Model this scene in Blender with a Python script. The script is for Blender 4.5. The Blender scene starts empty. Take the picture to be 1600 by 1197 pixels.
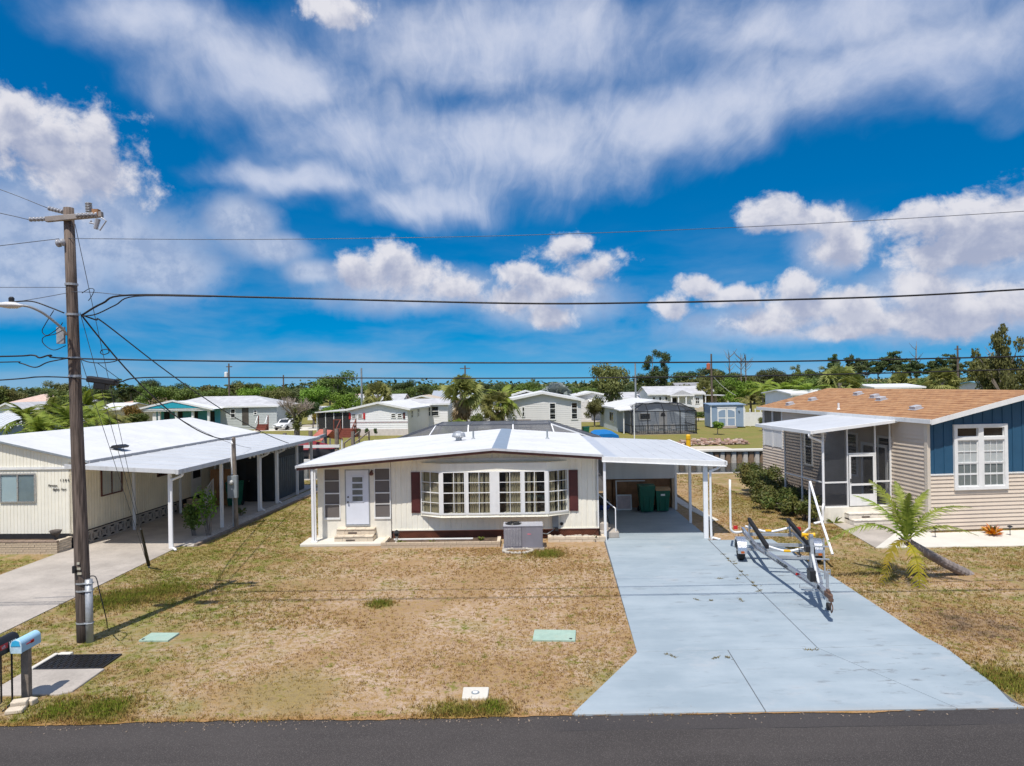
import bpy, bmesh, math, random
import numpy as np
from mathutils import Vector, Matrix, Euler
random.seed(7)
sc = bpy.context.scene
C = sc.collection
PI = math.pi
R = math.radians

# ------------------------------------------------------------------ camera, light, exposure
CAM_H, FPX, ROLL = 5.7, 1065.0, 0.016
cam = bpy.data.cameras.new('camera'); cam_o = bpy.data.objects.new('camera', cam); C.objects.link(cam_o)
cam.sensor_width = 36.0; cam.lens = 36.0 * FPX / 1600.0
cam.clip_start = 0.1; cam.clip_end = 9000
cam_o.location = (0, 0, CAM_H)
cam_o.rotation_euler = (R(90) + 0.0014, ROLL, 0)
sc.camera = cam_o
SUN_EL, SUN_AZ = R(63.5), R(20.5)          # shadows fall away from the camera, a little to the right
sun = bpy.data.lights.new('sun', 'SUN'); sun.energy = 4.1; sun.angle = R(0.53); sun.color = (1.0, 0.95, 0.88)
sun_o = bpy.data.objects.new('sun', sun); C.objects.link(sun_o)
ld = Vector((math.cos(SUN_EL) * math.sin(SUN_AZ), math.cos(SUN_EL) * math.cos(SUN_AZ), -math.sin(SUN_EL)))
sun_o.rotation_euler = ld.to_track_quat('-Z', 'Y').to_euler()
sun_o.location = (-20, -60, 140)
sc.view_settings.view_transform = 'Standard'; sc.view_settings.look = 'None'
sc.view_settings.exposure = 0.25; sc.view_settings.gamma = 1.0
sc.view_settings.use_curve_mapping = False
sc.cycles.max_bounces = 8; sc.cycles.transparent_max_bounces = 24
sc.cycles.diffuse_bounces = 7; sc.cycles.glossy_bounces = 3; sc.cycles.transmission_bounces = 4
sc.cycles.caustics_reflective = False; sc.cycles.caustics_refractive = False

def sky_dir(px, py):
    """direction of a point of the sky as azimuth (from +Y towards +X) and elevation, radians"""
    u, v = px - 800.0, py - 600.0
    u2, v2 = u - v * ROLL, u * ROLL + v
    return math.atan2(u2, FPX), math.atan2(-v2, math.hypot(FPX, u2))
def gp(px, py, z=0.0):
    """point on the horizontal plane z"""
    u, v = px - 800.0, py - 600.0
    u2, v2 = u - v * ROLL, u * ROLL + v
    d = FPX * (CAM_H - z) / v2
    return Vector((u2 / FPX * d, d, z))
def dp(px, py, d):
    """point at depth d"""
    u, v = px - 800.0, py - 600.0
    u2, v2 = u - v * ROLL, u * ROLL + v
    return Vector((u2 / FPX * d, d, CAM_H - v2 * d / FPX))

# ------------------------------------------------------------------ node helpers
class NT:
    def __init__(s, tree): s.t = tree; s.n = tree.nodes; s.l = tree.links
    def new(s, kind, **kw):
        n = s.n.new(kind)
        for k, v in kw.items(): setattr(n, k, v)
        return n
    def put(s, sock, v):
        if isinstance(v, bpy.types.NodeSocket): s.l.new(v, sock)
        elif v is not None: sock.default_value = v
    def m(s, op, a, b=None, c=None, clamp=False):
        n = s.new('ShaderNodeMath', operation=op, use_clamp=clamp)
        for i, v in enumerate((a, b, c)):
            if v is not None: s.put(n.inputs[i], v)
        return n.outputs[0]
    def v(s, op, a, b=None, c=None, scale=None):
        n = s.new('ShaderNodeVectorMath', operation=op)
        for i, x in enumerate((a, b, c)):
            if x is not None: s.put(n.inputs[i], x)
        if scale is not None: s.put(n.inputs['Scale'], scale)
        return n.outputs['Value'] if op in ('LENGTH', 'DISTANCE', 'DOT_PRODUCT') else n.outputs['Vector']
    def noise(s, vec, scale, detail=4, rough=0.55, dist=0.0, lac=2.0, dim='3D'):
        n = s.new('ShaderNodeTexNoise', noise_dimensions=dim)
        s.put(n.inputs['Vector'], vec); s.put(n.inputs['Scale'], scale); n.inputs['Detail'].default_value = detail
        n.inputs['Roughness'].default_value = rough; n.inputs['Distortion'].default_value = dist
        n.inputs['Lacunarity'].default_value = lac
        return n.outputs['Fac']
    def voro(s, vec, scale, feature='F1', rand=1.0):
        n = s.new('ShaderNodeTexVoronoi', feature=feature)
        s.put(n.inputs['Vector'], vec); n.inputs['Scale'].default_value = scale; n.inputs['Randomness'].default_value = rand
        return n
    def mr(s, x, a, b, c=0.0, d=1.0, smooth=True):
        n = s.new('ShaderNodeMapRange', interpolation_type='SMOOTHSTEP' if smooth else 'LINEAR')
        s.put(n.inputs[0], x)
        for i, q in enumerate((a, b, c, d)): s.put(n.inputs[1 + i], q)
        return n.outputs[0]
    def mix(s, f, a, b, mode='MIX'):
        n = s.new('ShaderNodeMix', data_type='RGBA', blend_type=mode)
        s.put(n.inputs[0], f)
        for sock, q in ((n.inputs[6], a), (n.inputs[7], b)):
            if isinstance(q, (tuple, list)): q = (*q[:3], 1.0)
            s.put(sock, q)
        return n.outputs[2]
    def sep(s, vec):
        n = s.new('ShaderNodeSeparateXYZ'); s.put(n.inputs[0], vec); return n.outputs
    def comb(s, x, y, z):
        n = s.new('ShaderNodeCombineXYZ')
        for i, q in enumerate((x, y, z)): s.put(n.inputs[i], q)
        return n.outputs[0]
    def bump(s, h, strength=0.3, dist=0.02):
        n = s.new('ShaderNodeBump'); s.put(n.inputs['Height'], h)
        n.inputs['Strength'].default_value = strength; n.inputs['Distance'].default_value = dist
        return n.outputs[0]
    def obj(s):
        if not hasattr(s, '_tc'): s._tc = s.new('ShaderNodeTexCoord')
        return s._tc.outputs['Object']
    def wpos(s):
        return s.new('ShaderNodeNewGeometry').outputs['Position']

def new_mat(name):
    m = bpy.data.materials.new(name); m.use_nodes = True
    nt = NT(m.node_tree); nt.n.clear()
    out = nt.new('ShaderNodeOutputMaterial')
    bs = nt.new('ShaderNodeBsdfPrincipled')
    nt.l.new(bs.outputs[0], out.inputs[0])
    return m, nt, bs, out
_mats = {}
def mat(name, col, rough=0.6, metal=0.0, var=0.12, scale=3.0, fine=40.0, bump=0.15, dirt=0.0, dirtcol=(0.16, 0.13, 0.10), spec=0.4, streak=False):
    if name in _mats: return _mats[name]
    m, nt, bs, out = new_mat(name)
    o = nt.wpos() if streak else nt.obj()
    a = nt.noise(o, scale, 5, 0.6)
    b = nt.noise(o, fine, 3, 0.6)
    k = nt.m('ADD', nt.m('MULTIPLY', a, 0.65), nt.m('MULTIPLY', b, 0.35))
    lo = tuple(c * (1 - var) for c in col); hi = tuple(min(1, c * (1 + var)) for c in col)
    c = nt.mix(nt.mr(k, 0.34, 0.66), lo, hi)
    if dirt > 0:
        st = nt.noise(nt.v('MULTIPLY', o, (5.0, 5.0, 0.5)), 1.1, 4, 0.65)
        d2 = nt.noise(o, scale * 0.45, 6, 0.7)
        f = nt.m('MULTIPLY', nt.mr(nt.m('ADD', nt.m('MULTIPLY', st, 0.5), nt.m('MULTIPLY', d2, 0.5)), 0.48, 0.72), dirt)
        c = nt.mix(f, c, dirtcol)
    nt.l.new(c, bs.inputs['Base Color'])
    bs.inputs['Metallic'].default_value = metal
    bs.inputs['Specular IOR Level'].default_value = spec
    nt.l.new(nt.mr(b, 0.3, 0.7, max(0.02, rough - 0.1), min(1, rough + 0.1)), bs.inputs['Roughness'])
    if bump > 0: nt.l.new(nt.bump(k, bump, 0.01), bs.inputs['Normal'])
    _mats[name] = m
    return m

# ------------------------------------------------------------------ mesh helpers
class MB:
    def __init__(s): s.vs = []; s.fs = []
    def add(s, vs, fs):
        o = len(s.vs); s.vs.extend([tuple(v) for v in vs]); s.fs.extend([tuple(i + o for i in f) for f in fs]); return s
    def box(s, x0, y0, z0, x1, y1, z1, M=None):
        if x0 > x1: x0, x1 = x1, x0
        if y0 > y1: y0, y1 = y1, y0
        if z0 > z1: z0, z1 = z1, z0
        v = [(x0, y0, z0), (x1, y0, z0), (x1, y1, z0), (x0, y1, z0), (x0, y0, z1), (x1, y0, z1), (x1, y1, z1), (x0, y1, z1)]
        if M is not None: v = [M @ Vector(q) for q in v]
        return s.add(v, [(0, 3, 2, 1), (4, 5, 6, 7), (0, 1, 5, 4), (1, 2, 6, 5), (2, 3, 7, 6), (3, 0, 4, 7)])
    def cbox(s, c, size, rot=(0, 0, 0)):
        M = Matrix.Translation(Vector(c)) @ Euler(rot).to_matrix().to_4x4()
        h = [q / 2 for q in size]
        return s.box(-h[0], -h[1], -h[2], h[0], h[1], h[2], M)
    def bar(s, p, q, w, h=None, up=(0, 0, 1)):
        """rectangular bar from p to q, w across, h along up"""
        p, q = Vector(p), Vector(q); h = w if h is None else h
        d = q - p; L = d.length; d.normalize()
        u = Vector(up)
        if abs(d.dot(u)) > 0.98: u = Vector((0, 1, 0))
        a = d.cross(u).normalized(); b = a.cross(d).normalized()
        vs = []
        for t in (p, q):
            for sa, sb in ((-1, -1), (1, -1), (1, 1), (-1, 1)): vs.append(t + a * (sa * w / 2) + b * (sb * h / 2))
        return s.add(vs, [(3, 2, 1, 0), (4, 5, 6, 7), (0, 1, 5, 4), (1, 2, 6, 5), (2, 3, 7, 6), (3, 0, 4, 7)])
    def tube(s, pts, r, n=8, caps=True):
        pts = [Vector(p) for p in pts]; rs = r if isinstance(r, (list, tuple)) else [r] * len(pts)
        o = len(s.vs); ref = None
        for i, p in enumerate(pts):
            d = (pts[min(i + 1, len(pts) - 1)] - pts[max(i - 1, 0)]).normalized()
            if ref is None: ref = Vector((0, 0, 1)) if abs(d.z) < 0.9 else Vector((1, 0, 0))
            a = d.cross(ref).normalized(); b = a.cross(d).normalized(); ref = b
            for k in range(n):
                t = 2 * PI * k / n
                s.vs.append(tuple(p + (a * math.cos(t) + b * math.sin(t)) * rs[i]))
        for i in range(len(pts) - 1):
            for k in range(n):
                k2 = (k + 1) % n
                s.fs.append((o + i * n + k, o + i * n + k2, o + (i + 1) * n + k2, o + (i + 1) * n + k))
        if caps:
            s.fs.append(tuple(o + k for k in range(n))[::-1]); s.fs.append(tuple(o + (len(pts) - 1) * n + k for k in range(n)))
        return s
    def lathe(s, prof, c=(0, 0, 0), n=16, M=None):
        o = len(s.vs)
        for r, z in prof:
            for k in range(n):
                t = 2 * PI * k / n; v = Vector((c[0] + r * math.cos(t), c[1] + r * math.sin(t), c[2] + z))
                s.vs.append(tuple(M @ v if M is not None else v))
        for i in range(len(prof) - 1):
            for k in range(n):
                k2 = (k + 1) % n
                s.fs.append((o + i * n + k, o + i * n + k2, o + (i + 1) * n + k2, o + (i + 1) * n + k))
        s.fs.append(tuple(o + k for k in range(n))[::-1]); s.fs.append(tuple(o + (len(prof) - 1) * n + k for k in range(n)))
        return s
    def prism(s, poly, axis, a, b):
        """polygon in the plane across axis, extruded from a to b; axis y: (x,z), x: (y,z), z: (x,y)"""
        n = len(poly); o = len(s.vs)
        for t in (a, b):
            for p in poly:
                s.vs.append({'y': (p[0], t, p[1]), 'x': (t, p[0], p[1]), 'z': (p[0], p[1], t)}[axis])
        s.fs.append(tuple(o + i for i in range(n))); s.fs.append(tuple(o + n + i for i in range(n))[::-1])
        for i in range(n):
            j = (i + 1) % n; s.fs.append((o + i, o + j, o + n + j, o + n + i))
        return s
    def quad(s, *p): return s.add(p, [tuple(range(len(p)))])
    def slab(s, pts, t):
        """thin slab: polygon pts (3d) and the same polygon t below"""
        n = len(pts); low = [(p[0], p[1], p[2] - t) for p in pts]
        return s.add(list(pts) + low, [tuple(range(n)), tuple(range(2 * n - 1, n - 1, -1))] + [(i, n + i, n + (i + 1) % n, (i + 1) % n) for i in range(n)])
    def ball(s, c, r, seed=0, jit=0.25, sub=1):
        bm = bmesh.new(); bmesh.ops.create_icosphere(bm, subdivisions=sub, radius=1.0)
        rg = random.Random(seed); r = r if isinstance(r, (tuple, list)) else (r, r, r)
        vs = []
        for v in bm.verts:
            k = 1 + rg.uniform(-jit, jit); vs.append((c[0] + v.co.x * r[0] * k, c[1] + v.co.y * r[1] * k, c[2] + v.co.z * r[2] * k))
        fs = [tuple(v.index for v in f.verts) for f in bm.faces]; bm.free()
        return s.add(vs, fs)
    def mesh(s, name, m, smooth=False):
        me = bpy.data.meshes.new(name); me.from_pydata(s.vs, [], s.fs)
        bm = bmesh.new(); bm.from_mesh(me); bmesh.ops.recalc_face_normals(bm, faces=bm.faces); bm.to_mesh(me); bm.free()
        if smooth:
            for p in me.polygons: p.use_smooth = True
        if m is not None: me.materials.append(m)
        return me
    def build(s, name, m, parent=None, smooth=False, bevel=0.0, loc=None, kind=None):
        o = bpy.data.objects.new(name, s.mesh(name, m, smooth)); C.objects.link(o)
        if parent is not None: o.parent = parent
        if loc is not None: o.location = loc
        if bevel > 0:
            b = o.modifiers.new('bevel', 'BEVEL'); b.width = bevel; b.segments = 2; b.limit_method = 'ANGLE'
            b.harden_normals = False
        if smooth and bevel == 0:
            pass
        if kind: o['kind'] = kind
        return o
def put(name, me, parent=None, loc=(0, 0, 0), rot=(0, 0, 0), scale=None):
    o = bpy.data.objects.new(name, me); C.objects.link(o); o.parent = parent; o.location = loc; o.rotation_euler = rot
    if scale is not None: o.scale = scale if isinstance(scale, (tuple, list)) else (scale,) * 3
    return o
def tag(o, label=None, cat=None, group=None, kind=None):
    if label: o['label'] = label
    if cat: o['category'] = cat
    if group: o['group'] = group
    if kind: o['kind'] = kind
    return o
def thing(name, label, cat, loc=(0, 0, 0), rz=0.0, group=None):
    o = bpy.data.objects.new(name, None); C.objects.link(o); o.location = loc; o.rotation_euler = (0, 0, rz)
    o.empty_display_size = 0.3
    return tag(o, label, cat, group)
def struct(o): o['kind'] = 'structure'; return o
def dup(root, loc=None, rz=None, label=None, group=None, scale=None):
    r = root.copy(); C.objects.link(r)
    if loc is not None: r.location = loc
    if rz is not None: r.rotation_euler = (0, 0, rz)
    if scale is not None: r.scale = scale if isinstance(scale, (tuple, list)) else (scale,) * 3
    if label: r['label'] = label
    if group: r['group'] = group
    for ch in list(root.children):
        c = ch.copy(); C.objects.link(c); c.parent = r
        for g in list(ch.children):
            d = g.copy(); C.objects.link(d); d.parent = c
    return r
def sag(p, q, drop, n=24):
    p, q = Vector(p), Vector(q)
    return [p.lerp(q, i / n) - Vector((0, 0, drop * 4 * (i / n) * (1 - i / n))) for i in range(n + 1)]
def spline(pts, n=8):
    """Catmull-Rom through the points"""
    P = [Vector(p) for p in pts]; P = [P[0] * 2 - P[1]] + P + [P[-1] * 2 - P[-2]]; out = []
    for i in range(1, len(P) - 2):
        a, b, c, d = P[i - 1:i + 3]
        for k in range(n):
            t = k / n
            out.append(0.5 * ((2 * b) + (c - a) * t + (2 * a - 5 * b + 4 * c - d) * t * t + (3 * b - a - 3 * c + d) * t ** 3))
    out.append(P[-2]); return out
def np_mesh(name, V, F, m, smooth=False):
    """V (n,3), F (m,k) arrays -> mesh, quickly"""
    V = np.asarray(V, np.float32); F = np.asarray(F, np.int32); k = F.shape[1]
    me = bpy.data.meshes.new(name)
    me.vertices.add(len(V)); me.vertices.foreach_set('co', V.ravel())
    me.loops.add(F.size); me.loops.foreach_set('vertex_index', F.ravel())
    me.polygons.add(len(F)); me.polygons.foreach_set('loop_start', np.arange(0, F.size, k, dtype=np.int32))
    me.polygons.foreach_set('loop_total', np.full(len(F), k, np.int32))
    me.update(calc_edges=True)
    if m is not None: me.materials.append(m)
    return me
# ------------------------------------------------------------------ sky: Nishita plus procedural clouds laid out by direction
world = bpy.data.worlds.new('World'); sc.world = world; world.use_nodes = True
W = NT(world.node_tree); W.n.clear()
w_out = W.new('ShaderNodeOutputWorld')
sky = W.new('ShaderNodeTexSky', sky_type='NISHITA')
sky.sun_disc = False; sky.sun_elevation = SUN_EL; sky.sun_rotation = SUN_AZ + PI
sky.altitude = 0; sky.air_density = 1.3; sky.dust_density = 0.15; sky.ozone_density = 4.0
hs = W.new('ShaderNodeHueSaturation'); hs.inputs['Saturation'].default_value = 1.75; hs.inputs['Value'].default_value = 0.84
hs.inputs['Hue'].default_value = 0.502
W.l.new(sky.outputs[0], hs.inputs['Color'])
dirv = W.new('ShaderNodeTexCoord').outputs['Generated']
X, Y, Z = W.sep(dirv)
W.l.new(W.v('NORMALIZE', W.comb(X, Y, W.m('MULTIPLY_ADD', W.m('MAXIMUM', Z, 0.0), 1.15, 0.15))), sky.inputs['Vector'])
az = W.m('ARCTAN2', X, Y)
el = W.m('ARCSINE', Z)
ae = W.comb(az, el, 0.0)
# turbulent offsets
warp = W.new('ShaderNodeTexNoise'); W.put(warp.inputs['Vector'], ae); warp.inputs['Scale'].default_value = 7.0
warp.inputs['Detail'].default_value = 3; warp.inputs['Roughness'].default_value = 0.55
wv = W.v('SUBTRACT', warp.outputs['Color'], (0.5, 0.5, 0.5))
aew = W.v('ADD', ae, W.v('MULTIPLY', wv, (0.045, 0.03, 0.0)))
def blobs(vec, items, k=0.45):
    """smooth union of ellipses given by photo-space centre and radii, in azimuth and elevation"""
    acc = None
    for (px, py, rx, ry) in items:
        a, e = sky_dir(px, py); sx, sy = FPX / rx, FPX / ry
        p = W.v('MULTIPLY_ADD', vec, (sx, sy, 0), (-a * sx, -e * sy, 0))
        d = W.v('LENGTH', p)
        acc = d if acc is None else W.m('SMOOTH_MIN', acc, d, k)
    return acc
CUM = [(50, 215, 105, 62), (120, 265, 85, 50), (20, 165, 45, 28), (150, 205, 30, 26),
       (650, 435, 82, 34), (610, 412, 48, 32), (700, 452, 62, 24), (560, 425, 36, 26),
       (885, 385, 50, 24), (930, 418, 46, 30), (815, 432, 55, 24), (875, 450, 80, 22), (800, 470, 60, 22), (860, 495, 40, 20),
       (1205, 335, 42, 28), (1275, 345, 55, 26), (1310, 392, 46, 34), (1190, 345, 32, 20),
       (1430, 355, 52, 32), (1510, 348, 60, 36), (1590, 350, 70, 46), (1460, 400, 66, 34), (1540, 395, 80, 24), (1440, 450, 46, 34),
       (1090, 448, 42, 18), (1045, 480, 36, 24), (1150, 462, 48, 18), (1255, 448, 34, 22), (1330, 470, 42, 22), (1365, 498, 60, 20),
       (1260, 480, 70, 22), (1480, 495, 100, 34), (1600, 480, 60, 30), (1200, 500, 70, 18), (1310, 515, 50, 14), (525, 8, 62, 24)]
SOFT = [(120, 370, 190, 80), (250, 420, 90, 50), (385, 350, 62, 46), (430, 392, 70, 30), (490, 425, 55, 22), (40, 420, 120, 60),
        (640, 455, 150, 40), (860, 475, 130, 40), (1240, 500, 200, 36), (1500, 470, 170, 60), (1300, 385, 60, 50)]
CIR = [(760, 235, 330, 95), (1060, 170, 360, 85), (1380, 105, 330, 80), (560, 210, 200, 70), (420, 110, 230, 75), (680, 320, 180, 48),
       (820, 60, 430, 85), (1300, 20, 400, 70), (480, 275, 170, 36), (250, 40, 170, 50)]
n_big = W.noise(aew, 9.0, 8, 0.60); n_mid = W.noise(aew, 30.0, 8, 0.64)
nz = W.m('ADD', W.m('MULTIPLY', W.m('SUBTRACT', n_big, 0.5), 1.5), W.m('MULTIPLY', W.m('SUBTRACT', n_mid, 0.5), 1.3))
def cum_at(vec, nzz):
    d = blobs(vec, CUM, 0.55)
    return W.m('ADD', W.m('SUBTRACT', 0.95, d), W.m('MULTIPLY', nzz, 1.25))
f_c = cum_at(aew, nz)
# outside the photographed part of the sky the same kinds of cloud go on
u_up = W.m('MAXIMUM', Z, 0.09)
plane = W.comb(W.m('DIVIDE', X, u_up), W.m('DIVIDE', Y, u_up), 0.0)
away = W.m('MAXIMUM', W.mr(W.m('ABSOLUTE', az), 0.68, 0.85), W.mr(el, 0.56, 0.72))
rest = W.m('SUBTRACT', W.m('MULTIPLY', W.noise(plane, 0.55, 7, 0.56), 2.0), 1.08)
low = W.mr(el, 0.02, 0.10)
f_c = W.m('ADD', W.m('MULTIPLY', f_c, W.m('SUBTRACT', 1.0, away)), W.m('MULTIPLY', W.m('MULTIPLY', rest, away), low))
a_c = W.m('MULTIPLY', W.mr(f_c, -0.20, 0.46), 0.95)
# shading of the heaps: thickness and the side turned up towards the sun
up = W.v('ADD', aew, (-0.006, 0.020, 0.0))
n_up = W.m('ADD', W.m('MULTIPLY', W.m('SUBTRACT', W.noise(up, 9.0, 4, 0.56), 0.5), 1.5), W.m('MULTIPLY', W.m('SUBTRACT', W.noise(up, 26.0, 4, 0.58), 0.5), 1.3))
f_up = cum_at(up, n_up)
lit = W.m('ADD', W.m('MULTIPLY', W.mr(f_up, 0.75, -0.25), 0.75), W.m('MULTIPLY', W.mr(W.m('SUBTRACT', n_up, nz), 0.30, -0.30), 0.40))
lit = W.m('MULTIPLY', lit, W.mr(el, -0.02, 0.22, 0.74, 1.0), clamp=True)
col_c = W.mix(lit, (0.33, 0.365, 0.49), (0.66, 0.655, 0.70))
# soft banks
d_s = blobs(aew, SOFT, 0.3)
a_s = W.m('MULTIPLY', W.mr(W.m('SUBTRACT', W.m('SUBTRACT', 1.0, d_s), W.m('MULTIPLY', nz, 0.55)), -0.25, 0.65), 0.78)
a_s = W.m('MULTIPLY', a_s, W.m('SUBTRACT', 1.0, away))
col_s = W.mix(W.mr(n_mid, 0.35, 0.65), (0.32, 0.39, 0.55), (0.50, 0.55, 0.67))
# high thin sheet, combed by the wind
fa, fe = sky_dir(760, 640)          # the combed sheet fans out from a point low in the middle of the view
fx, fy, _ = W.sep(W.v('SUBTRACT', W.v('ADD', ae, W.v('MULTIPLY', wv, (0.10, 0.07, 0))), (fa, fe, 0)))
fan = W.comb(W.m('ARCTAN2', fx, fy), W.m('SQRT', W.m('ADD', W.m('MULTIPLY', fx, fx), W.m('MULTIPLY', fy, fy))), 0.0)
comb1 = W.noise(W.v('MULTIPLY', fan, (4.6, 4.6, 1)), 1.2, 9, 0.60, 0.25)
comb2 = W.noise(W.v('ADD', W.v('MULTIPLY', W.v('ADD', ae, W.v('MULTIPLY', wv, (0.05, 0.05, 0))), (6.0, 8.0, 1)), (3, 7, 0)), 1.1, 8, 0.58, 0.1)
ci_n = W.m('ADD', W.m('ADD', W.m('MULTIPLY', comb1, 0.40), W.m('MULTIPLY', comb2, 0.48)), W.m('MULTIPLY', W.noise(W.v('MULTIPLY', fan, (9.0, 6.0, 1)), 2.6, 8, 0.66, 0.3), 0.11))
d_i = blobs(W.v('ADD', ae, W.v('MULTIPLY', wv, (0.16, 0.10, 0))), CIR, 0.35)
in_view = W.m('MULTIPLY', W.m('SUBTRACT', 1.0, d_i), 1.5)
in_rest = W.m('SUBTRACT', W.m('MULTIPLY', W.noise(plane, 0.3, 4, 0.5), 2.2), 0.40)
base_i = W.m('ADD', W.m('MULTIPLY', in_view, W.m('SUBTRACT', 1.0, away)), W.m('MULTIPLY', in_rest, away))
a_i = W.mr(W.m('ADD', base_i, W.m('MULTIPLY', W.m('SUBTRACT', ci_n, 0.49), 2.1)), -0.22, 1.35)
a_i = W.m('MULTIPLY', W.m('MULTIPLY', a_i, 0.80), W.mr(el, 0.05, 0.20))
col_i = W.mix(W.mr(W.m('ADD', ci_n, W.m('MULTIPLY', in_view, 0.08)), 0.40, 0.70), (0.33, 0.41, 0.60), (0.62, 0.65, 0.75))
# thin milky veil near the horizon
a_v = W.m('MULTIPLY', W.mr(W.noise(W.v('MULTIPLY', aew, (4.0, 16.0, 1)), 1.0, 5, 0.55), 0.38, 0.8), W.m('MULTIPLY', W.mr(el, 0.26, 0.03), 0.7))
cl = W.mix(a_v, (0, 0, 0), (0.42, 0.52, 0.68)); al = a_v
def over(cl, al, c, a):
    na = W.m('ADD', a, W.m('MULTIPLY', al, W.m('SUBTRACT', 1.0, a)))
    return W.mix(a, cl, c), na
cols = [(col_i, a_i), (col_s, a_s), (col_c, a_c)]
sky_bg = W.new('ShaderNodeBackground'); W.l.new(hs.outputs[0], sky_bg.inputs['Color']); sky_bg.inputs['Strength'].default_value = 0.113
last = sky_bg.outputs[0]
for c, a in [((0.30, 0.41, 0.56), a_v)] + cols:
    b = W.new('ShaderNodeBackground')
    if isinstance(c, tuple): b.inputs['Color'].default_value = (*c, 1)
    else: W.l.new(c, b.inputs['Color'])
    mx = W.new('ShaderNodeMixShader'); W.put(mx.inputs[0], a); W.l.new(last, mx.inputs[1]); W.l.new(b.outputs[0], mx.inputs[2]); last = mx.outputs[0]
W.l.new(last, w_out.inputs['Surface'])
world.cycles.sampling_method = 'MANUAL'; world.cycles.sample_map_resolution = 512
# ------------------------------------------------------------------ materials
WHITE = mat('white_paint', (0.74, 0.74, 0.725), 0.45, var=0.05, bump=0.04, dirt=0.25, dirtcol=(0.42, 0.40, 0.36))
ROOFW = mat('white_roof_coating', (0.66, 0.66, 0.65), 0.55, var=0.06, scale=0.8, bump=0.10, dirt=0.6, dirtcol=(0.45, 0.43, 0.39))
ALU = mat('aluminium_pan_roof', (0.55, 0.56, 0.57), 0.42, var=0.06, scale=0.7, bump=0.05, dirt=0.45, dirtcol=(0.47, 0.46, 0.43))
CREAM = mat('cream_siding', (0.84, 0.76, 0.59), 0.6, var=0.06, scale=1.3, bump=0.06, dirt=0.3, dirtcol=(0.45, 0.40, 0.31))
CREAM2 = mat('pale_cream_siding', (0.84, 0.805, 0.69), 0.6, var=0.05, scale=1.3, bump=0.06, dirt=0.28, dirtcol=(0.48, 0.44, 0.36))
STUCCO = mat('cream_stucco', (0.76, 0.72, 0.62), 0.8, var=0.08, scale=2.0, fine=60, bump=0.35, dirt=0.45, dirtcol=(0.42, 0.38, 0.31))
BROWN = mat('brown_trim', (0.115, 0.045, 0.034), 0.6, var=0.2, bump=0.1, dirt=0.2, dirtcol=(0.25, 0.16, 0.12))
LATT = mat('brown_lattice', (0.40, 0.15, 0.085), 0.75, var=0.25, bump=0.2)
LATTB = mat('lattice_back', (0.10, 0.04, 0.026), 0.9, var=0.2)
MAROON = mat('maroon_shutter', (0.085, 0.022, 0.020), 0.5, var=0.15, bump=0.05)
DOORW = mat('pale_blue_white_door', (0.66, 0.69, 0.76), 0.4, var=0.03, bump=0.03)
BLACK = mat('black_plastic', (0.014, 0.014, 0.015), 0.45, var=0.2)
BLACKM = mat('black_metal', (0.02, 0.02, 0.022), 0.4, var=0.2)
GALV = mat('galvanised_metal', (0.40, 0.42, 0.44), 0.55, 0.45, var=0.14, scale=6, bump=0.08, dirt=0.2, dirtcol=(0.3, 0.28, 0.26))
GREYM = mat('grey_painted_metal', (0.25, 0.28, 0.30), 0.45, 0.1, var=0.1, dirt=0.2)
ACGREY = mat('grey_unit_cabinet', (0.235, 0.225, 0.255), 0.5, 0.1, var=0.06, dirt=0.2)
ACDARK = mat('grey_unit_louver', (0.15, 0.145, 0.165), 0.5, 0.1, var=0.08)
BRICKC = mat('cream_brick', (0.62, 0.53, 0.41), 0.85, var=0.18, scale=3, bump=0.4, dirt=0.35, dirtcol=(0.30, 0.23, 0.17))
BRICKB = mat('tan_brick', (0.50, 0.40, 0.29), 0.85, var=0.22, scale=2, bump=0.4, dirt=0.5, dirtcol=(0.22, 0.16, 0.12))
MORTAR = mat('grey_mortar', (0.30, 0.26, 0.21), 0.95, var=0.2, bump=0.4)
CONC = mat('grey_concrete', (0.40, 0.357, 0.31), 0.85, var=0.18, scale=0.8, fine=25, bump=0.25, dirt=0.55, dirtcol=(0.24, 0.215, 0.19), streak=True)
CONCW = mat('white_concrete', (0.62, 0.585, 0.51), 0.85, var=0.07, scale=0.9, fine=25, bump=0.2, dirt=0.3, dirtcol=(0.5, 0.46, 0.4), streak=True)
SOIL = mat('dark_soil', (0.11, 0.075, 0.05), 0.95, var=0.35, scale=4, bump=0.7)
GRAVEL = mat('shell_gravel', (0.44, 0.40, 0.35), 0.95, var=0.45, scale=14, fine=60, bump=0.9)
ROCKW = mat('white_painted_rock', (0.44, 0.40, 0.34), 0.8, var=0.12, scale=6, bump=0.4, dirt=0.3)
TAN = mat('tan_vinyl_siding', (0.62, 0.525, 0.425), 0.55, var=0.05, scale=1.5, bump=0.05, dirt=0.12, dirtcol=(0.32, 0.27, 0.21))
NAVY = mat('navy_board', (0.020, 0.080, 0.150), 0.55, var=0.08, scale=1.5, bump=0.06)
GREYSID = mat('grey_lap_siding', (0.74, 0.74, 0.73), 0.6, var=0.05)
GREYWALL = mat('grey_house_siding', (0.66, 0.65, 0.63), 0.6, var=0.04, scale=0.7, dirt=0.15, dirtcol=(0.38, 0.37, 0.35))
WHITESID = mat('white_house_siding', (0.80, 0.80, 0.80), 0.6, var=0.04, scale=0.7, dirt=0.2, dirtcol=(0.5, 0.48, 0.45))
BLUEGREY = mat('blue_grey_siding', (0.24, 0.32, 0.43), 0.6, var=0.06, scale=0.8)
PALEBLUE = mat('pale_blue_grey_wall', (0.56, 0.62, 0.69), 0.6, var=0.06, scale=0.8)
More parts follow.
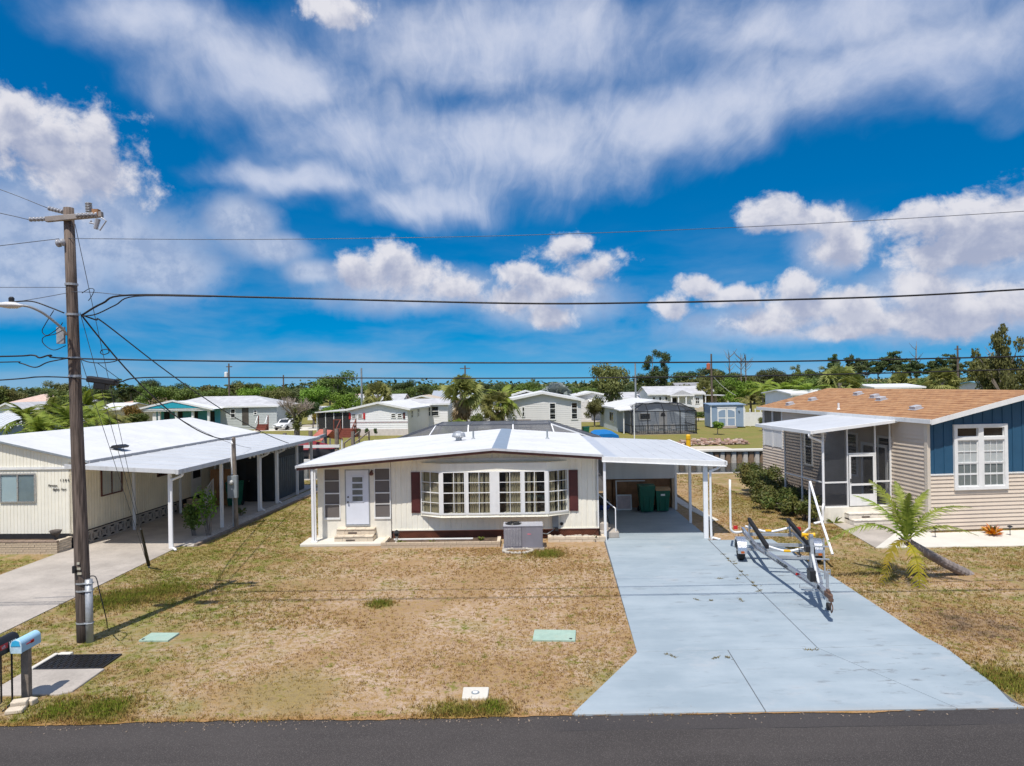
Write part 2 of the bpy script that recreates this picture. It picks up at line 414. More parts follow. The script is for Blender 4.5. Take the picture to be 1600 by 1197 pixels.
TEAL = mat('teal_wall', (0.09, 0.38, 0.50), 0.6, var=0.08, scale=0.8)
YELLOWW = mat('pale_yellow_wall', (0.62, 0.54, 0.34), 0.7, var=0.06)
BEIGEW = mat('beige_wall', (0.55, 0.48, 0.38), 0.7, var=0.06)
SAGE = mat('sage_grey_wall', (0.46, 0.49, 0.48), 0.65, var=0.06, scale=0.8)
ROOFG = mat('pale_grey_shingle_roof', (0.45, 0.45, 0.46), 0.9, var=0.16, scale=1.0, fine=14, bump=0.4)
ROOFD = mat('grey_shingle_roof', (0.26, 0.26, 0.28), 0.9, var=0.2, scale=1.0, fine=14, bump=0.4)
ROOFT = mat('tile_brown_roof', (0.42, 0.27, 0.19), 0.85, var=0.2, scale=1.5, fine=10, bump=0.4)
ROOFP = mat('tile_pink_roof', (0.55, 0.40, 0.33), 0.85, var=0.15, scale=1.5, fine=10, bump=0.4)
DARKIN = mat('dark_interior', (0.020, 0.020, 0.022), 0.8, var=0.3)
DIMIN = mat('dim_interior', (0.085, 0.075, 0.065), 0.9, var=0.3, scale=0.8)
CURT = mat('cream_curtain', (0.33, 0.29, 0.19), 0.9, var=0.1, scale=5)
BLINDW = mat('pale_blind', (0.60, 0.61, 0.60), 0.8, var=0.05)
GREENBIN = mat('green_bin_plastic', (0.010, 0.11, 0.065), 0.45, var=0.15)
TANLID = mat('tan_bin_lid', (0.42, 0.27, 0.14), 0.55, var=0.12)
PLYWOOD = mat('brown_plywood', (0.36, 0.19, 0.095), 0.8, var=0.3, scale=2, bump=0.2)
WOODGREY = mat('weathered_grey_wood', (0.22, 0.18, 0.145), 0.9, var=0.3, scale=4, bump=0.5)
REDWOOD = mat('red_brown_deck_wood', (0.19, 0.052, 0.034), 0.7, var=0.2)
REDCAN = mat('dark_red_canvas', (0.20, 0.018, 0.026), 0.75, var=0.15)
BLUECAN = mat('bright_blue_canvas', (0.0, 0.15, 0.42), 0.65, var=0.10)
YELLOWP = mat('yellow_paint', (0.75, 0.42, 0.01), 0.5, var=0.08)
RED = mat('red_paint', (0.50, 0.02, 0.02), 0.5, var=0.1)
LBLUE = mat('light_blue_paint', (0.36, 0.60, 0.76), 0.45, var=0.06, dirt=0.15)
BLUEP = mat('bright_blue_paint', (0.05, 0.44, 0.72), 0.45, var=0.06)
DBLUE = mat('dark_blue_enamel', (0.012, 0.03, 0.13), 0.3, var=0.1)
PVC = mat('white_pvc', (0.80, 0.80, 0.80), 0.35, var=0.03, bump=0.02)
RUBBER = mat('black_rubber', (0.016, 0.016, 0.017), 0.8, var=0.3)
CARPET = mat('black_bunk_carpet', (0.012, 0.012, 0.014), 1.0, var=0.4, fine=120)
CABLE = mat('black_cable', (0.010, 0.010, 0.012), 0.55, var=0.2)
WIREG = mat('grey_bare_wire', (0.10, 0.11, 0.13), 0.5, 0.5, var=0.2)
PORC = mat('grey_porcelain', (0.34, 0.35, 0.38), 0.3, var=0.12)
PADGREEN = mat('pale_green_cover', (0.33, 0.45, 0.37), 0.8, var=0.12, scale=5, dirt=0.5, dirtcol=(0.30, 0.27, 0.2))
CARWHITE = mat('white_car_paint', (0.80, 0.80, 0.80), 0.2, var=0.02, bump=0.0, spec=0.6)
PAVER = mat('stacked_paver', (0.36, 0.245, 0.185), 0.9, var=0.4, scale=5, bump=0.4)
PINKW = mat('pale_pink_skirt', (0.6, 0.55, 0.52), 0.8, var=0.1)
SEAPALE = mat('pale_sheet_pile', (0.52, 0.48, 0.42), 0.7, var=0.2, dirt=0.6, dirtcol=(0.22, 0.13, 0.07))
SEADARK = mat('stained_sheet_pile', (0.24, 0.16, 0.10), 0.8, var=0.3, dirt=0.6, dirtcol=(0.10, 0.06, 0.04))
SILVER = mat('bare_aluminium', (0.62, 0.63, 0.65), 0.3, 0.85, var=0.08, scale=8, bump=0.04)
RUST = mat('rusty_steel', (0.17, 0.10, 0.07), 0.7, 0.4, var=0.35, scale=10)

def glass_mat(name, tint=(0.55, 0.6, 0.62), refl=0.10, alpha=0.75):
    m, nt, bs, out = new_mat(name); nt.n.remove(bs)
    tr = nt.new('ShaderNodeBsdfTransparent'); tr.inputs[0].default_value = (*tint, 1)
    gl = nt.new('ShaderNodeBsdfGlossy'); gl.inputs['Roughness'].default_value = 0.03
    fr = nt.new('ShaderNodeFresnel'); fr.inputs['IOR'].default_value = 1.5
    w = nt.noise(nt.obj(), 2.0, 2)
    nt.l.new(nt.bump(w, 0.05, 0.05), gl.inputs['Normal'])
    mx = nt.new('ShaderNodeMixShader'); bf = nt.new('ShaderNodeNewGeometry').outputs['Backfacing']
    nt.l.new(nt.m('MULTIPLY', nt.m('ADD', fr.outputs[0], refl, clamp=True), nt.m('SUBTRACT', 1.0, bf)), mx.inputs[0])
    nt.l.new(tr.outputs[0], mx.inputs[1]); nt.l.new(gl.outputs[0], mx.inputs[2]); nt.l.new(mx.outputs[0], out.inputs[0])
    return m
GLASS = glass_mat('window_glass', (0.95, 0.96, 0.96), 0.0)
GLASSD = glass_mat('dark_window_glass', (0.74, 0.76, 0.76), 0.0)
def screen_mat(name, col=(0.03, 0.03, 0.032), cover=0.6):
    m, nt, bs, out = new_mat(name)
    bs.inputs['Base Color'].default_value = (*col, 1); bs.inputs['Roughness'].default_value = 0.7
    tr = nt.new('ShaderNodeBsdfTransparent'); mx = nt.new('ShaderNodeMixShader')
    n = nt.noise(nt.obj(), 1.4, 3)
    nt.l.new(nt.mr(n, 0.3, 0.7, cover - 0.05, cover + 0.05), mx.inputs[0])
    nt.l.new(tr.outputs[0], mx.inputs[1]); nt.l.new(bs.outputs[0], mx.inputs[2]); nt.l.new(mx.outputs[0], out.inputs[0])
    return m
SCREEN = screen_mat('insect_screen', (0.05, 0.05, 0.052), 0.42)
SCREENG = screen_mat('grey_insect_screen', (0.16, 0.14, 0.13), 0.82)
SCREENP = screen_mat('pool_cage_screen', (0.13, 0.135, 0.15), 0.66)

def leaf_mat(name, col, col2, trans=0.25, rough=0.55, scale=1.2):
    m, nt, bs, out = new_mat(name)
    n = nt.noise(nt.obj(), scale, 4, 0.6); f = nt.noise(nt.obj(), 9.0, 2)
    k = nt.mr(nt.m('ADD', nt.m('MULTIPLY', n, 0.6), nt.m('MULTIPLY', f, 0.4)), 0.36, 0.64)
    oi = nt.new('ShaderNodeObjectInfo')
    c = nt.mix(k, col, col2)
    h = nt.new('ShaderNodeHueSaturation'); nt.l.new(c, h.inputs['Color'])
    nt.l.new(nt.mr(oi.outputs['Random'], 0, 1, 0.485, 0.515, False), h.inputs['Hue'])
    nt.l.new(nt.mr(oi.outputs['Random'], 0, 1, 0.8, 1.2, False), h.inputs['Value'])
    nt.l.new(h.outputs[0], bs.inputs['Base Color']); bs.inputs['Roughness'].default_value = rough
    bs.inputs['Specular IOR Level'].default_value = 0.3
    tl = nt.new('ShaderNodeBsdfTranslucent'); nt.l.new(h.outputs[0], tl.inputs[0])
    mx = nt.new('ShaderNodeMixShader'); mx.inputs[0].default_value = trans
    nt.l.new(bs.outputs[0], mx.inputs[1]); nt.l.new(tl.outputs[0], mx.inputs[2]); nt.l.new(mx.outputs[0], out.inputs[0])
    return m
LEAF = leaf_mat('broadleaf_foliage', (0.075, 0.115, 0.022), (0.17, 0.22, 0.045))
LEAFD = leaf_mat('dark_foliage', (0.042, 0.070, 0.022), (0.10, 0.135, 0.04))
LEAFO = leaf_mat('olive_foliage', (0.10, 0.115, 0.03), (0.21, 0.21, 0.065))
LEAFB = leaf_mat('bright_foliage', (0.09, 0.18, 0.015), (0.22, 0.33, 0.04))
LEAFP = leaf_mat('pine_foliage', (0.060, 0.082, 0.032), (0.14, 0.155, 0.055))
LEAFS = leaf_mat('silver_fan_foliage', (0.26, 0.30, 0.28), (0.42, 0.46, 0.44))
LEAFR = leaf_mat('rusty_foliage', (0.16, 0.10, 0.02), (0.28, 0.20, 0.03))
LEAFY = leaf_mat('croton_leaf', (0.55, 0.30, 0.01), (0.62, 0.14, 0.01), 0.2, 0.4, 8.0)
FROND = leaf_mat('palm_frond', (0.14, 0.20, 0.02), (0.33, 0.38, 0.06), 0.35)
FRONDY = leaf_mat('yellowing_frond', (0.26, 0.25, 0.02), (0.45, 0.36, 0.03), 0.3)
FRONDO = leaf_mat('olive_frond', (0.15, 0.165, 0.035), (0.31, 0.30, 0.085), 0.3)
DEADF = leaf_mat('dead_frond', (0.17, 0.11, 0.065), (0.33, 0.235, 0.15), 0.1, 0.9)
BARK = mat('grey_bark', (0.20, 0.17, 0.145), 0.95, var=0.3, scale=5, bump=0.8)
BARKP = mat('palm_bark', (0.23, 0.195, 0.18), 0.95, var=0.3, scale=6, bump=0.6)
TWIG = mat('pale_dead_twig', (0.34, 0.28, 0.235), 0.95, var=0.2)

# utility pole timber
m_, nt, bs, out_ = new_mat('pole_timber'); POLEW = m_
o = nt.obj()
g = nt.noise(nt.v('MULTIPLY', o, (14, 14, 0.55)), 2.2, 6, 0.65)
k = nt.noise(nt.v('MULTIPLY', o, (1, 1, 0.25)), 1.1, 4, 0.6)
c = nt.mix(nt.mr(g, 0.36, 0.64), (0.055, 0.040, 0.032), (0.19, 0.145, 0.118))
zz = nt.sep(o)[2]
c = nt.mix(nt.m('MULTIPLY', nt.mr(nt.m('ADD', zz, nt.m('MULTIPLY', k, 1.6)), 3.0, 0.6), 0.72), c, (0.045, 0.032, 0.027))
nt.l.new(c, bs.inputs['Base Color']); bs.inputs['Roughness'].default_value = 0.9
nt.l.new(nt.bump(g, 0.8, 0.02), bs.inputs['Normal'])

# asphalt
m_, nt, bs, out_ = new_mat('asphalt'); ASPH = m_
o = nt.wpos()
sp = nt.voro(o, 42.0).outputs['Distance']
n1 = nt.noise(o, 0.35, 5, 0.6); n2 = nt.noise(nt.v('MULTIPLY', o, (0.12, 1.0, 1)), 1.2, 4, 0.6); n3 = nt.noise(o, 60, 3, 0.7)
c = nt.mix(nt.mr(nt.m('ADD', nt.m('MULTIPLY', n1, 0.5), nt.m('MULTIPLY', n2, 0.5)), 0.38, 0.62), (0.036, 0.030, 0.027), (0.052, 0.044, 0.040))
c = nt.mix(nt.mr(n3, 0.50, 0.68, 0, 0.8), c, (0.125, 0.11, 0.10))
c = nt.mix(nt.mr(sp, 0.0, 0.22, 0.55, 0.0), c, (0.018, 0.017, 0.018))
px_, py_, pz_ = nt.sep(o)
wob = nt.noise(nt.v('MULTIPLY', o, (1.0, 0, 0)), 1.2, 5, 0.7)
def crackline(y0, amp, w):
    return nt.mr(nt.m('ABSOLUTE', nt.m('SUBTRACT', nt.m('ADD', py_, nt.m('MULTIPLY', nt.m('SUBTRACT', wob, 0.5), amp)), y0)), w, 0.0, 0, 1)
patch = nt.mr(nt.m('ADD', py_, nt.m('MULTIPLY', nt.m('SUBTRACT', wob, 0.5), 0.10)), 11.18, 11.22, 0, 0.35)
c = nt.mix(nt.m('MULTIPLY', patch, nt.mr(px_, 0.2, 1.0)), c, (0.035, 0.032, 0.034))
gap = nt.mr(nt.noise(o, 0.7, 3), 0.42, 0.55)
c = nt.mix(nt.m('MULTIPLY', nt.m('MULTIPLY', crackline(11.2, 0.10, 0.016), gap), nt.mr(px_, 0.4, 1.2)), c, (0.012, 0.011, 0.011))
nt.l.new(c, bs.inputs['Base Color']); bs.inputs['Roughness'].default_value = 0.88
nt.l.new(nt.bump(nt.m('ADD', n3, nt.m('MULTIPLY', sp, 0.6)), 0.55, 0.01), bs.inputs['Normal'])

# blue painted concrete drive
def blue_concrete(name, tone=1.0):
    m, nt, bs, out = new_mat(name)
    o = nt.wpos()
    n1 = nt.noise(o, 0.5, 6, 0.62); n2 = nt.noise(nt.v('MULTIPLY', o, (0.35, 1.6, 1)), 0.9, 6, 0.65); n3 = nt.noise(o, 45, 3, 0.6)
    px, py, pz = nt.sep(o)
    c = nt.mix(nt.mr(nt.m('ADD', nt.m('MULTIPLY', n1, 0.55), nt.m('MULTIPLY', n2, 0.45)), 0.36, 0.64), (0.265 * tone, 0.322 * tone, 0.36 * tone), (0.345 * tone, 0.402 * tone, 0.437 * tone))
    # worn patches showing pale cement
    wear = nt.mr(nt.noise(nt.v('MULTIPLY', o, (0.8, 1.3, 1)), 0.8, 7, 0.7), 0.55, 0.70, 0, 0.7)
    c = nt.mix(wear, c, (0.37, 0.40, 0.42))
    # tyre scuffs and grime, strongest by the road and under the trailer
    sc_ = nt.noise(nt.v('MULTIPLY', nt.v('ADD', o, (3.1, 1.7, 0)), (0.7, 2.2, 1)), 1.9, 7, 0.72)
    reg = nt.m('MAXIMUM', nt.mr(nt.v('DISTANCE', o, (7.4, 12.9, 0.0)), 2.6, 0.4), nt.m('MULTIPLY', nt.mr(nt.v('DISTANCE', o, (7.0, 19.0, 0.0)), 4.5, 0.5), 0.75))
    reg = nt.m('ADD', reg, 0.34)
    c = nt.mix(nt.m('MULTIPLY', nt.mr(sc_, 0.55, 0.70), nt.m('MULTIPLY', reg, 0.85)), c, (0.15, 0.155, 0.16))
    c = nt.mix(nt.mr(nt.m('ADD', py, nt.m('MULTIPLY', n2, 0.5)), 12.15, 11.75, 0, 0.55), c, (0.40, 0.38, 0.35))
    c = nt.mix(nt.mr(n3, 0.6, 0.75, 0, 0.3), c, (0.30, 0.33, 0.35))
    nt.l.new(c, bs.inputs['Base Color']); bs.inputs['Roughness'].default_value = 0.75
    nt.l.new(nt.bump(nt.m('ADD', n3, nt.m('MULTIPLY', n1, 2.0)), 0.25, 0.01), bs.inputs['Normal'])
    return m
BLUECONC = blue_concrete('blue_painted_concrete')
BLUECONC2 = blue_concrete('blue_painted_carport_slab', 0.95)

# lawn: one recipe for the soil sheet and the blades that stand on it
GREEN_SPOTS = [(185, 938, 1.3, 0.9), (250, 925, 1.2, 0.8), (205, 985, 1.2, 0.55), (95, 1110, 0.65, 1.0), (165, 1108, 0.75, 1.0), (770, 1108, 0.5, 1.0), (710, 1118, 0.8, 0.75),
               (593, 944, 0.5, 0.95), (290, 1105, 0.5, 0.6), (855, 866, 0.8, 0.9), (300, 870, 2.0, 0.6), (250, 890, 1.5, 0.5),
               (960, 1060, 0.7, 0.6), (1560, 1065, 1.2, 0.8), (1230, 850, 1.5, 0.6), (410, 830, 3.0, 0.45), (440, 800, 3.0, 0.45), (1160, 790, 3.5, 0.45), (1350, 885, 1.8, 0.4),
               (1140, 900, 0.0, 0), (920, 1085, 0.6, 0.5), (30, 860, 1.2, 0.5), (450, 1080, 1.6, 0.35)]
BROWN_SPOTS = [(1520, 975, 1.5, 0.9), (780, 930, 2.2, 0.5), (620, 1010, 2.0, 0.45), (1500, 905, 1.6, 0.4)]
def spots(nt, o, items, wob):
    acc = None
    for (px, py, r, s) in items:
        if r <= 0: continue
        p = gp(px, py)
        d = nt.v('DISTANCE', nt.v('MULTIPLY', o, (1, 1, 0)), (p.x, p.y, 0))
        v = nt.m('MULTIPLY', nt.mr(nt.m('ADD', d, nt.m('MULTIPLY', nt.m('SUBTRACT', wob, 0.5), r * 1.6)), r, r * 0.25), s)
        acc = v if acc is None else nt.m('MAXIMUM', acc, v)
    return acc
def lawn_mat(name, blade):
    m, nt, bs, out = new_mat(name)
    o = nt.wpos(); x, y, z = nt.sep(o)
    nA = nt.noise(o, 0.42, 5, 0.6); nB = nt.noise(o, 1.9, 5, 0.62); nC = nt.noise(o, 7.0, 4, 0.65); nD = nt.noise(o, 34.0, 3, 0.6)
    far = nt.mr(y, 50, 56)
    green = nt.m('ADD', nt.mr(nt.m('ADD', nt.m('MULTIPLY', nB, 0.55), nt.m('MULTIPLY', nC, 0.45)), 0.535, 0.64, 0, 0.8), nt.mr(nA, 0.52, 0.68, 0, 0.3))
    green = nt.m('ADD', green, nt.m('MULTIPLY', nt.mr(x, -4.5, -9.0, 0, 0.7), nt.mr(nB, 0.40, 0.58, 0.25, 1.0)))
    green = nt.m('ADD', green, nt.m('MULTIPLY', nt.mr(x, 8.5, 10.5, 0, 0.5), nt.mr(nB, 0.40, 0.60, 0.2, 1.0)))
    green = nt.m('MAXIMUM', green, spots(nt, o, GREEN_SPOTS, nC))
    green = nt.m('SUBTRACT', green, spots(nt, o, BROWN_SPOTS, nC), clamp=True)
    green = nt.m('MAXIMUM', green, nt.m('MULTIPLY', far, nt.mr(nt.m('ADD', nA, nt.m('MULTIPLY', nB, 0.3)), 0.45, 0.75, 0.55, 0.95)))
    verge = nt.mr(nt.m('ADD', y, nt.m('MULTIPLY', nC, 0.5)), 12.15, 11.9)
    if blade:
        dry = nt.mix(nt.mr(nC, 0.35, 0.65), (0.33, 0.19, 0.065), (0.49, 0.34, 0.135))
        dry = nt.mix(nt.mr(nB, 0.5, 0.7), dry, (0.36, 0.27, 0.075))
        grn = nt.mix(nt.mr(nD, 0.4, 0.6), (0.105, 0.165, 0.012), (0.23, 0.28, 0.03))
        c = nt.mix(green, dry, grn)
        c = nt.mix(nt.m('MULTIPLY', verge, 0.55), c, (0.42, 0.25, 0.08))
        c = nt.mix(nt.mr(nt.noise(o, 45, 1), 0.53, 0.60, 0, 0.8), c, (0.13, 0.075, 0.035))
        c = nt.mix(nt.m('MULTIPLY', nt.mr(nt.noise(nt.v('ADD', o, (9, 4, 0)), 14, 2), 0.56, 0.64), 0.6), c, (0.33, 0.15, 0.06))
    else:
        soil = nt.mix(nt.mr(nC, 0.36, 0.66), (0.29, 0.185, 0.105), (0.47, 0.335, 0.22))
        soil = nt.mix(nt.mr(nA, 0.40, 0.60, 0, 0.75), soil, (0.56, 0.425, 0.33))
        straw = nt.mix(nt.mr(nD, 0.38, 0.62), (0.23, 0.125, 0.045), (0.43, 0.295, 0.125))
        c = nt.mix(nt.mr(nt.m('ADD', nt.m('MULTIPLY', nC, 0.6), nt.m('MULTIPLY', nD, 0.4)), 0.42, 0.58), soil, straw)
        grn = nt.mix(nt.mr(nD, 0.4, 0.62), (0.11, 0.135, 0.018), (0.23, 0.235, 0.045))
        c = nt.mix(nt.m('MULTIPLY', green, 0.9), c, grn)
        c = nt.mix(nt.m('MULTIPLY', verge, 0.7), c, (0.33, 0.17, 0.05))
        c = nt.mix(nt.mr(nD, 0.55, 0.68, 0, 0.8), c, (0.10, 0.06, 0.035))
    c = nt.mix(nt.m('MULTIPLY', spots(nt, o, BROWN_SPOTS[:1], nC), nt.mr(nB, 0.4, 0.6, 0.25, 0.75)), c, (0.10, 0.075, 0.06))
    nt.l.new(c, bs.inputs['Base Color']); bs.inputs['Roughness'].default_value = 0.95; bs.inputs['Specular IOR Level'].default_value = 0.15
    if blade:
        tl = nt.new('ShaderNodeBsdfTranslucent'); nt.l.new(c, tl.inputs[0]); mx = nt.new('ShaderNodeMixShader'); mx.inputs[0].default_value = 0.3
        nt.l.new(bs.outputs[0], mx.inputs[1]); nt.l.new(tl.outputs[0], mx.inputs[2]); nt.l.new(mx.outputs[0], out.inputs[0])
    else:
        nt.l.new(nt.bump(nt.m('ADD', nt.m('MULTIPLY', nC, 2.0), nD), 0.7, 0.03), bs.inputs['Normal'])
    return m
LAWN = lawn_mat('dry_lawn', False); BLADE = lawn_mat('grass_blade', True)

# canal water
m_, nt, bs, out_ = new_mat('canal_water'); WATER = m_
bs.inputs['Base Color'].default_value = (0.022, 0.032, 0.034, 1); bs.inputs['Roughness'].default_value = 0.08
bs.inputs['Specular IOR Level'].default_value = 0.5
o = nt.wpos()
nt.l.new(nt.bump(nt.noise(nt.v('MULTIPLY', o, (0.7, 1.6, 1)), 2.2, 4, 0.6), 0.28, 0.08), bs.inputs['Normal'])

# shingles (too far to part one from another): courses follow the object's own slope
m_, nt, bs, out_ = new_mat('tan_shingle_roof'); SHING = m_
o = nt.obj(); x, y, z = nt.sep(o)
br = nt.new('ShaderNodeTexBrick'); br.offset = 0.5
nt.put(br.inputs['Vector'], nt.comb(y, x, 0)); br.inputs['Scale'].default_value = 1.0
br.inputs['Brick Width'].default_value = 0.34; br.inputs['Row Height'].default_value = 0.15; br.inputs['Mortar Size'].default_value = 0.008
br.inputs['Color1'].default_value = (0.28, 0.125, 0.05, 1); br.inputs['Color2'].default_value = (0.42, 0.215, 0.09, 1); br.inputs['Mortar'].default_value = (0.16, 0.08, 0.05, 1)
big = nt.noise(nt.comb(nt.m('MULTIPLY', y, 1.0), nt.m('MULTIPLY', x, 2.4), 0), 1.3, 4, 0.6)
c = nt.mix(nt.mr(big, 0.35, 0.65, 0, 0.42), br.outputs['Color'], (0.48, 0.285, 0.145))
nt.l.new(c, bs.inputs['Base Color']); bs.inputs['Roughness'].default_value = 0.95
nt.l.new(nt.bump(nt.m('ADD', br.outputs['Fac'], nt.noise(o, 60, 2)), 0.4, 0.01), bs.inputs['Normal'])
# ------------------------------------------------------------------ ground, road, drives, canal
ROAD_Y = 11.66; BANK1 = 42.0; BANK2 = 55.5; BIG = 4000
def sheet(name, pts, z, m, sub=None):
    mb = MB(); mb.quad(*[(p[0], p[1], z) for p in pts]); return struct(mb.build(name, m))
_rg = random.Random(12); _edge = [(-BIG, ROAD_Y)]; _x = -14.0; _w = 0.0
while _x < 24.0:
    _w = 0.7 * _w + _rg.uniform(-0.022, 0.022); _edge.append((_x, ROAD_Y + 0.02 + _w + 0.035 * math.sin(_x * 0.9))); _x += 0.09
sheet('lawn_ground', _edge + [(BIG, ROAD_Y), (BIG, BANK1), (-BIG, BANK1)], 0.0, LAWN)
sheet('far_ground', [(-BIG, BANK2), (BIG, BANK2), (BIG, 6000), (-BIG, 6000)], 0.0, LAWN)
sheet('near_verge', [(-BIG, -400), (BIG, -400), (BIG, 4.2), (-BIG, 4.2)], 0.0, LAWN)
sheet('road', [(-BIG, 4.15), (BIG, 4.15), (BIG, ROAD_Y + 0.3), (-BIG, ROAD_Y + 0.3)], -0.012, ASPH)
sheet('canal_water', [(-BIG, BANK1 - 0.5), (BIG, BANK1 - 0.5), (BIG, BANK2 + 0.5), (-BIG, BANK2 + 0.5)], -1.0, WATER)
sheet('canal_bed', [(-BIG, BANK1 - 0.5), (BIG, BANK1 - 0.5), (BIG, BANK2 + 0.5), (-BIG, BANK2 + 0.5)], -3.0, SOIL)

def slab_part(name, poly, z, t, m, parent, bev=0.008):
    mb = MB(); mb.prism([(p[0], p[1]) for p in poly], 'z', z - t, z)
    return mb.build(name, m, parent, bevel=bev)
def inset(poly, g):
    cx = sum(p[0] for p in poly) / len(poly); cy = sum(p[1] for p in poly) / len(poly); out = []
    n = len(poly)
    for i in range(n):
        a, b, c = [Vector((*poly[(i + k) % n][:2], 0)) for k in (-1, 0, 1)]
        d1 = (b - a).normalized(); d2 = (c - b).normalized()
        n1 = Vector((-d1.y, d1.x, 0)); n2 = Vector((-d2.y, d2.x, 0))
        if (Vector((cx, cy, 0)) - b).dot(n1 + n2) < 0: n1, n2 = -n1, -n2
        k = (n1 + n2); k = k / max(0.35, (1 + n1.dot(n2)))
        out.append((b.x + k.x * g, b.y + k.y * g))
    return out
drive = struct(bpy.data.objects.new('driveway', None)); C.objects.link(drive)
joint_base = [(3.2, 24.58), (9.18, 24.3), (9.15, 20), (8.95, 15), (9.0, 14.5), (8.72, 11.7), (0.92, 11.7), (2.52, 14.35)]
DRIVE_POLY = joint_base
slab_part('joint_bed', inset(joint_base, 0.02), 0.010, 0.05, mat('dark_joint', (0.11, 0.115, 0.12), 0.95), drive, 0)
for poly in ([(3.26, 24.56), (6.94, 24.56), (6.37, 14.42), (2.53, 14.35)],
             [(6.94, 24.3), (9.18, 24.3), (9.15, 20), (8.95, 15), (9.0, 14.5), (6.37, 14.42)],
             [(2.53, 14.35), (4.46, 14.385), (4.26, 11.69), (0.92, 11.69)],
             [(4.46, 14.385), (6.37, 14.42), (7.55, 11.69), (4.26, 11.69)],
             [(6.37, 14.42), (9.0, 14.5), (9.02, 14.2), (8.90, 13.3), (8.82, 12.6), (8.62, 11.9), (8.72, 11.69), (7.55, 11.69)]):
    slab_part('concrete_slab', inset(poly, 0.008), 0.022, 0.05, BLUECONC, drive)

# neighbour's drive: grey concrete running back under the left carport
drive2 = struct(bpy.data.objects.new('concrete_driveway', None)); C.objects.link(drive2)
LD0, LD1 = -16.02, -12.13
ys = [11.72, 15.6, 19.6, 24.6, 28.6, 33.0, 39.6]
for a, b in zip(ys, ys[1:]):
    off = lambda y: max(0, (y - 24.5)) * 0.052
    slab_part('concrete_slab', inset([(LD0 + off(a), a), (LD1 + off(a), a), (LD1 + off(b), b), (LD0 + off(b), b)], 0.008), 0.024, 0.06, CONC, drive2)
LDRIVE_POLY = [(-16.1, 11.7), (-12.1, 11.7), (-12.1, 24.5), (-11.1, 40), (-15.3, 40), (-16.1, 24.5)]

# pale walk along the right of the carport, white pads by the right-hand house
walk = struct(bpy.data.objects.new('side_path', None)); C.objects.link(walk)
wp = [(7.98, 27.6), (8.35, 27.75), (8.05, 31.4), (7.65, 31.3)]
slab_part('concrete_slab', wp, 0.03, 0.06, CONCW, walk)
slab_part('concrete_slab', [(7.66, 31.42), (8.06, 31.5), (8.0, 41.2), (7.6, 41.2)], 0.03, 0.06, CONCW, walk)
pad = struct(bpy.data.objects.new('white_concrete_pad', None)); C.objects.link(pad)
PAD_POLY = [gp(1368, 857), gp(1600, 852) + Vector((6, -0.2, 0)), gp(1600, 828) + Vector((6, 0.3, 0)), gp(1455, 834), gp(1424, 818), gp(1400, 833)]
slab_part('concrete_slab', PAD_POLY, 0.035, 0.08, CONCW, pad)
WALK2 = [gp(1299, 817), gp(1392, 815), gp(1456, 836), gp(1400, 843), gp(1368, 857)]
slab_part('path_slab', inset(WALK2, 0.012), 0.03, 0.08, CONC, pad)

# far seawall with its cap and sheet piles; near bank cap
sw = thing('seawall', 'far canal seawall with pale cap and stained corrugated sheet piles', 'seawall', (0, BANK2, 0))
MB().box(-400, -0.35, -0.06, 400, 0.45, 0.10).build('cap', CONCW, sw, bevel=0.02)
def pile_mesh(m):
    mb = MB(); mb.prism([(-0.23, 0.0), (-0.15, -0.16), (0.15, -0.16), (0.23, 0.0), (0.23, 0.06), (-0.23, 0.06)], 'z', -3.0, -0.06); return mb.mesh('sheet_pile', m)
pa, pb = pile_mesh(SEAPALE), pile_mesh(SEADARK)
for i in range(36):
    put('sheet_pile', pa if i % 2 else pb, sw, (9.0 + i * 0.47, -0.06, 0))
rest = MB()
for i in range(-300, 320):
    x = 9.0 + i * 0.47
    if 0 <= i < 36: continue
    rest.prism([(x - 0.23, -0.06), (x - 0.15, -0.22), (x + 0.15, -0.22), (x + 0.23, -0.06), (x + 0.23, 0), (x - 0.23, 0)], 'z', -3.0, -0.06)
rest.build('sheet_pile_row', SEAPALE, sw, kind='stuff')
sw2 = thing('seawall', 'near canal seawall edging the back lawns', 'seawall', (0, BANK1, 0))
MB().box(-400, -0.2, -0.05, 400, 0.2, 0.03).build('cap', CONC, sw2, bevel=0.02)
MB().box(-400, -0.1, -3.0, 400, 0.15, -0.05).build('wall_panel', SEADARK, sw2)

# ------------------------------------------------------------------ storm drain, utility covers
sd = thing('storm_drain', 'concrete storm drain apron with a black iron grate beside the mailboxes', 'storm drain', (-9.2, 13.7, 0))
MB().prism([(-0.78, -0.85), (-0.62, -0.93), (0.62, -0.93), (0.80, -0.80), (0.80, 0.22), (-0.78, 0.22)], 'z', -0.2, 0.035).build('apron', CONC, sd, bevel=0.02)
mb = MB(); mb.box(-0.78, 0.22, -0.2, -0.68, 1.05, 0.05); mb.box(-0.68, 0.98, -0.2, -0.40, 1.10, 0.05); mb.build('kerb', CONCW, sd, bevel=0.02)
MB().box(-0.68, 0.24, -0.5, 0.72, 0.97, -0.32).build('pit', DARKIN, sd)
mb = MB()
mb.box(-0.68, 0.24, -0.02, 0.72, 0.27, 0.035); mb.box(-0.68, 0.94, -0.02, 0.72, 0.97, 0.035); mb.box(-0.68, 0.27, -0.02, -0.65, 0.94, 0.035); mb.box(0.69, 0.27, -0.02, 0.72, 0.94, 0.035)
for i in range(22):
    x = -0.62 + i * 0.0595; mb.box(x, 0.27, -0.02, x + 0.018, 0.94, 0.03)
for i in range(11):
    x = -0.62 + i * 0.11
    mb.bar((x, 0.27, 0.02), (min(x + 0.24, 0.69), 0.27 + 0.67 * min(1, (0.69 - x) / 0.24), 0.02), 0.022, 0.025)
mb.build('grate', BLACKM, sd)
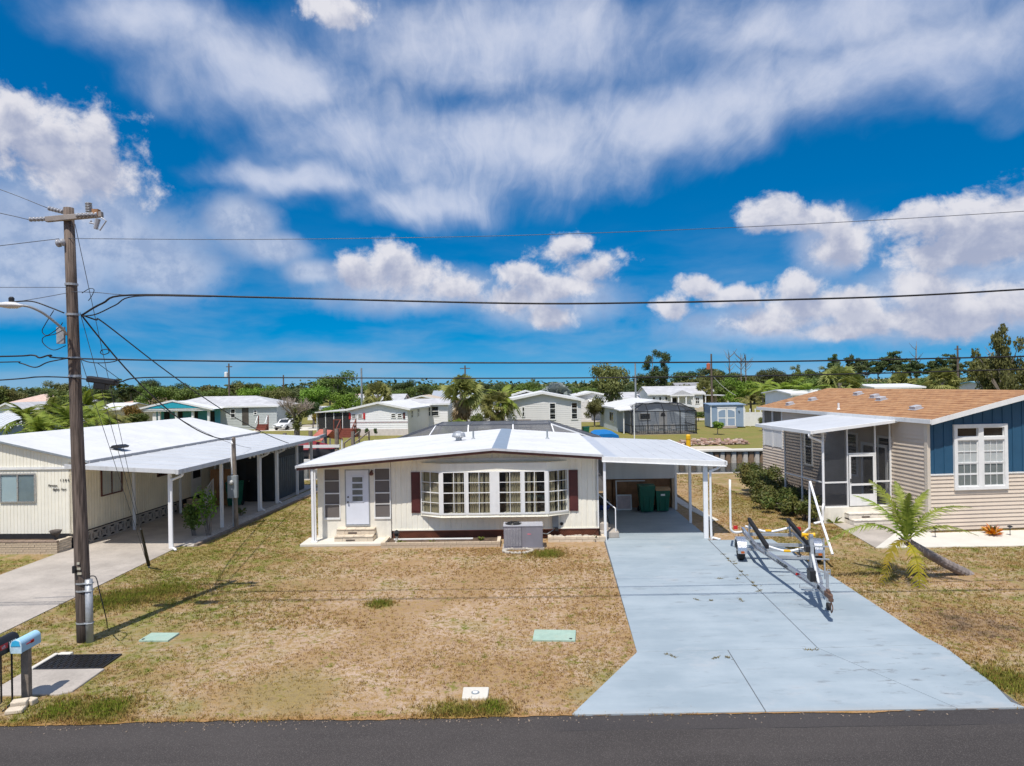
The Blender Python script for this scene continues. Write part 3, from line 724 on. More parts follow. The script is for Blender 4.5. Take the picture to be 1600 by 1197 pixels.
def cover(px0, label):
    c = [gp(*p) for p in px0]; cx = sum((p for p in c), Vector()) / len(c)
    t = thing('utility_cover', label, 'utility cover', (cx.x, cx.y, 0))
    poly = [(p.x - cx.x, p.y - cx.y) for p in c]
    MB().prism(poly, 'z', -0.1, 0.045).build('lid', PADGREEN, t, bevel=0.012)
    q = Vector(poly[0]).lerp(Vector((0, 0)), 0.22)
    MB().lathe([(0.035, 0.046), (0.035, 0.05)], (q.x, q.y, 0), 10).build('lift_hole', DARKIN, t)
cover([(217, 1003), (237, 991), (281, 991), (263, 1003)], 'pale green utility cover in the grass right of the pole')
cover([(899, 1003), (900, 987), (835, 986), (832, 1002)], 'pale green utility cover in the lawn left of the blue drive')
c0 = gp(743, 1085)
mp = thing('meter_pad', 'small white square concrete pad with a round cap near the kerb', 'concrete pad', (c0.x, c0.y, 0))
MB().prism([(-0.235, -0.22), (0.21, -0.235), (0.235, -0.18), (0.245, 0.21), (-0.24, 0.225)], 'z', -0.1, 0.05).build('pad', CONCW, mp, bevel=0.02)
MB().lathe([(0.075, 0.05), (0.075, 0.058), (0.05, 0.058)], (0, -0.03, 0), 16).build('ring', GREYM, mp)
MB().lathe([(0.047, 0.05), (0.047, 0.064), (0.02, 0.068)], (0, -0.03, 0), 14).build('cap', WHITE, mp)

# ------------------------------------------------------------------ grass blades and weeds
rng = np.random.default_rng(11)
def in_poly(P, poly):
    x, y = P[:, 0], P[:, 1]; r = np.zeros(len(P), bool); n = len(poly)
    for i in range(n):
        x0, y0 = poly[i][0], poly[i][1]; x1, y1 = poly[(i + 1) % n][0], poly[(i + 1) % n][1]
        if y0 == y1: continue
        c = ((y0 > y) != (y1 > y)) & (x < (x1 - x0) * (y - y0) / (y1 - y0) + x0); r ^= c
    return r
KEEP_OUT = [DRIVE_POLY, LDRIVE_POLY, PAD_POLY, WALK2, wp,
            [(-10.0, 12.75), (-8.38, 12.75), (-8.38, 14.82), (-10.0, 14.82)],
            [(-7.6, 23.75), (3.25, 23.75), (3.25, 36), (-7.6, 36)], [(3.2, 24.4), (8.0, 24.4), (7.9, 33), (3.2, 33)],
            [(-17, 24.5), (-11.3, 24.5), (-10.4, 40), (-17, 40)], [(11.7, 26.4), (26, 25), (26, 42), (11.0, 42)],
            [(-24, 23.2), (-16.0, 23.2), (-16.0, 42), (-24, 42)],
            [(c0.x - .25, c0.y - .24), (c0.x + .25, c0.y - .24), (c0.x + .25, c0.y + .24), (c0.x - .25, c0.y + .24)],
            [gp(217, 1003), gp(237, 991), gp(281, 991), gp(263, 1003)], [gp(899, 1003), gp(900, 987), gp(835, 986), gp(832, 1002)]]
def tufts(x0, x1, y0, y1, dens, blades, h, w, spread):
    n = int((x1 - x0) * (y1 - y0) * dens)
    P = np.stack([rng.uniform(x0, x1, n), rng.uniform(y0, y1, n)], 1)
    # clumpy cover: bare soil shows between
    f = np.zeros(n)
    for k in range(5):
        a = rng.uniform(0, 6.28, 2); s = 0.8 * 1.9 ** k
        f += np.sin(P[:, 0] * s * math.cos(a[0]) + P[:, 1] * s * math.sin(a[0]) + a[1]) * 0.75 ** k
    bare = 1 - 0.5 * np.exp(-(((P[:, 0] + 1.5) / 4.5) ** 2 + ((P[:, 1] - 18) / 4.5) ** 2))
    P = P[rng.uniform(0, 1, n) < (0.62 + 0.30 * f) * bare]
    for poly in KEEP_OUT: P = P[~in_poly(P, poly)]
    n = len(P); B = n * blades
    base = np.repeat(P, blades, 0) + rng.normal(0, spread, (B, 2)); ed = base[:, 1] < 11.66 + 0.05 * np.sin(base[:, 0] * 3.1) * np.sin(base[:, 0] * 1.3 + 1); base[ed, 1] += rng.uniform(0.05, 0.3, ed.sum())
    hh = h * rng.uniform(0.45, 1.25, B); a = rng.uniform(0, 6.283, B); lean = rng.uniform(0.15, 1.3, B)
    d = np.stack([np.cos(a), np.sin(a)], 1); wv = np.stack([-d[:, 1], d[:, 0]], 1) * (w * rng.uniform(0.6, 1.4, B))[:, None]
    V = np.zeros((B, 3, 3))
    V[:, 0, :2] = base - wv; V[:, 1, :2] = base + wv; V[:, 0, 2] = V[:, 1, 2] = -0.003
    V[:, 2, :2] = base + d * (hh * lean)[:, None]; V[:, 2, 2] = hh
    return V.reshape(-1, 3)
Vs = [tufts(-12.2, 3.4, 11.62, 16.0, 330, 5, 0.035, 0.0065, 0.02), tufts(-12.2, 3.4, 16.0, 25, 210, 5, 0.045, 0.009, 0.025),
      tufts(8.4, 17.5, 11.62, 16.5, 330, 5, 0.038, 0.007, 0.02), tufts(8.6, 21, 16.5, 27, 210, 5, 0.045, 0.009, 0.025),
      tufts(-22, -15.8, 14, 24.6, 110, 5, 0.045, 0.009, 0.025), tufts(-12.5, -7, 25, 42, 130, 5, 0.05, 0.013, 0.03),
      tufts(7.6, 14, 24.4, 42, 130, 5, 0.05, 0.012, 0.03),
      tufts(-12.2, 1.2, 11.60, 11.86, 260, 6, 0.045, 0.007, 0.03), tufts(8.6, 17, 11.60, 11.86, 220, 6, 0.045, 0.007, 0.03)]
# lusher clumps where the lawn is green
for (px, py, r, s) in GREEN_SPOTS:
    if s < 0.7 or r > 1.6: continue
    c = gp(px, py); n = int(900 * r * r)
    Pp = np.stack([c.x + rng.normal(0, r * 0.45, n), c.y + rng.normal(0, r * 0.38, n)], 1); Pp = Pp[Pp[:, 1] > 11.7]
    for poly in KEEP_OUT: Pp = Pp[~in_poly(Pp, poly)]
    B = len(Pp) * 4; base = np.repeat(Pp, 4, 0) + rng.normal(0, 0.02, (B, 2)); hh = 0.10 * rng.uniform(0.5, 1.2, B) * (0.5 + 0.5 * min(1, s))
    a = rng.uniform(0, 6.283, B); d = np.stack([np.cos(a), np.sin(a)], 1); wv = np.stack([-d[:, 1], d[:, 0]], 1) * 0.009
    V = np.zeros((B, 3, 3)); V[:, 0, :2] = base - wv; V[:, 1, :2] = base + wv; V[:, 2, :2] = base + d * (hh * 0.6)[:, None]; V[:, 2, 2] = hh
    Vs.append(V.reshape(-1, 3))
V = np.concatenate(Vs); F = np.arange(len(V), dtype=np.int32).reshape(-1, 3)
go = bpy.data.objects.new('grass', np_mesh('grass', V, F, BLADE)); C.objects.link(go)
tag(go, 'dry straw coloured grass with green tufts on the front lawns', 'grass', kind='stuff')
nP = 360; px_e = np.concatenate([rng.uniform(-13, 1, nP // 2), rng.uniform(-13, 14, nP // 2)]); py_e = ROAD_Y - np.abs(rng.normal(0, 0.13, nP)) + 0.03; mb = MB()
for x, y in zip(px_e, py_e): s = float(rng.uniform(0.004, 0.013)); mb.box(x - s, y - s, -0.02, x + s * 0.8, y + s, -0.012 + s * 0.7)
mb.build('edge_gravel', mat('brown_crumbs', (0.26, 0.20, 0.15), 0.95, var=0.5)).name = 'edge_gravel'; tag(bpy.data.objects['edge_gravel'], 'loose sand and gravel crumbs along the edge of the asphalt', 'gravel', kind='stuff')
# weeds in the joints of the blue drive
def weed_mesh(seed, r=0.11):
    rg = random.Random(seed); mb = MB()
    for i in range(34):
        a = rg.uniform(0, 6.28); d = Vector((math.cos(a), math.sin(a), 0)); p = Vector((rg.gauss(0, r * 0.4), rg.gauss(0, r * 0.3), 0)); s = Vector((-d.y, d.x, 0)) * 0.008
        q = p + d * rg.uniform(0.02, 0.07) + Vector((0, 0, rg.uniform(0.015, 0.06))); mb.add([p - s, p + s, q + s * 0.4, q - s * 0.4], [(0, 1, 2, 3)])
    return mb.mesh('weed_tuft', mat('dry_weed', (0.16, 0.13, 0.05), 0.9, var=0.4))
ORD = 'first second third fourth fifth sixth seventh eighth ninth tenth eleventh twelfth thirteenth fourteenth fifteenth sixteenth seventeenth eighteenth nineteenth twentieth twenty-first twenty-second twenty-third twenty-fourth twenty-fifth twenty-sixth'.split()
LONGJ = [0, 1, 2, 3, 4, 5, 6, 7, 8]; MIDJ = [9, 10, 11]; LOWJ = [14, 15, 16, 17]
wm = [weed_mesh(1), weed_mesh(2, 0.08), weed_mesh(3, 0.14)]
for i, (x, y) in enumerate([(598, 100), (612, 115), (624, 124), (638, 132), (655, 157), (662, 170), (694, 194), (703, 206), (718, 222), (510, 252), (556, 255), (656, 254), (585, 182), (645, 182), (420, 438), (572, 446), (612, 446), (893, 420)]):
    p = gp(850 + x / 2.1333, 820 + y / 2.1333)
    w = put('weed_tuft', wm[i % 3], None, (p.x, p.y, 0.021), (0, 0, i * 1.3), (1.0 + 0.4 * ((i * 37) % 10) / 10, 0.8, 0.45))
    if i in LONGJ: lab = '%s weed tuft from the carport along the long joint of the blue drive' % ORD[LONGJ.index(i)]
    elif i in MIDJ: lab = '%s weed tuft from the left in the row across the upper blue drive' % ORD[MIDJ.index(i)]
    elif i in LOWJ: lab = '%s weed tuft from the left in the row across the lower blue drive' % ORD[LOWJ.index(i)]
    else: lab = '%s dry weed tuft between the long joint and the carport side of the drive' % ('left' if i == 12 else 'right')
    tag(w, lab, 'weed', 'weeds in the drive joints')
# ------------------------------------------------------------------ shared building pieces
def ribbed_wall(name, x0, x1, z0, ztop, m, parent, y=0.0, t=0.12, pitch=0.2, rib=0.014, axis='x', kind=None, rw=0.05):
    """wall sheet with raised vertical ribs; runs along x (front face at y) or along y (axis 'y', outer face at y as x); ztop is a function"""
    mb = MB(); zt = ztop if callable(ztop) else (lambda q: ztop)
    def P(a, d, z): return (a, y + d, z) if axis == 'x' else (y + d, a, z)
    sg = 1 if t > 0 else -1
    n = max(1, int(round((x1 - x0) / pitch)))
    prof = []
    for i in range(n):
        a = x0 + (x1 - x0) * i / n; b = x0 + (x1 - x0) * (i + 1) / n; w = min(rw, (b - a) * 0.4)
        prof += [(a, 0.0), (b - w, 0.0), (b - w * 0.8, sg * rib), (b - w * 0.2, sg * rib)]
    prof.append((x1, 0.0))
    for (a, d0), (b, d1) in zip(prof, prof[1:]):
        mb.quad(P(a, d0, z0), P(b, d1, z0), P(b, d1, zt(b)), P(a, d0, zt(a)))
    mb.quad(P(x0, t, z0), P(x1, t, z0), P(x1, t, zt(x1)), P(x0, t, zt(x0)))
    mb.quad(P(x0, 0, z0), P(x0, t, z0), P(x0, t, zt(x0)), P(x0, 0, zt(x0)))
    mb.quad(P(x1, 0, z0), P(x1, t, z0), P(x1, t, zt(x1)), P(x1, 0, zt(x1)))
    return mb.build(name, m, parent, kind=kind)
def lap_board_mesh(L, h, m, name='siding_board'):
    """one clapboard, outer face towards -y, starting at the origin"""
    mb = MB(); mb.prism([(0.0, 0.0), (-0.042, 0.0), (-0.006, h), (0.0, h)], 'x', 0.0, L); return mb.mesh(name, m)
_boards = {}
def lap_wall(parent, x0, x1, z0, z1, m, h=0.15, y=0.0, rz=0.0, holes=(), name='siding_board', origin=None):
    """courses of boards as parts; holes = (xa, xb, za, zb) are left out"""
    n = int(math.ceil((z1 - z0) / h)); h = (z1 - z0) / n
    for i in range(n):
        za, zb = z0 + i * h, z0 + (i + 1) * h; segs = [(x0, x1)]
        for (xa, xb, ha, hb) in holes:
            if ha < zb - 0.01 and hb > za + 0.01:
                new = []
                for (a, b) in segs:
                    if xb <= a or xa >= b: new.append((a, b)); continue
                    if xa > a: new.append((a, xa))
                    if xb < b: new.append((xb, b))
                segs = new
        for (a, b) in segs:
            if b - a < 0.02: continue
            key = (round(b - a, 3), round(h, 4), m.name)
            if key not in _boards: _boards[key] = lap_board_mesh(b - a, h, m)
            M = Matrix.Rotation(rz, 4, 'Z'); p = M @ Vector((a, y, za)) if origin is None else Vector(origin) + M @ Vector((a, y, za))
            put(name, _boards[key], parent, p, (0, 0, rz))
_cache = {}
def cached(key, fn):
    if key not in _cache: _cache[key] = fn()
    return _cache[key]
def window(parent, x0, x1, z0, z1, y=0.0, cols=1, rows=2, frame=0.05, depth=0.05, fm=None, glass=None, back=None, name='window', bar=0.02, sill=False, rz=0.0, origin=(0, 0, 0)):
    """frame proud of the wall, muntins, one pane per light, backing behind. Local +y goes into the wall."""
    fm = fm or WHITE; glass = glass or GLASSD; back = back or DIMIN
    M = Matrix.Translation(Vector(origin)) @ Matrix.Rotation(rz, 4, 'Z')
    mb = MB()
    def bx(*a): mb.box(*a)
    W, H = x1 - x0, z1 - z0; f = frame
    bx(0, -depth, 0, f, 0.01, H); bx(W - f, -depth, 0, W, 0.01, H); bx(f, -depth, H - f, W - f, 0.01, H); bx(f, -depth, 0, W - f, 0.01, f)
    if sill: bx(-0.03, -depth - 0.04, -0.05, W + 0.03, 0.01, 0.0)
    iw, ih = W - 2 * f, H - 2 * f
    for i in range(1, cols): bx(f + iw * i / cols - bar / 2, -depth * 0.8, f, f + iw * i / cols + bar / 2, 0, H - f)
    for j in range(1, rows):
        bw = bar * (1.6 if rows % 2 == 0 and j == rows // 2 else 1); z = f + ih * j / rows; bx(f, -depth * 0.78, z - bw / 2, W - f, 0, z + bw / 2)
    o = mb.build(name, fm, parent); o.location = M @ Vector((x0, y, z0)); o.rotation_euler = (0, 0, rz)
    key = ('pane', round(iw / cols - bar, 3), round(ih / rows - bar, 3), glass.name)
    pw, ph = iw / cols - bar, ih / rows - bar
    pm = cached(key, lambda: MB().box(0, -0.004, 0, pw, 0.004, ph).mesh('pane', glass))
    for i in range(cols):
        for j in range(rows): put('pane', pm, o, (f + iw * i / cols + bar / 2, -depth * 0.45, f + ih * j / rows + bar / 2))
    bk = MB().box(f * 0.5, -0.009, f * 0.5, W - f * 0.5, -0.003, H - f * 0.5).build('window_backing', back, o)  # pale blind where one hangs, otherwise a dark sheet for the unlit room
    return o
def brick_run(parent, name, x0, x1, y0, y1, z0, courses, L, h, m, along='x', gap=0.008, seed=0):
    """courses of single bricks with recessed joints"""
    rg = random.Random(seed)
    for c in range(courses):
        a0, a1 = (x0, x1) if along == 'x' else (y0, y1); p = a0 - (L / 2 if c % 2 else 0)
        while p < a1 - 0.03:
            a, b = max(p, a0), min(p + L - gap, a1)
            if b - a > 0.04:
                j = rg.uniform(-0.006, 0.006); w = b - a
                dx, dy = (w, y1 - y0) if along == 'x' else (x1 - x0, w)
                key = (name, round(dx, 2), round(dy, 2), round(h, 3), m.name)
                me = cached(key, lambda: MB().box(0, 0, 0, dx, dy, h - gap).mesh(name, m))
                put(name, me, parent, (a, y0 + j, z0 + c * h) if along == 'x' else (x0 + j, a, z0 + c * h))
            p += L

# ------------------------------------------------------------------ the white mobile home in the middle
HX, HY, HR = -0.70, 25.2, R(-0.9)
H = thing('mobile_home', 'cream mobile home with white coated roof, wide bay window and maroon shutters in the middle', 'mobile home', (HX, HY, 0), HR)
def to_world(p, o=H):
    return Matrix.Translation(o.location) @ Matrix.Rotation(o.rotation_euler.z, 4, 'Z') @ Vector(p)
def roof_z(x): return 3.40 - 0.073 * abs(x) - (0.004 * max(0, -x - 3.9))
WL, WR, PL = -3.84, 3.83, -6.56       # main wall left and right, porch left
D = 9.6
ribbed_wall('front_wall', WL, WR, 0.37, lambda x: roof_z(x) - 0.12, CREAM2, H, pitch=0.2, kind='stuff')
ribbed_wall('side_wall', 0.0, D, 0.37, lambda y: roof_z(WR) - 0.1, GREYSID, H, y=WR, t=-0.12, axis='y', pitch=0.25, kind='stuff')
MB().box(PL, 0.1, 0.0, PL + 0.12, D, 2.9).build('porch_side_wall', STUCCO, H)
MB().box(PL, D - 0.1, 0, WR, D, 2.95).build('rear_wall', CREAM2, H)
MB().box(WL + 0.02, -0.02, 0.33, WR, 0.02, 0.375).build('bottom_rail', CREAM2, H)
# roof: two slopes with lapped seams, ridge cap, edge metal and brown fascia
def roof_half(xa, xb):
    mb = MB(); n = 8
    for i in range(n):
        y0, y1 = -0.76 + 10.66 * i / n, -0.76 + 10.66 * (i + 1) / n; e = 0.006 if i % 2 else 0.0
        p = [(xa, y0, roof_z(xa) + e), (xb, y0, roof_z(xb) + e), (xb, y1, roof_z(xb) + e), (xa, y1, roof_z(xa) + e)]; mb.slab(p, 0.05)
    return mb
roof_half(-7.10, -0.01).build('roof', ROOFW, H)
roof_half(0.01, 3.92).build('roof', ROOFW, H)
mb = MB(); mb.prism([(-0.05, roof_z(0) + 0.012), (0.22, roof_z(0.22) + 0.020), (0.48, roof_z(0.48) + 0.012), (0.48, roof_z(0.48) + 0.004), (-0.05, roof_z(0) + 0.002)], 'y', -0.78, 9.92)
mb.build('ridge_cap', mat('grey_ridge_metal', (0.26, 0.32, 0.39), 0.5, 0.2, var=0.08, dirt=0.2), H)
mb = MB()
for a, b in ((-7.12, 0.0), (0.0, 3.94)):
    mb.prism([(a, roof_z(a) + 0.01), (b, roof_z(b) + 0.01), (b, roof_z(b) - 0.07), (a, roof_z(a) - 0.07)], 'y', -0.80, -0.77)
mb.prism([(-0.80, roof_z(-7.1) + 0.008), (9.92, roof_z(-7.1) + 0.008), (9.92, roof_z(-7.1) - 0.10), (-0.80, roof_z(-7.1) - 0.10)], 'x', -7.14, -7.11)
mb.build('edge_metal', mat('grey_white_edge_metal', (0.62, 0.63, 0.65), 0.4, 0.2, var=0.06, dirt=0.3), H)
mb = MB()
for a, b in ((-7.08, 0.0), (0.0, 3.9)):
    mb.prism([(a, roof_z(a) - 0.06), (b, roof_z(b) - 0.06), (b, roof_z(b) - 0.165), (a, roof_z(a) - 0.165)], 'y', -0.76, -0.72)
mb.prism([(-0.76, 2.78), (9.9, 2.78), (9.9, 2.70), (-0.76, 2.70)], 'x', -7.10, -7.06)
mb.build('fascia', BROWN, H)
mb = MB()
for a, b in ((-7.06, 0.0), (0.0, 3.9)):
    mb.prism([(a, roof_z(a) - 0.062), (b, roof_z(b) - 0.062), (b, roof_z(b) - 0.09), (a, roof_z(a) - 0.09)], 'y', -0.72, 0.0)
mb.build('soffit', CREAM2, H)
mb = MB(); mb.box(-3.0, -0.055, 2.90, 3.83, -0.016, 2.98); mb.box(-0.10, -0.045, 2.98, -0.06, -0.016, 3.2); mb.build('gable_trim', WHITE, H)
# lattice skirting: crossed laths in front of a dark backing
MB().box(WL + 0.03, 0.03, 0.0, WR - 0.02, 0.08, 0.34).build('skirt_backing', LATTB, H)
mb = MB()
n = int((WR - WL) / 0.085)
for i in range(n):
    x = WL + 0.06 + i * 0.085
    if x + 0.26 > WR: break
    mb.bar((x, 0.012, 0.05), (x + 0.25, 0.012, 0.33), 0.006, 0.022, up=(0, 1, 0)); mb.bar((x + 0.25, 0.022, 0.05), (x, 0.022, 0.33), 0.006, 0.022, up=(0, 1, 0))
mb.box(WL + 0.03, -0.004, 0.30, WR - 0.02, 0.03, 0.335); mb.box(WL + 0.03, -0.004, 0.02, WR - 0.02, 0.03, 0.055)
mb.build('lattice_skirt', LATT, H, kind='stuff')
# shutters with raised panels
for xa in (-3.09, 2.74):
    s = MB().box(xa, -0.045, 0.99, xa + 0.33, -0.015, 2.50).build('shutter', MAROON, H, bevel=0.006)
    mb = MB(); mb.box(xa + 0.05, -0.056, 1.06, xa + 0.28, -0.046, 1.70); mb.box(xa + 0.05, -0.056, 1.78, xa + 0.28, -0.046, 2.43); mb.build('shutter_panel', MAROON, s, bevel=0.004)
# bay window
BF = -0.48; B0, B1, B2, B3 = -2.72, -1.93, 1.91, 2.70
bay = MB(); plan = [(B0, -0.012), (B1, BF), (B2, BF), (B3, -0.012)]
bay.prism(plan, 'z', 0.90, 0.985); bay.prism([(B0 - 0.04, -0.012), (B1 - 0.02, BF - 0.045), (B2 + 0.02, BF - 0.045), (B3 + 0.04, -0.012)], 'z', 0.885, 0.905)
bay.prism(plan, 'z', 2.545, 2.84)
bayo = bay.build('bay_window', CREAM2, H)
MB().box(B0 + 0.1, -0.02, 0.985, B3 - 0.1, -0.012, 2.545).build('room_backing', DARKIN, bayo)
for xa, xb, o_ in ((-0.13, 0.16, 0.02), (B1 - 0.055, B1 + 0.055, 0.015), (B2 - 0.055, B2 + 0.055, 0.015), (-1.06, -0.96, 0.012), (0.98, 1.08, 0.012)):
    MB().box(xa, BF - o_, 0.985, xb, BF + 0.05, 2.545).build('mullion', WHITE, bayo)
def bay_unit(p, q, seed):
    """one sash: 2 by 4 lights between the plan points p and q, with pleated curtain behind"""
    p, q = Vector((*p, 0)), Vector((*q, 0)); d = q - p; L = d.length; d.normalize(); rz = math.atan2(d.y, d.x)
    Hh = 2.545 - 0.985; f = 0.034; bar = 0.021
    fr = MB(); fr.box(0, -0.025, 0, f, 0.02, Hh); fr.box(L - f, -0.025, 0, L, 0.02, Hh); fr.box(f, -0.025, 0, L - f, 0.02, f + 0.02); fr.box(f, -0.025, Hh - f, L - f, 0.02, Hh)
    iw, ih = L - 2 * f, Hh - 2 * f - 0.02
    fr.box(L / 2 - bar / 2, -0.018, f, L / 2 + bar / 2, 0.01, Hh - f)
    for j in (1, 2, 3):
        z = f + 0.02 + ih * j / 4; b = 0.034 if j == 2 else bar; fr.box(f, -0.016, z - b / 2, L - f, 0.012, z + b / 2)
    o = fr.build('window_frame', WHITE, bayo); o.location = (p.x, p.y, 0.985); o.rotation_euler = (0, 0, rz)
    pw, ph = iw / 2 - bar / 2 - 0.004, ih / 4 - bar
    pm = cached(('bpane', round(pw, 3), round(ph, 3)), lambda: MB().box(0, -0.003, 0, pw, 0.003, ph).mesh('pane', GLASS))
    M = Matrix.Translation(o.location) @ Matrix.Rotation(rz, 4, 'Z')
    for i in range(2):
        for j in range(4):
            c = put('pane', pm, bayo, M @ Vector((f + (0 if i == 0 else iw / 2 + bar / 2 + 0.002), 0.0, f + 0.03 + ih * j / 4)), (0, 0, rz))
    # pleated curtain covering a part of the sash
    rg = random.Random(seed); a, b = [(0.05, 0.98), (0.42, 1.0), (0.0, 1.0), (0.30, 1.0), (0.0, 0.60), (0.0, 0.98)][seed]
    x0, x1 = f + iw * a, f + iw * b; mb = MB(); n = int((x1 - x0) / 0.042); prev = None
    for k in range(n + 1):
        x = x0 + (x1 - x0) * k / n; y = 0.055 + (0.026 if k % 2 else -0.024) + rg.uniform(-0.008, 0.008)
        if prev and not (rg.random() < 0.24): mb.quad((prev[0], prev[1], 0.05), (x, y, 0.05), (x, y, Hh - 0.06), (prev[0], prev[1], Hh - 0.06))
        prev = (x, y)
    c = mb.build('curtain', CURT, bayo); c.location = M @ Vector((0, 0, 0)); c.rotation_euler = (0, 0, rz)
bay_unit((B0, -0.03), (B1 - 0.045, BF + 0.03), 0)
bay_unit((B1 + 0.05, BF), (-1.055, BF), 1); bay_unit((-0.965, BF), (-0.13, BF), 2)
bay_unit((0.16, BF), (0.985, BF), 3); bay_unit((1.075, BF), (B2 - 0.05, BF), 4)
bay_unit((B2 + 0.045, BF + 0.03), (B3, -0.03), 5)
# porch front: stuccoed panels with screened openings and the door
def porch_wall():
    y0, y1 = -0.06, 0.07; mb = MB()
    zt = lambda x: roof_z(x) - 0.09
    def col(a, b, z0, z1=None):
        mb.prism([(a, z0), (b, z0), (b, zt(b) if z1 is None else z1), (a, zt(a) if z1 is None else z1)], 'y', y0, y1)
    col(PL, -6.33, 0); col(-6.33, -5.72, 0, 0.82); col(-6.33, -5.72, 2.68); col(-5.72, -5.54, 0); col(-5.54, -4.62, 0, 0.56); col(-5.54, -4.62, 2.63); col(-4.62, -4.46, 0); col(-4.46, -3.85, 0, 0.82); col(-4.46, -3.85, 2.68)
    return mb
porch_wall().build('porch_wall', STUCCO, H)
for xa, xb in ((-6.33, -5.72), (-4.46, -3.85)):
    mb = MB(); f = 0.035; za, zb = 0.82, 2.68
    mb.box(xa, -0.075, za, xa + f, 0.0, zb); mb.box(xb - f, -0.075, za, xb, 0.0, zb); mb.box(xa + f, -0.075, zb - f, xb - f, 0, zb); mb.box(xa, -0.095, za - 0.03, xb, 0.0, za + f)
    zs = [za + f + (zb - za - 2 * f) * k for k in (0, 0.27, 0.5, 0.76, 1)]
    for k in (1, 2, 3):
        w = 0.045 if k == 2 else 0.022; mb.box(xa + f, -0.068, zs[k] - w / 2, xb - f, -0.02, zs[k] + w / 2)
    o = mb.build('porch_window', WHITE, H)
    for k in range(4): MB().box(xa + f, -0.04, zs[k] + 0.015, xb - f, -0.034, zs[k + 1] - 0.015).build('pane', SCREENG, o)
    MB().box(xa + f, 0.0, za, xb - f, 0.01, zb).build('window_backing', DIMIN, o)  # dim sheet, its colour stands for the unlit inside of the porch
do = MB().box(-5.50, -0.085, 0.60, -4.66, -0.04, 2.60).build('door', DOORW, H, bevel=0.006)
mb = MB(); mb.box(-5.54, -0.075, 0.57, -5.505, 0.0, 2.63); mb.box(-4.655, -0.075, 0.57, -4.62, 0, 2.63); mb.box(-5.505, -0.075, 2.605, -4.655, 0, 2.63); mb.box(-5.53, -0.11, 0.55, -4.63, 0, 0.585)
mb.build('door_frame', mat('grey_door_frame', (0.32, 0.33, 0.33), 0.5, var=0.1), H)
mb = MB(); xa, xb, za, zb = -5.30, -4.84, 1.42, 2.40
mb.box(xa, -0.10, za, xa + 0.04, -0.085, zb); mb.box(xb - 0.04, -0.10, za, xb, -0.085, zb); mb.box(xa, -0.10, zb - 0.04, xb, -0.085, zb); mb.box(xa, -0.10, za, xb, -0.085, za + 0.04)
for k in range(1, 4): mb.box(xa + 0.04, -0.10, za + k * 0.245 - 0.008, xb - 0.04, -0.086, za + k * 0.245 + 0.008)
mb.build('window', DOORW, do)
for k in range(4): MB().box(xa + 0.04, -0.0905, za + 0.045 + k * 0.235, xb - 0.04, -0.086, za + 0.22 + k * 0.235).build('pane', mat('jalousie_glass', (0.16, 0.17, 0.165), 0.15, var=0.25, scale=3), do)
MB().lathe([(0.03, 0), (0.03, 0.03), (0.012, 0.035)], (0, 0, 0), 10, Matrix.Translation((-5.42, -0.085, 1.62)) @ Matrix.Rotation(R(90), 4, 'X')).build('lock', BLACKM, do, smooth=True)
mb = MB(); mb.lathe([(0.015, 0), (0.02, 0.03), (0.034, 0.05), (0.03, 0.075), (0.01, 0.08)], (0, 0, 0), 12, Matrix.Translation((-5.42, -0.085, 1.44)) @ Matrix.Rotation(R(90), 4, 'X'))
mb.build('handle', BLACKM, do, smooth=True)
# porch lamp
mb = MB(); mb.box(-4.56, -0.10, 2.50, -4.50, -0.06, 2.60); mb.tube([(-4.53, -0.08, 2.58), (-4.53, -0.17, 2.62), (-4.53, -0.19, 2.56)], 0.012, 6); mb.lathe([(0.03, 0.0), (0.085, -0.10), (0.08, -0.12), (0.055, -0.16)], (-4.53, -0.19, 2.58), 12)
mb.build('wall_lamp', BROWN, H, smooth=True)
MB().box(-6.95, -0.98, 0.0, -3.86, 0.1, 0.10).build('porch_slab', CONCW, H, bevel=0.015)
pm_ = MB(); pm_.box(-6.60, -0.72, 0.10, -6.51, -0.62, 2.72); pm_.box(-6.49, -0.70, 0.10, -6.44, -0.64, 2.72); pm_.box(-6.64, -0.75, 0.10, -6.41, -0.60, 0.14); pm_.build('porch_post', PVC, H, bevel=0.006)
pm_ = MB(); pm_.box(-6.85, -0.62, 0.02, -6.62, 0.5, 0.09); pm_.build('porch_side_kerb', BRICKC, H)
# roof vents
mb = MB(); t0 = (-1.72, 4.4)
mb.lathe([(0.16, 0.0), (0.13, 0.05), (0.13, 0.12), (0.26, 0.16), (0.29, 0.24), (0.24, 0.34), (0.12, 0.40), (0.03, 0.42)], (t0[0], t0[1], roof_z(t0[0])), 16)
for k in range(16):
    a = 2 * PI * k / 16; mb.bar((t0[0] + 0.285 * math.cos(a), t0[1] + 0.285 * math.sin(a), roof_z(t0[0]) + 0.17), (t0[0] + 0.20 * math.cos(a + .3), t0[1] + 0.20 * math.sin(a + .3), roof_z(t0[0]) + 0.38), 0.05, 0.012)
mb.build('turbine_vent', GALV, H)
for (x, y, h) in ((-1.1, 4.6, 0.34), (2.15, 5.2, 0.38)):
    mb = MB(); z = roof_z(x); mb.lathe([(0.10, 0), (0.05, 0.05), (0.038, 0.06), (0.038, h)], (x, y, z), 10); mb.build('vent_pipe', GREYM, H)
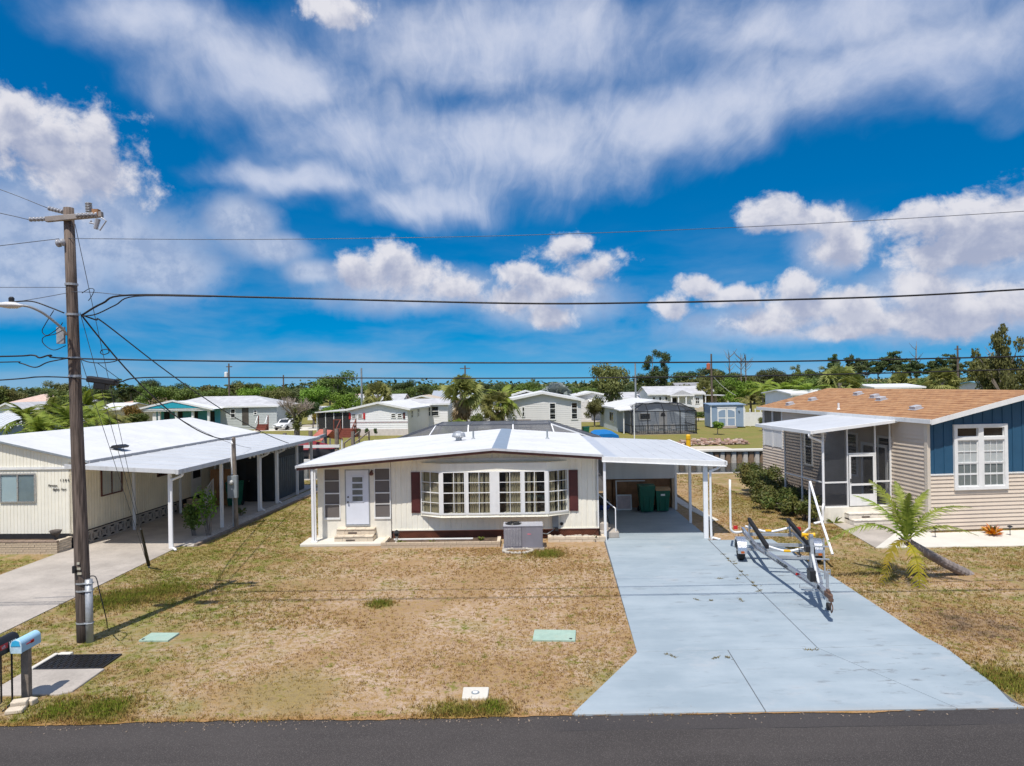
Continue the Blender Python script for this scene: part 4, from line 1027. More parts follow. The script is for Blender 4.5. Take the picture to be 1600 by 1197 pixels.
# electric boxes and conduit on the front wall
mb = MB(); mb.box(2.10, -0.10, 0.40, 2.33, -0.015, 0.83); mb.tube([(2.05, -0.03, 0.86), (1.92, -0.03, 0.86), (1.86, -0.03, 0.95)], 0.03, 8); mb.tube([(2.18, -0.04, 0.42), (2.12, -0.10, 0.30), (1.9, -0.35, 0.22), (1.72, -0.6, 0.3)], 0.018, 7)
mb.build('meter_box', GREYM, H, bevel=0.006)
mb = MB(); mb.lathe([(0.06, 0), (0.06, 0.02)], (0, 0, 0), 12, Matrix.Translation((2.45, -0.02, 0.52)) @ Matrix.Rotation(R(90), 4, 'X')); mb.box(2.20, -0.16, 0.28, 2.32, -0.03, 0.40); mb.build('hose_tap', BLACKM, H)

# ------------------------------------------------------------------ steps, carport, utility shed
def brick_steps(name, label, x0, x1, yb, levels, depth, parent_loc, rz, z0=0.1, h=0.17, m=None, slot=True, cat='steps'):
    m = m or BRICKC
    t = thing(name, label, cat, parent_loc, rz)
    for k in range(levels):
        z = z0 + h * k; yf = yb - depth * (levels - k)
        MB().box(x0 + 0.02, yf + 0.02, z, x1 - 0.02, yb - 0.001 * k, z + h - 0.055).build('riser_core', MORTAR, t)
        brick_run(t, 'brick', x0, x1, yf, yf + 0.02, z + 0.004, 1, 0.30, h - 0.065, m, 'x', 0.01, k)
        for xx in (x0, x1 - 0.02): brick_run(t, 'brick', xx, xx + 0.02, yf + 0.02, yb, z + 0.004, 1, 0.30, h - 0.065, m, 'y', 0.01, k + 5)
        n = max(2, round((x1 - x0) / 0.32)); L = (x1 - x0) / n
        for i in range(n): MB().box(x0 + i * L + 0.004, yf - 0.02, z + h - 0.054, x0 + (i + 1) * L - 0.004, yf + depth if k < levels - 1 else yb, z + h).build('tread_block', m, t, bevel=0.01)
        if slot:
            cx = (x0 + x1) / 2; MB().box(cx - 0.28, yf - 0.004, z + 0.02, cx + 0.05, yf - 0.001, z + 0.075).build('vent_slot', mat('dark_slot', (0.10, 0.075, 0.06), 0.9), t)
    return t
st = brick_steps('porch_steps', 'two cream brick steps below the pale blue porch door', -5.80, -4.40, -0.061, 2, 0.30, (HX, HY, 0), HR, 0.1, 0.20)
CP = thing('carport', 'white flat carport roof on white posts over the blue drive', 'carport', (HX, HY, 0), HR)
def cpz(x): return 3.03 - 0.052 * (x - 3.9)
pts = []
for i in range(7):
    a, b = 4.45 + i * (8.22 - 4.45) / 7, 4.45 + (i + 1) * (8.22 - 4.45) / 7
    mb = MB(); mb.slab([(a, -0.76, cpz(a)), (b - 0.012, -0.76, cpz(b)), (b - 0.012, 8.7, cpz(b)), (a, 8.7, cpz(a))], 0.07); mb.slab([(b - 0.035, -0.76, cpz(b) + 0.012), (b, -0.76, cpz(b) + 0.012), (b, 8.7, cpz(b) + 0.012), (b - 0.035, 8.7, cpz(b) + 0.012)], 0.03)
    mb.build('roof_panel', ALU, CP)
mb = MB(); mb.slab([(3.90, -0.76, roof_z(3.9) - 0.06), (4.46, -0.76, cpz(4.46) + 0.02), (4.46, 8.72, cpz(4.46) + 0.02), (3.90, 8.9, roof_z(3.9) - 0.06)], 0.03); mb.build('flashing', mat('flashing_metal', (0.60, 0.62, 0.65), 0.4, 0.3, var=0.06), CP)
mb = MB(); mb.prism([(3.88, cpz(3.9) + 0.03), (8.30, cpz(8.3) + 0.03), (8.30, cpz(8.3) - 0.17), (3.88, cpz(3.9) - 0.17)], 'y', -0.80, -0.762); mb.prism([(3.88, cpz(3.9) - 0.14), (8.30, cpz(8.3) - 0.14), (8.30, cpz(8.3) - 0.17), (3.88, cpz(3.9) - 0.17)], 'y', -0.83, -0.80)
mb.prism([(-0.80, cpz(8.3) + 0.028), (8.72, cpz(8.3) + 0.028), (8.72, cpz(8.3) - 0.12), (-0.80, cpz(8.3) - 0.12)], 'x', 8.225, 8.34)
mb.build('fascia', WHITE, CP, bevel=0.008)
mb = MB(); mb.slab([(4.46, -0.74, cpz(4.46) - 0.075), (8.2, -0.74, cpz(8.2) - 0.075), (8.2, 8.68, cpz(8.2) - 0.075), (4.46, 8.68, cpz(4.46) - 0.075)], 0.012); mb.slab([(3.86, -0.74, cpz(4.4) - 0.075), (4.455, -0.74, cpz(4.46) - 0.075), (4.455, 8.68, cpz(4.46) - 0.075), (3.86, 8.68, cpz(4.4) - 0.075)], 0.012); mb.build('bounce_ceiling', mat('white_bounce_ceiling', (0.84, 0.84, 0.82), 0.6, var=0.03), CP)  # white underside added to bounce more light into the carport
def post(x, y, w, zt, name='post', z0=0.02, parent=None, m=None):
    mb = MB(); mb.box(x - w / 2, y - 0.045, z0, x + w / 2, y + 0.045, zt); mb.box(x - w / 2 - 0.02, y - 0.06, zt - 0.12, x + w / 2 + 0.02, y + 0.06, zt - 0.06)
    return mb.build(name, m or PVC, CP if parent is None else parent, bevel=0.005)
post(3.98, -0.62, 0.09, cpz(4) - 0.07); post(7.62, -0.50, 0.16, cpz(7.6) - 0.07); post(7.72, 2.2, 0.10, cpz(7.7) - 0.07); post(7.80, 5.15, 0.10, cpz(7.8) - 0.07)
mb = MB(); mb.tube(spline([(8.1, -0.70, cpz(8.2) - 0.10), (8.08, -0.70, cpz(8.2) - 0.20), (7.80, -0.62, cpz(8) - 0.36), (7.78, -0.60, cpz(8) - 0.50), (7.78, -0.60, 0.16), (7.84, -0.66, 0.08), (8.02, -0.85, 0.06)], 5), 0.042, 8); mb.build('downspout', PVC, CP, smooth=True)
slab_ = thing('carport_slab', 'shaded blue painted slab below the carport roof', 'slab', (HX, HY, 0), HR)
slab_['kind'] = 'structure'
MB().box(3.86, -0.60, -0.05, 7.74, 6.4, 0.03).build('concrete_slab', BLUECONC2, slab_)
sh = thing('utility_shed', 'grey clapboard utility shed closing the back of the carport', 'shed', (HX, HY, 0), HR)
lap_wall(sh, 4.72, 7.84, 1.38, 2.80, GREYSID, 0.115, 5.42, name='siding_board')
MB().box(4.72, 5.44, 1.36, 7.84, 9.0, 2.80).build('wall_core', GREYSID, sh)
MB().box(7.70, 5.43, 0.0, 7.84, 9.0, 1.36).build('brick_pier', BRICKB, sh); MB().box(4.72, 6.2, 0.03, 7.70, 6.25, 1.36).build('rear_board', PLYWOOD, sh)
MB().box(4.78, 5.6, 0.03, 5.02, 5.66, 1.36).build('side_board', PLYWOOD, sh)
for i in range(4): MB().box(5.10 + i * 0.65, 5.70, 0.03, 5.74 + i * 0.65, 5.74, 1.34).build('plywood_panel', PLYWOOD, sh)
# house side steps with rail, in the carport shade
ss = thing('side_steps', 'concrete side door steps with a white handrail under the carport', 'steps', (HX, HY, 0), HR)
MB().box(3.86, -0.30, 0.03, 4.52, 1.2, 0.24).build('tread', CONC, ss, bevel=0.015); MB().box(3.86, 0.15, 0.24, 4.18, 1.2, 0.48).build('tread', CONC, ss, bevel=0.015)
mb = MB(); mb.tube([(3.92, 1.1, 1.42), (4.42, -0.15, 1.08), (4.42, -0.15, 0.24)], 0.022, 8); mb.tube([(3.93, 1.08, 1.42), (3.93, 1.08, 0.48)], 0.022, 8); mb.build('handrail', PVC, ss)
# kettle barbecue
bq = thing('barbecue', 'dark blue kettle barbecue behind the left carport post', 'barbecue', to_world((4.18, 1.75, 0.03)))
MB().lathe([(0.05, 0.62), (0.20, 0.66), (0.29, 0.76), (0.31, 0.88)], (0, 0, 0), 18).build('bowl', DBLUE, bq, smooth=True)
MB().lathe([(0.315, 0.885), (0.29, 1.0), (0.20, 1.10), (0.06, 1.14)], (0, 0, 0), 18).build('lid', BLACK, bq, smooth=True)
mb = MB(); mb.tube([(-0.05, 0, 1.13), (-0.05, 0, 1.19), (0.05, 0, 1.19), (0.05, 0, 1.13)], 0.012, 6); mb.build('lid_handle', BLACKM, bq)
for k in range(3):
    a = 2 * PI * k / 3 + 0.5; MB().tube([(0.12 * math.cos(a), 0.12 * math.sin(a), 0.66), (0.33 * math.cos(a), 0.33 * math.sin(a), 0.0)], 0.014, 6).build('leg', BLACKM, bq)
# wheelie bins
def wheelie(label, loc, rz, lidm, h=1.02, w=0.56, deco=False):
    t = thing('wheelie_bin', label, 'bin', loc, rz, 'green wheelie bins in the carport')
    mb = MB(); n = 6
    b = [(-w * .40, -w * .36), (w * .40, -w * .36), (w * .40, w * .40), (-w * .40, w * .40)]; tp_ = [(-w * .5, -w * .5), (w * .5, -w * .5), (w * .5, w * .5), (-w * .5, w * .5)]
    zs = [0.05, h * 0.62, h * 0.64, h - 0.06]; ks = [0, 0.6, 0.72, 1.0]
    for z, k in zip(zs, ks):
        for p, q in zip(b, tp_): mb.vs.append((p[0] + (q[0] - p[0]) * k, p[1] + (q[1] - p[1]) * k, z))
    for i in range(3):
        for j in range(4): mb.fs.append((i * 4 + j, i * 4 + (j + 1) % 4, i * 4 + 4 + (j + 1) % 4, i * 4 + 4 + j))
    mb.fs.append((3, 2, 1, 0)); mb.fs.append((12, 13, 14, 15))
    mb.box(-w * .22, -w * .47, 0.10, -w * .16, -w * .40, h * .6); mb.box(w * .16, -w * .47, 0.10, w * .22, -w * .40, h * .6)
    mb.build('body', GREENBIN, t, bevel=0.012)
    mb = MB(); mb.prism([(-w * .54, h - 0.06), (w * .52, h - 0.03), (w * .52, h + 0.03), (0, h + 0.07), (-w * .54, h + 0.01)], 'x', -w * .53, w * .53); mb.build('lid', lidm, t, bevel=0.012)
    MB().tube([(-w * .45, w * .60, h - 0.06), (w * .45, w * .60, h - 0.06)], 0.018, 7).build('handle', GREENBIN, t)
    for s in (-1, 1): MB().lathe([(0.04, -0.03), (0.11, -0.03), (0.11, 0.03), (0.04, 0.03)], (0, 0, 0), 14, Matrix.Translation((s * w * .44, w * .42, 0.11)) @ Matrix.Rotation(R(90), 4, 'Y')).build('wheel', RUBBER, t)
    if deco: MB().box(-0.10, -w * .495, h * .72, 0.08, -w * .475, h * .80).build('sticker', WHITE, t)
    return t
wheelie('all green wheelie bin beside the leaning white panel', to_world((6.40, 4.65, 0.03)), HR, GREENBIN, 1.15, 0.66)
wheelie('green wheelie bin with a tan lid at the shed wall', to_world((7.10, 4.75, 0.03)), HR, TANLID, 1.0, 0.62, True)
lp = thing('screen_door', 'white framed screen door leaning against the shed boards', 'screen door', to_world((5.52, 5.1, 0.03)), HR)
lp.rotation_euler = (R(-8), 0, HR)
mb = MB(); mb.box(-0.36, 0, 0, -0.31, 0.03, 1.30); mb.box(0.28, 0, 0, 0.33, 0.03, 0.68); mb.box(-0.31, 0, 0, 0.28, 0.03, 0.06); mb.box(-0.31, 0, 0.63, 0.28, 0.03, 0.68); mb.box(-0.31, 0, 1.26, 0.95, 0.03, 1.30); mb.build('frame', WHITE, lp)
MB().box(-0.31, 0.012, 0.06, 0.28, 0.018, 0.63).build('panel', mat('dingy_white_panel', (0.6, 0.48, 0.46), 0.7, var=0.15, scale=3), lp)

# ------------------------------------------------------------------ air conditioner and flower beds
ac = thing('air_conditioner', 'grey packaged air conditioner standing in front of the bay window', 'air conditioner', to_world((1.03, -1.14, 0.0)), HR)
w2, dd, hh = 0.67, 0.62, 0.82
MB().box(-w2 - 0.05, -dd - 0.06, 0.0, w2 + 0.05, 0.05, 0.06).build('pad', CONC, ac)
MB().box(-w2, -dd, 0.06, w2, 0, hh - 0.03).build('cabinet', ACGREY, ac, bevel=0.012)
MB().box(-w2 - 0.015, -dd - 0.015, hh - 0.03, w2 + 0.015, 0.015, hh + 0.015).build('top_cover', mat('grey_unit_top', (0.42, 0.42, 0.45), 0.45, 0.1, var=0.06), ac, bevel=0.01)
for k in range(6):
    x = -w2 + 0.035 + k * 0.098; mb = MB()
    for j in range(16): z = 0.13 + j * 0.038; mb.prism([(-dd - 0.016, z), (-dd - 0.001, z + 0.022), (-dd - 0.001, z)], 'x', x, x + 0.08)
    mb.build('louver', ACDARK, ac)
MB().box(-0.075, -dd - 0.012, 0.08, -0.045, -dd, hh - 0.04).build('corner_trim', ACDARK, ac)
mb = MB()
for r in (0.10, 0.16, 0.22, 0.28): mb.tube([(-0.34 + r * math.cos(2 * PI * k / 24), -dd / 2 + r * math.sin(2 * PI * k / 24), hh + 0.04) for k in range(25)], 0.007, 5, False)
for k in range(8): a = 2 * PI * k / 8; mb.tube([(-0.34, -dd / 2, hh + 0.045), (-0.34 + 0.29 * math.cos(a), -dd / 2 + 0.29 * math.sin(a), hh + 0.035)], 0.007, 5, False)
mb.build('fan_grille', BLACKM, ac)
MB().lathe([(0.27, hh + 0.017), (0.27, hh + 0.022)], (-0.34, -dd / 2, 0), 24).build('fan_opening', DARKIN, ac)
mb = MB(); mb.prism([(-0.07, 0.555), (-0.03, 0.575), (0.08, 0.56), (0.05, 0.54), (-0.04, 0.535)], 'y', -dd - 0.006, -dd - 0.001)
bl = mb.build('badge', mat('pink_badge', (0.62, 0.16, 0.2), 0.5), ac); bl.location = (0.20, 0, -0.02)
# brick edged beds
def bed(label, xa, xb, yf, seed):
    t = thing('flower_bed', label, 'flower bed', (HX, HY, 0), HR)
    MB().box(xa + 0.1, yf + 0.1, -0.05, xb - 0.1, -0.01, 0.07).build('soil', SOIL, t)
    brick_run(t, 'edging_brick', xa, xb, yf, yf + 0.12, 0.0, 2, 0.41, 0.095, BRICKC if seed else BRICKB, 'x', 0.01, seed)
    brick_run(t, 'edging_brick', xa, xa + 0.12, yf + 0.13, -0.25, 0.0, 2, 0.40, 0.095, BRICKC, 'y', 0.01, seed + 2)
    brick_run(t, 'edging_brick', xb - 0.12, xb, yf + 0.13, -0.45 if seed == 0 else -0.2, 0.0, 2, 0.40, 0.095, BRICKC, 'y', 0.01, seed + 3)
    return t
bed('long flower bed edged in cream brick left of the air conditioner', -3.98, 0.22, -1.32, 0)
bed('short flower bed edged in cream brick right of the air conditioner', 1.92, 3.98, -0.72, 1)
tb = tag(MB().box(0, 0, 0, 2.9, 0.08, 0.05).build('kerb_timber', WHITE, None, bevel=0.015), 'white timber lying along the brown lattice in the flower bed', 'timber'); tb.location = to_world((-3.7, -0.42, 0.07)); tb.rotation_euler = (0, 0, HR)
rockm = [MB().ball((0, 0, 0.0), (0.09, 0.075, 0.06), s, 0.2, 1).mesh('white_rock', ROCKW) for s in range(4)]
HRS = 'twelve one two three four five six seven eight nine ten eleven'.split()
CLK = []
for k in range(22):
    hh24 = round(((90 - 360 * k / 22) % 360) / 15) % 24; CLK.append(HRS[hh24 // 2] + " o'clock" if hh24 % 2 == 0 else 'half past ' + HRS[hh24 // 2])
rg = random.Random(3)
for k in range(22):
    a = 2 * PI * k / 22; p = to_world((0.84 + 0.48 * math.cos(a), -2.02 + 0.30 * math.sin(a), 0.03))
    tag(put('white_rock', rockm[k % 4], None, p, (0, 0, k), rg.uniform(0.75, 1.1)), 'white rock at %s on the oval ring seen as a clock' % CLK[k], 'rock', 'rocks in the oval ring')
for k in range(17):
    p = to_world((1.98 + k * 0.105 + rg.uniform(-.03, .03), -0.36 + rg.uniform(-.08, .08), 0.11))
    tag(put('white_rock', rockm[k % 4], None, p, (0, 0, k), rg.uniform(0.8, 1.3)), '%s white rock from the air conditioner along the brown lattice' % ORD[k], 'rock', 'rocks along the lattice')
gb = thing('garden_lantern', 'small white garden lantern with dark top left of the bay window', 'lantern', to_world((-3.52, -0.75, 0.06)))
MB().lathe([(0.09, 0), (0.05, 0.04), (0.04, 0.2), (0.07, 0.24)], (0, 0, 0), 10).build('pedestal', CONCW, gb)
mb = MB(); mb.box(-0.07, -0.07, 0.24, 0.07, 0.07, 0.36); mb.lathe([(0.13, 0.36), (0.02, 0.46)], (0, 0, 0), 8); mb.build('top', BLACKM, gb)
# ------------------------------------------------------------------ pool cage behind the house
pc = thing('pool_enclosure', 'dark screened pool cage with white frame rising behind the white roof', 'pool enclosure', (-0.85, 35.6, 0), HR)
X0, X1, Y0, Y1, ZW, ZT = -6.3, 5.9, 0.15, 5.6, 2.50, 3.52
XI0, XI1, YI0, YI1 = -3.3, 2.9, 1.1, 4.4
xs = [X0, -3.9, -1.55, 0.85, 3.2, X1]
mb = MB()
for x in xs:
    xi = min(max(x, XI0), XI1); zi = ZT
    for (ya, yb) in ((Y0, YI0), (Y1, YI1)):
        mb.bar((x, ya, 0), (x, ya, ZW), 0.06)
        if ya == Y0 and x > X0: MB().bar((x, ya, ZW), (xi, yb, zi), 0.06).build('rafter', PVC, pc)
        else: mb.bar((x, ya, ZW), (xi, yb, zi), 0.055)
    if XI0 <= x <= XI1: mb.bar((x, YI0, ZT), (x, YI1, ZT), 0.055)
for y in (Y0, Y1): mb.bar((X0, y, ZW), (X1, y, ZW), 0.06); mb.bar((X0, y, 0.9), (X1, y, 0.9), 0.05)
for x in (X0, X1): mb.bar((x, Y0, ZW), (x, Y1, ZW), 0.06); mb.bar((x, Y0, .9), (x, Y1, .9), 0.05); mb.bar((x, 2.8, 0), (x, 2.8, ZW), 0.06); mb.bar((x, 2.8, ZW), (XI0 if x < 0 else XI1, 2.8, ZT), 0.05)
for y in (YI0, YI1): mb.bar((XI0, y, ZT), (XI1, y, ZT), 0.055)
for x in (XI0, XI1): mb.bar((x, YI0, ZT), (x, YI1, ZT), 0.055)
mb.build('frame', mat('bronze_frame', (0.12, 0.125, 0.14), 0.5, 0.2), pc)
def scr(*p): MB().quad(*p).build('screen_panel', SCREENP, pc)
xi_ = [min(max(x, XI0), XI1) for x in xs]
for i in range(5):
    a, b, ia, ib = xs[i], xs[i + 1], xi_[i], xi_[i + 1]
    for (y, yi) in ((Y0, YI0), (Y1, YI1)):
        scr((a, y, 0), (b, y, 0), (b, y, ZW), (a, y, ZW)); scr((a, y, ZW), (b, y, ZW), (ib, yi, ZT), (ia, yi, ZT))
    if ib - ia > 0.1: scr((ia, YI0, ZT), (ib, YI0, ZT), (ib, YI1, ZT), (ia, YI1, ZT))
for x, xi in ((X0, XI0), (X1, XI1)): scr((x, Y0, 0), (x, Y1, 0), (x, Y1, ZW), (x, Y0, ZW)); scr((x, Y0, ZW), (x, Y1, ZW), (xi, YI1, ZT), (xi, YI0, ZT))
MB().box(X0, Y0, 0.0, X1, Y1, 0.04).build('deck', CONC, pc)
# blue canvas boat canopy over the canal
bc = thing('boat_canopy', 'bright blue canvas canopy over a boat lift behind the carport', 'canopy', (6.35, 47.2, -1.12), R(-2))
mb = MB(); arc = [(-0.82, 2.75), (-0.78, 3.26), (-0.5, 3.40), (0.25, 3.42), (0.7, 3.32), (0.82, 2.75)]
mb.prism(arc + [(p[0] * .97, p[1] - 0.05) for p in arc[::-1]], 'y', -2.2, 2.2); mb.prism(arc, 'y', -2.21, -2.18); mb.prism(arc, 'y', 2.18, 2.21); mb.build('canvas', BLUECAN, bc)
for x in (-0.76, 0.76):
    for y in (-2.0, 2.0): MB().tube([(x, y, -1.8), (x, y, 2.78)], 0.05, 8).build('post', GALV, bc)
# ------------------------------------------------------------------ neighbour on the left
LX, LY, LR = -15.95, 24.65, R(-2.9)
L = thing('mobile_home', 'long cream mobile home with white roof behind the utility pole on the left', 'mobile home', (LX, LY, 0), LR)
def lw(p): return Matrix.Translation(L.location) @ Matrix.Rotation(LR, 4, 'Z') @ Vector(p)
LD_ = 14.2; LWI = -7.0      # local: x from -7.0 to 0, y from 0 back
def lrz(x): return 4.08 - 0.225 * abs(x + 3.3)
ribbed_wall('front_wall', LWI, 0.0, 0.55, lambda x: lrz(x) - 0.10, CREAM2, L, pitch=0.13, kind='stuff', rw=0.02, rib=0.012)
ribbed_wall('side_wall', 0.0, LD_, 0.52, lambda y: 3.12, CREAM, L, y=0.0, t=-0.12, axis='y', pitch=0.16, kind='stuff', rw=0.02, rib=-0.012)
MB().box(LWI, 0.1, 0, LWI + 0.1, LD_, 3.1).build('far_wall', CREAM, L); MB().box(LWI, LD_ - 0.1, 0, 0, LD_, 3.2).build('rear_wall', CREAM, L)
MB().box(LWI, -0.045, 2.88, 0.02, -0.014, 2.97).build('gable_trim', WHITE, L)
for a, b in ((-7.3, -3.3), (-3.3, 0.72)):
    mb = MB(); mb.slab([(a, -0.14, lrz(a)), (b, -0.14, lrz(b)), (b, 14.4, lrz(b)), (a, 14.4, lrz(a))], 0.08); mb.build('roof', ROOFW, L)
    MB().prism([(a, lrz(a) + 0.01), (b, lrz(b) + 0.01), (b, lrz(b) - 0.05), (a, lrz(a) - 0.05)], 'y', -0.18, -0.145).build('edge_metal', GREYM, L)
MB().box(0.70, -0.16, lrz(0.72) - 0.10, 0.78, 14.42, lrz(0.72) + 0.025).build('gutter', mat('grey_gutter', (0.36, 0.36, 0.37), 0.5, 0.2, var=0.1, dirt=0.3), L)
w = window(L, -2.72, -1.36, 1.68, 2.74, 0.0, 2, 1, 0.05, 0.05, SILVER, GLASS, mat('pale_blue_blind', (0.42, 0.53, 0.56), 0.8, var=0.06), bar=0.05)
MB().box(-2.0, -0.018, 1.74, -1.42, -0.012, 2.69).build('dark_blind', mat('grey_blue_blind', (0.20, 0.26, 0.28), 0.8, var=0.1), L)
window(L, 1.55, 2.85, 1.62, 2.72, 0.0, 2, 1, 0.05, 0.05, BROWN, GLASS, BLINDW, rz=R(90), origin=(0, 0, 0), bar=0.04)
window(L, 5.35, 6.15, 1.85, 2.62, 0.0, 1, 2, 0.05, 0.05, BROWN, GLASSD, DARKIN, rz=R(90))
# decorative block skirting along the drive
def deco_block():
    mb = MB(); s = 0.5; hh_ = 0.46
    mb.box(0, -0.05, 0, s, 0.02, 0.04); mb.box(0, -0.05, hh_ - 0.04, s, 0.02, hh_); mb.box(0, -0.05, 0.04, 0.035, 0.02, hh_ - 0.04); mb.box(s - 0.035, -0.05, 0.04, s, 0.02, hh_ - 0.04)
    mb.bar((0.04, -0.015, 0.04), (s - 0.04, -0.015, hh_ - 0.04), 0.05, 0.05, up=(0, 1, 0)); mb.bar((s - 0.04, -0.012, 0.04), (0.04, -0.012, hh_ - 0.04), 0.05, 0.05, up=(0, 1, 0))
    mb.lathe([(0.12, -0.03), (0.12, 0.0), (0.08, 0.0), (0.08, -0.03)], (0, 0, 0), 12, Matrix.Translation((s / 2, -0.03, hh_ / 2)) @ Matrix.Rotation(R(90), 4, 'X'))
    return mb.mesh('breeze_block', CONC)
bk = deco_block()
for i in range(13): put('breeze_block', bk, L, (0.06, 0.35 + i * 0.505, 0.03), (0, 0, R(90)))
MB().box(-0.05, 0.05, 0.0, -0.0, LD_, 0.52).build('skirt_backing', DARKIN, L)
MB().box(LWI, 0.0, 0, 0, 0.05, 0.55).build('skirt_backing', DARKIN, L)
# house number and the same number written out, in black metal
def lettering(name, txt, size, loc, parent, m, shear=0.0, depth=0.006, rx=R(90), rz=0.0, align='LEFT'):
    cu = bpy.data.curves.new(name, 'FONT'); cu.body = txt; cu.size = size; cu.extrude = depth; cu.shear = shear; cu.align_x = align
    tmp = bpy.data.objects.new('tmp', cu); C.objects.link(tmp); bpy.context.view_layer.update()
    me = bpy.data.meshes.new_from_object(tmp.evaluated_get(bpy.context.evaluated_depsgraph_get())); bpy.data.objects.remove(tmp)
    me.materials.clear(); me.materials.append(m)
    o = put(name, me, parent, loc, (rx, 0, rz)); return o
lettering('house_number', '1 3 8 4', 0.125, (-0.46, -0.02, 2.44), L, BLACKM)
lettering('number_in_words', 'Thirteen', 0.10, (-0.92, -0.02, 2.26), L, BLACKM, 0.35)
lettering('number_in_words', 'Eighty  Four', 0.105, (-0.74, -0.02, 2.12), L, BLACKM, 0.35)
mb = MB(); mb.prism([(-0.28, 0.0), (0.22, 0.0), (0.26, 0.07), (0.10, 0.13), (-0.16, 0.12)], 'y', 2.35, 2.85); rv = mb.build('roof_vent', BLACK, L, bevel=0.02); rv.location = (0.10, 0, lrz(0.1) + 0.085)
# brick planter along the front
pl = thing('brick_planter', 'low tan brick planter along the front of the left cream home', 'planter', (LX, LY, 0), LR)
brick_run(pl, 'brick', -6.5, -0.02, -0.80, -0.68, 0.0, 5, 0.42, 0.082, BRICKB, 'x', 0.012, 21)
brick_run(pl, 'brick', -0.14, -0.02, -0.67, -0.05, 0.0, 5, 0.40, 0.082, BRICKC, 'y', 0.012, 22)
MB().box(-6.5, -0.785, 0, -0.15, -0.69, 0.395).build('mortar_core', MORTAR, pl); MB().box(-0.125, -0.68, 0, -0.035, -0.04, 0.395).build('mortar_core', MORTAR, pl)
MB().box(-6.5, -0.68, 0.0, -0.14, -0.02, 0.36).build('soil', SOIL, pl)
for i in range(16): MB().box(-6.5 + i * 0.405, -0.81, 0.412, -6.5 + i * 0.405 + 0.395, -0.67, 0.46).build('cap_brick', mat('grey_brown_cap', (0.27, 0.20, 0.155), 0.9, var=0.2, dirt=0.3), pl)
MB().box(-0.16, -0.68, 0.412, 0.0, -0.03, 0.46).build('cap_brick', BRICKC, pl)
ur = thing('garden_urn', 'small dark stone urn on the corner of the brick planter', 'urn', lw((-0.32, -0.45, 0.36)))
MB().lathe([(0.10, 0), (0.06, 0.05), (0.06, 0.2), (0.15, 0.28), (0.20, 0.40), (0.17, 0.41), (0.1, 0.36)], (0, 0, 0), 12).build('bowl', mat('dark_stone', (0.10, 0.085, 0.075), 0.9, var=0.3), ur, smooth=True)
# carport on the right of it
LC = thing('carport', 'long white carport roof over the grey drive on the left', 'carport', (LX, LY, 0), LR)
def lcz(x): return 3.10 - 0.065 * (x - 0.8)
n = 15; y0c, y1c = -0.62, 14.2
for i in range(n):
    a, b = y0c + (y1c - y0c) * i / n, y0c + (y1c - y0c) * (i + 1) / n
    mb = MB(); mb.slab([(0.80, a, lcz(.8)), (4.20, a, lcz(4.2)), (4.20, b - 0.015, lcz(4.2)), (0.80, b - 0.015, lcz(.8))], 0.07); mb.slab([(0.8, b - 0.045, lcz(.8) + 0.02), (4.2, b - 0.045, lcz(4.2) + 0.02), (4.2, b - 0.004, lcz(4.2) + 0.02), (0.8, b - 0.004, lcz(.8) + 0.02)], 0.03)
    mb.build('roof_panel', ALU, LC)
mb = MB(); mb.slab([(0.06, -0.60, lcz(0.8) - 0.076), (4.2, -0.60, lcz(4.2) - 0.076), (4.2, 14.18, lcz(4.2) - 0.076), (0.06, 14.18, lcz(0.8) - 0.076)], 0.012); mb.build('bounce_ceiling', mat('white_bounce_ceiling', (0.84, 0.84, 0.82), 0.6, var=0.03), LC)  # white underside added here too, to lift the shade beneath
mb = MB(); mb.prism([(0.2, lcz(0.8) + 0.02), (4.24, lcz(4.2) + 0.03), (4.24, lcz(4.2) - 0.13), (0.2, lcz(0.8) - 0.13)], 'y', -0.68, -0.63); mb.box(4.21, -0.68, lcz(4.2) - 0.15, 4.32, 14.25, lcz(4.2) + 0.02); mb.build('fascia', mat('grey_white_fascia', (0.60, 0.61, 0.62), 0.45, 0.1, var=0.05, dirt=0.35), LC, bevel=0.008)
for i, (x, y) in enumerate([(3.68, -0.10), (3.85, 3.4), (3.86, 7.0), (3.88, 9.0), (3.9, 11.7), (3.9, 13.9)]): post(x, y, 0.12, lcz(x) - 0.08, parent=LC)
for (x, y) in [(0.35, 3.1), (0.35, 6.6), (0.4, 9.8)]: post(x, y, 0.09, lcz(0.8) - 0.08, parent=LC)
for (yd, dx) in ((-0.32, 0.0), (7.1, 0.05), (9.1, 0.05)):
    zf = lcz(4.2) - 0.15; MB().tube(spline([(4.26, yd, zf), (4.24, yd, zf - 0.09), (3.93 + dx, yd - 0.0, zf - 0.22), (3.86 + dx, yd, zf - 0.36), (3.86 + dx, yd, 0.22), (3.95 + dx, yd - 0.08, 0.10), (4.10 + dx, yd - 0.2, 0.06)], 5), 0.042, 8).build('downspout', PVC, LC, smooth=True)
# ornamental brackets under the back eave
mb = MB()
for k in range(14):
    y = 5.6 + k * 0.42; mb.tube(spline([(4.1, y, lcz(4) - 0.12), (4.05, y + 0.12, lcz(4) - 0.30), (3.95, y + 0.2, lcz(4) - 0.16), (3.9, y + 0.32, lcz(4) - 0.32)], 4), 0.018, 5)
mb.build('scroll_trim', PVC, LC)
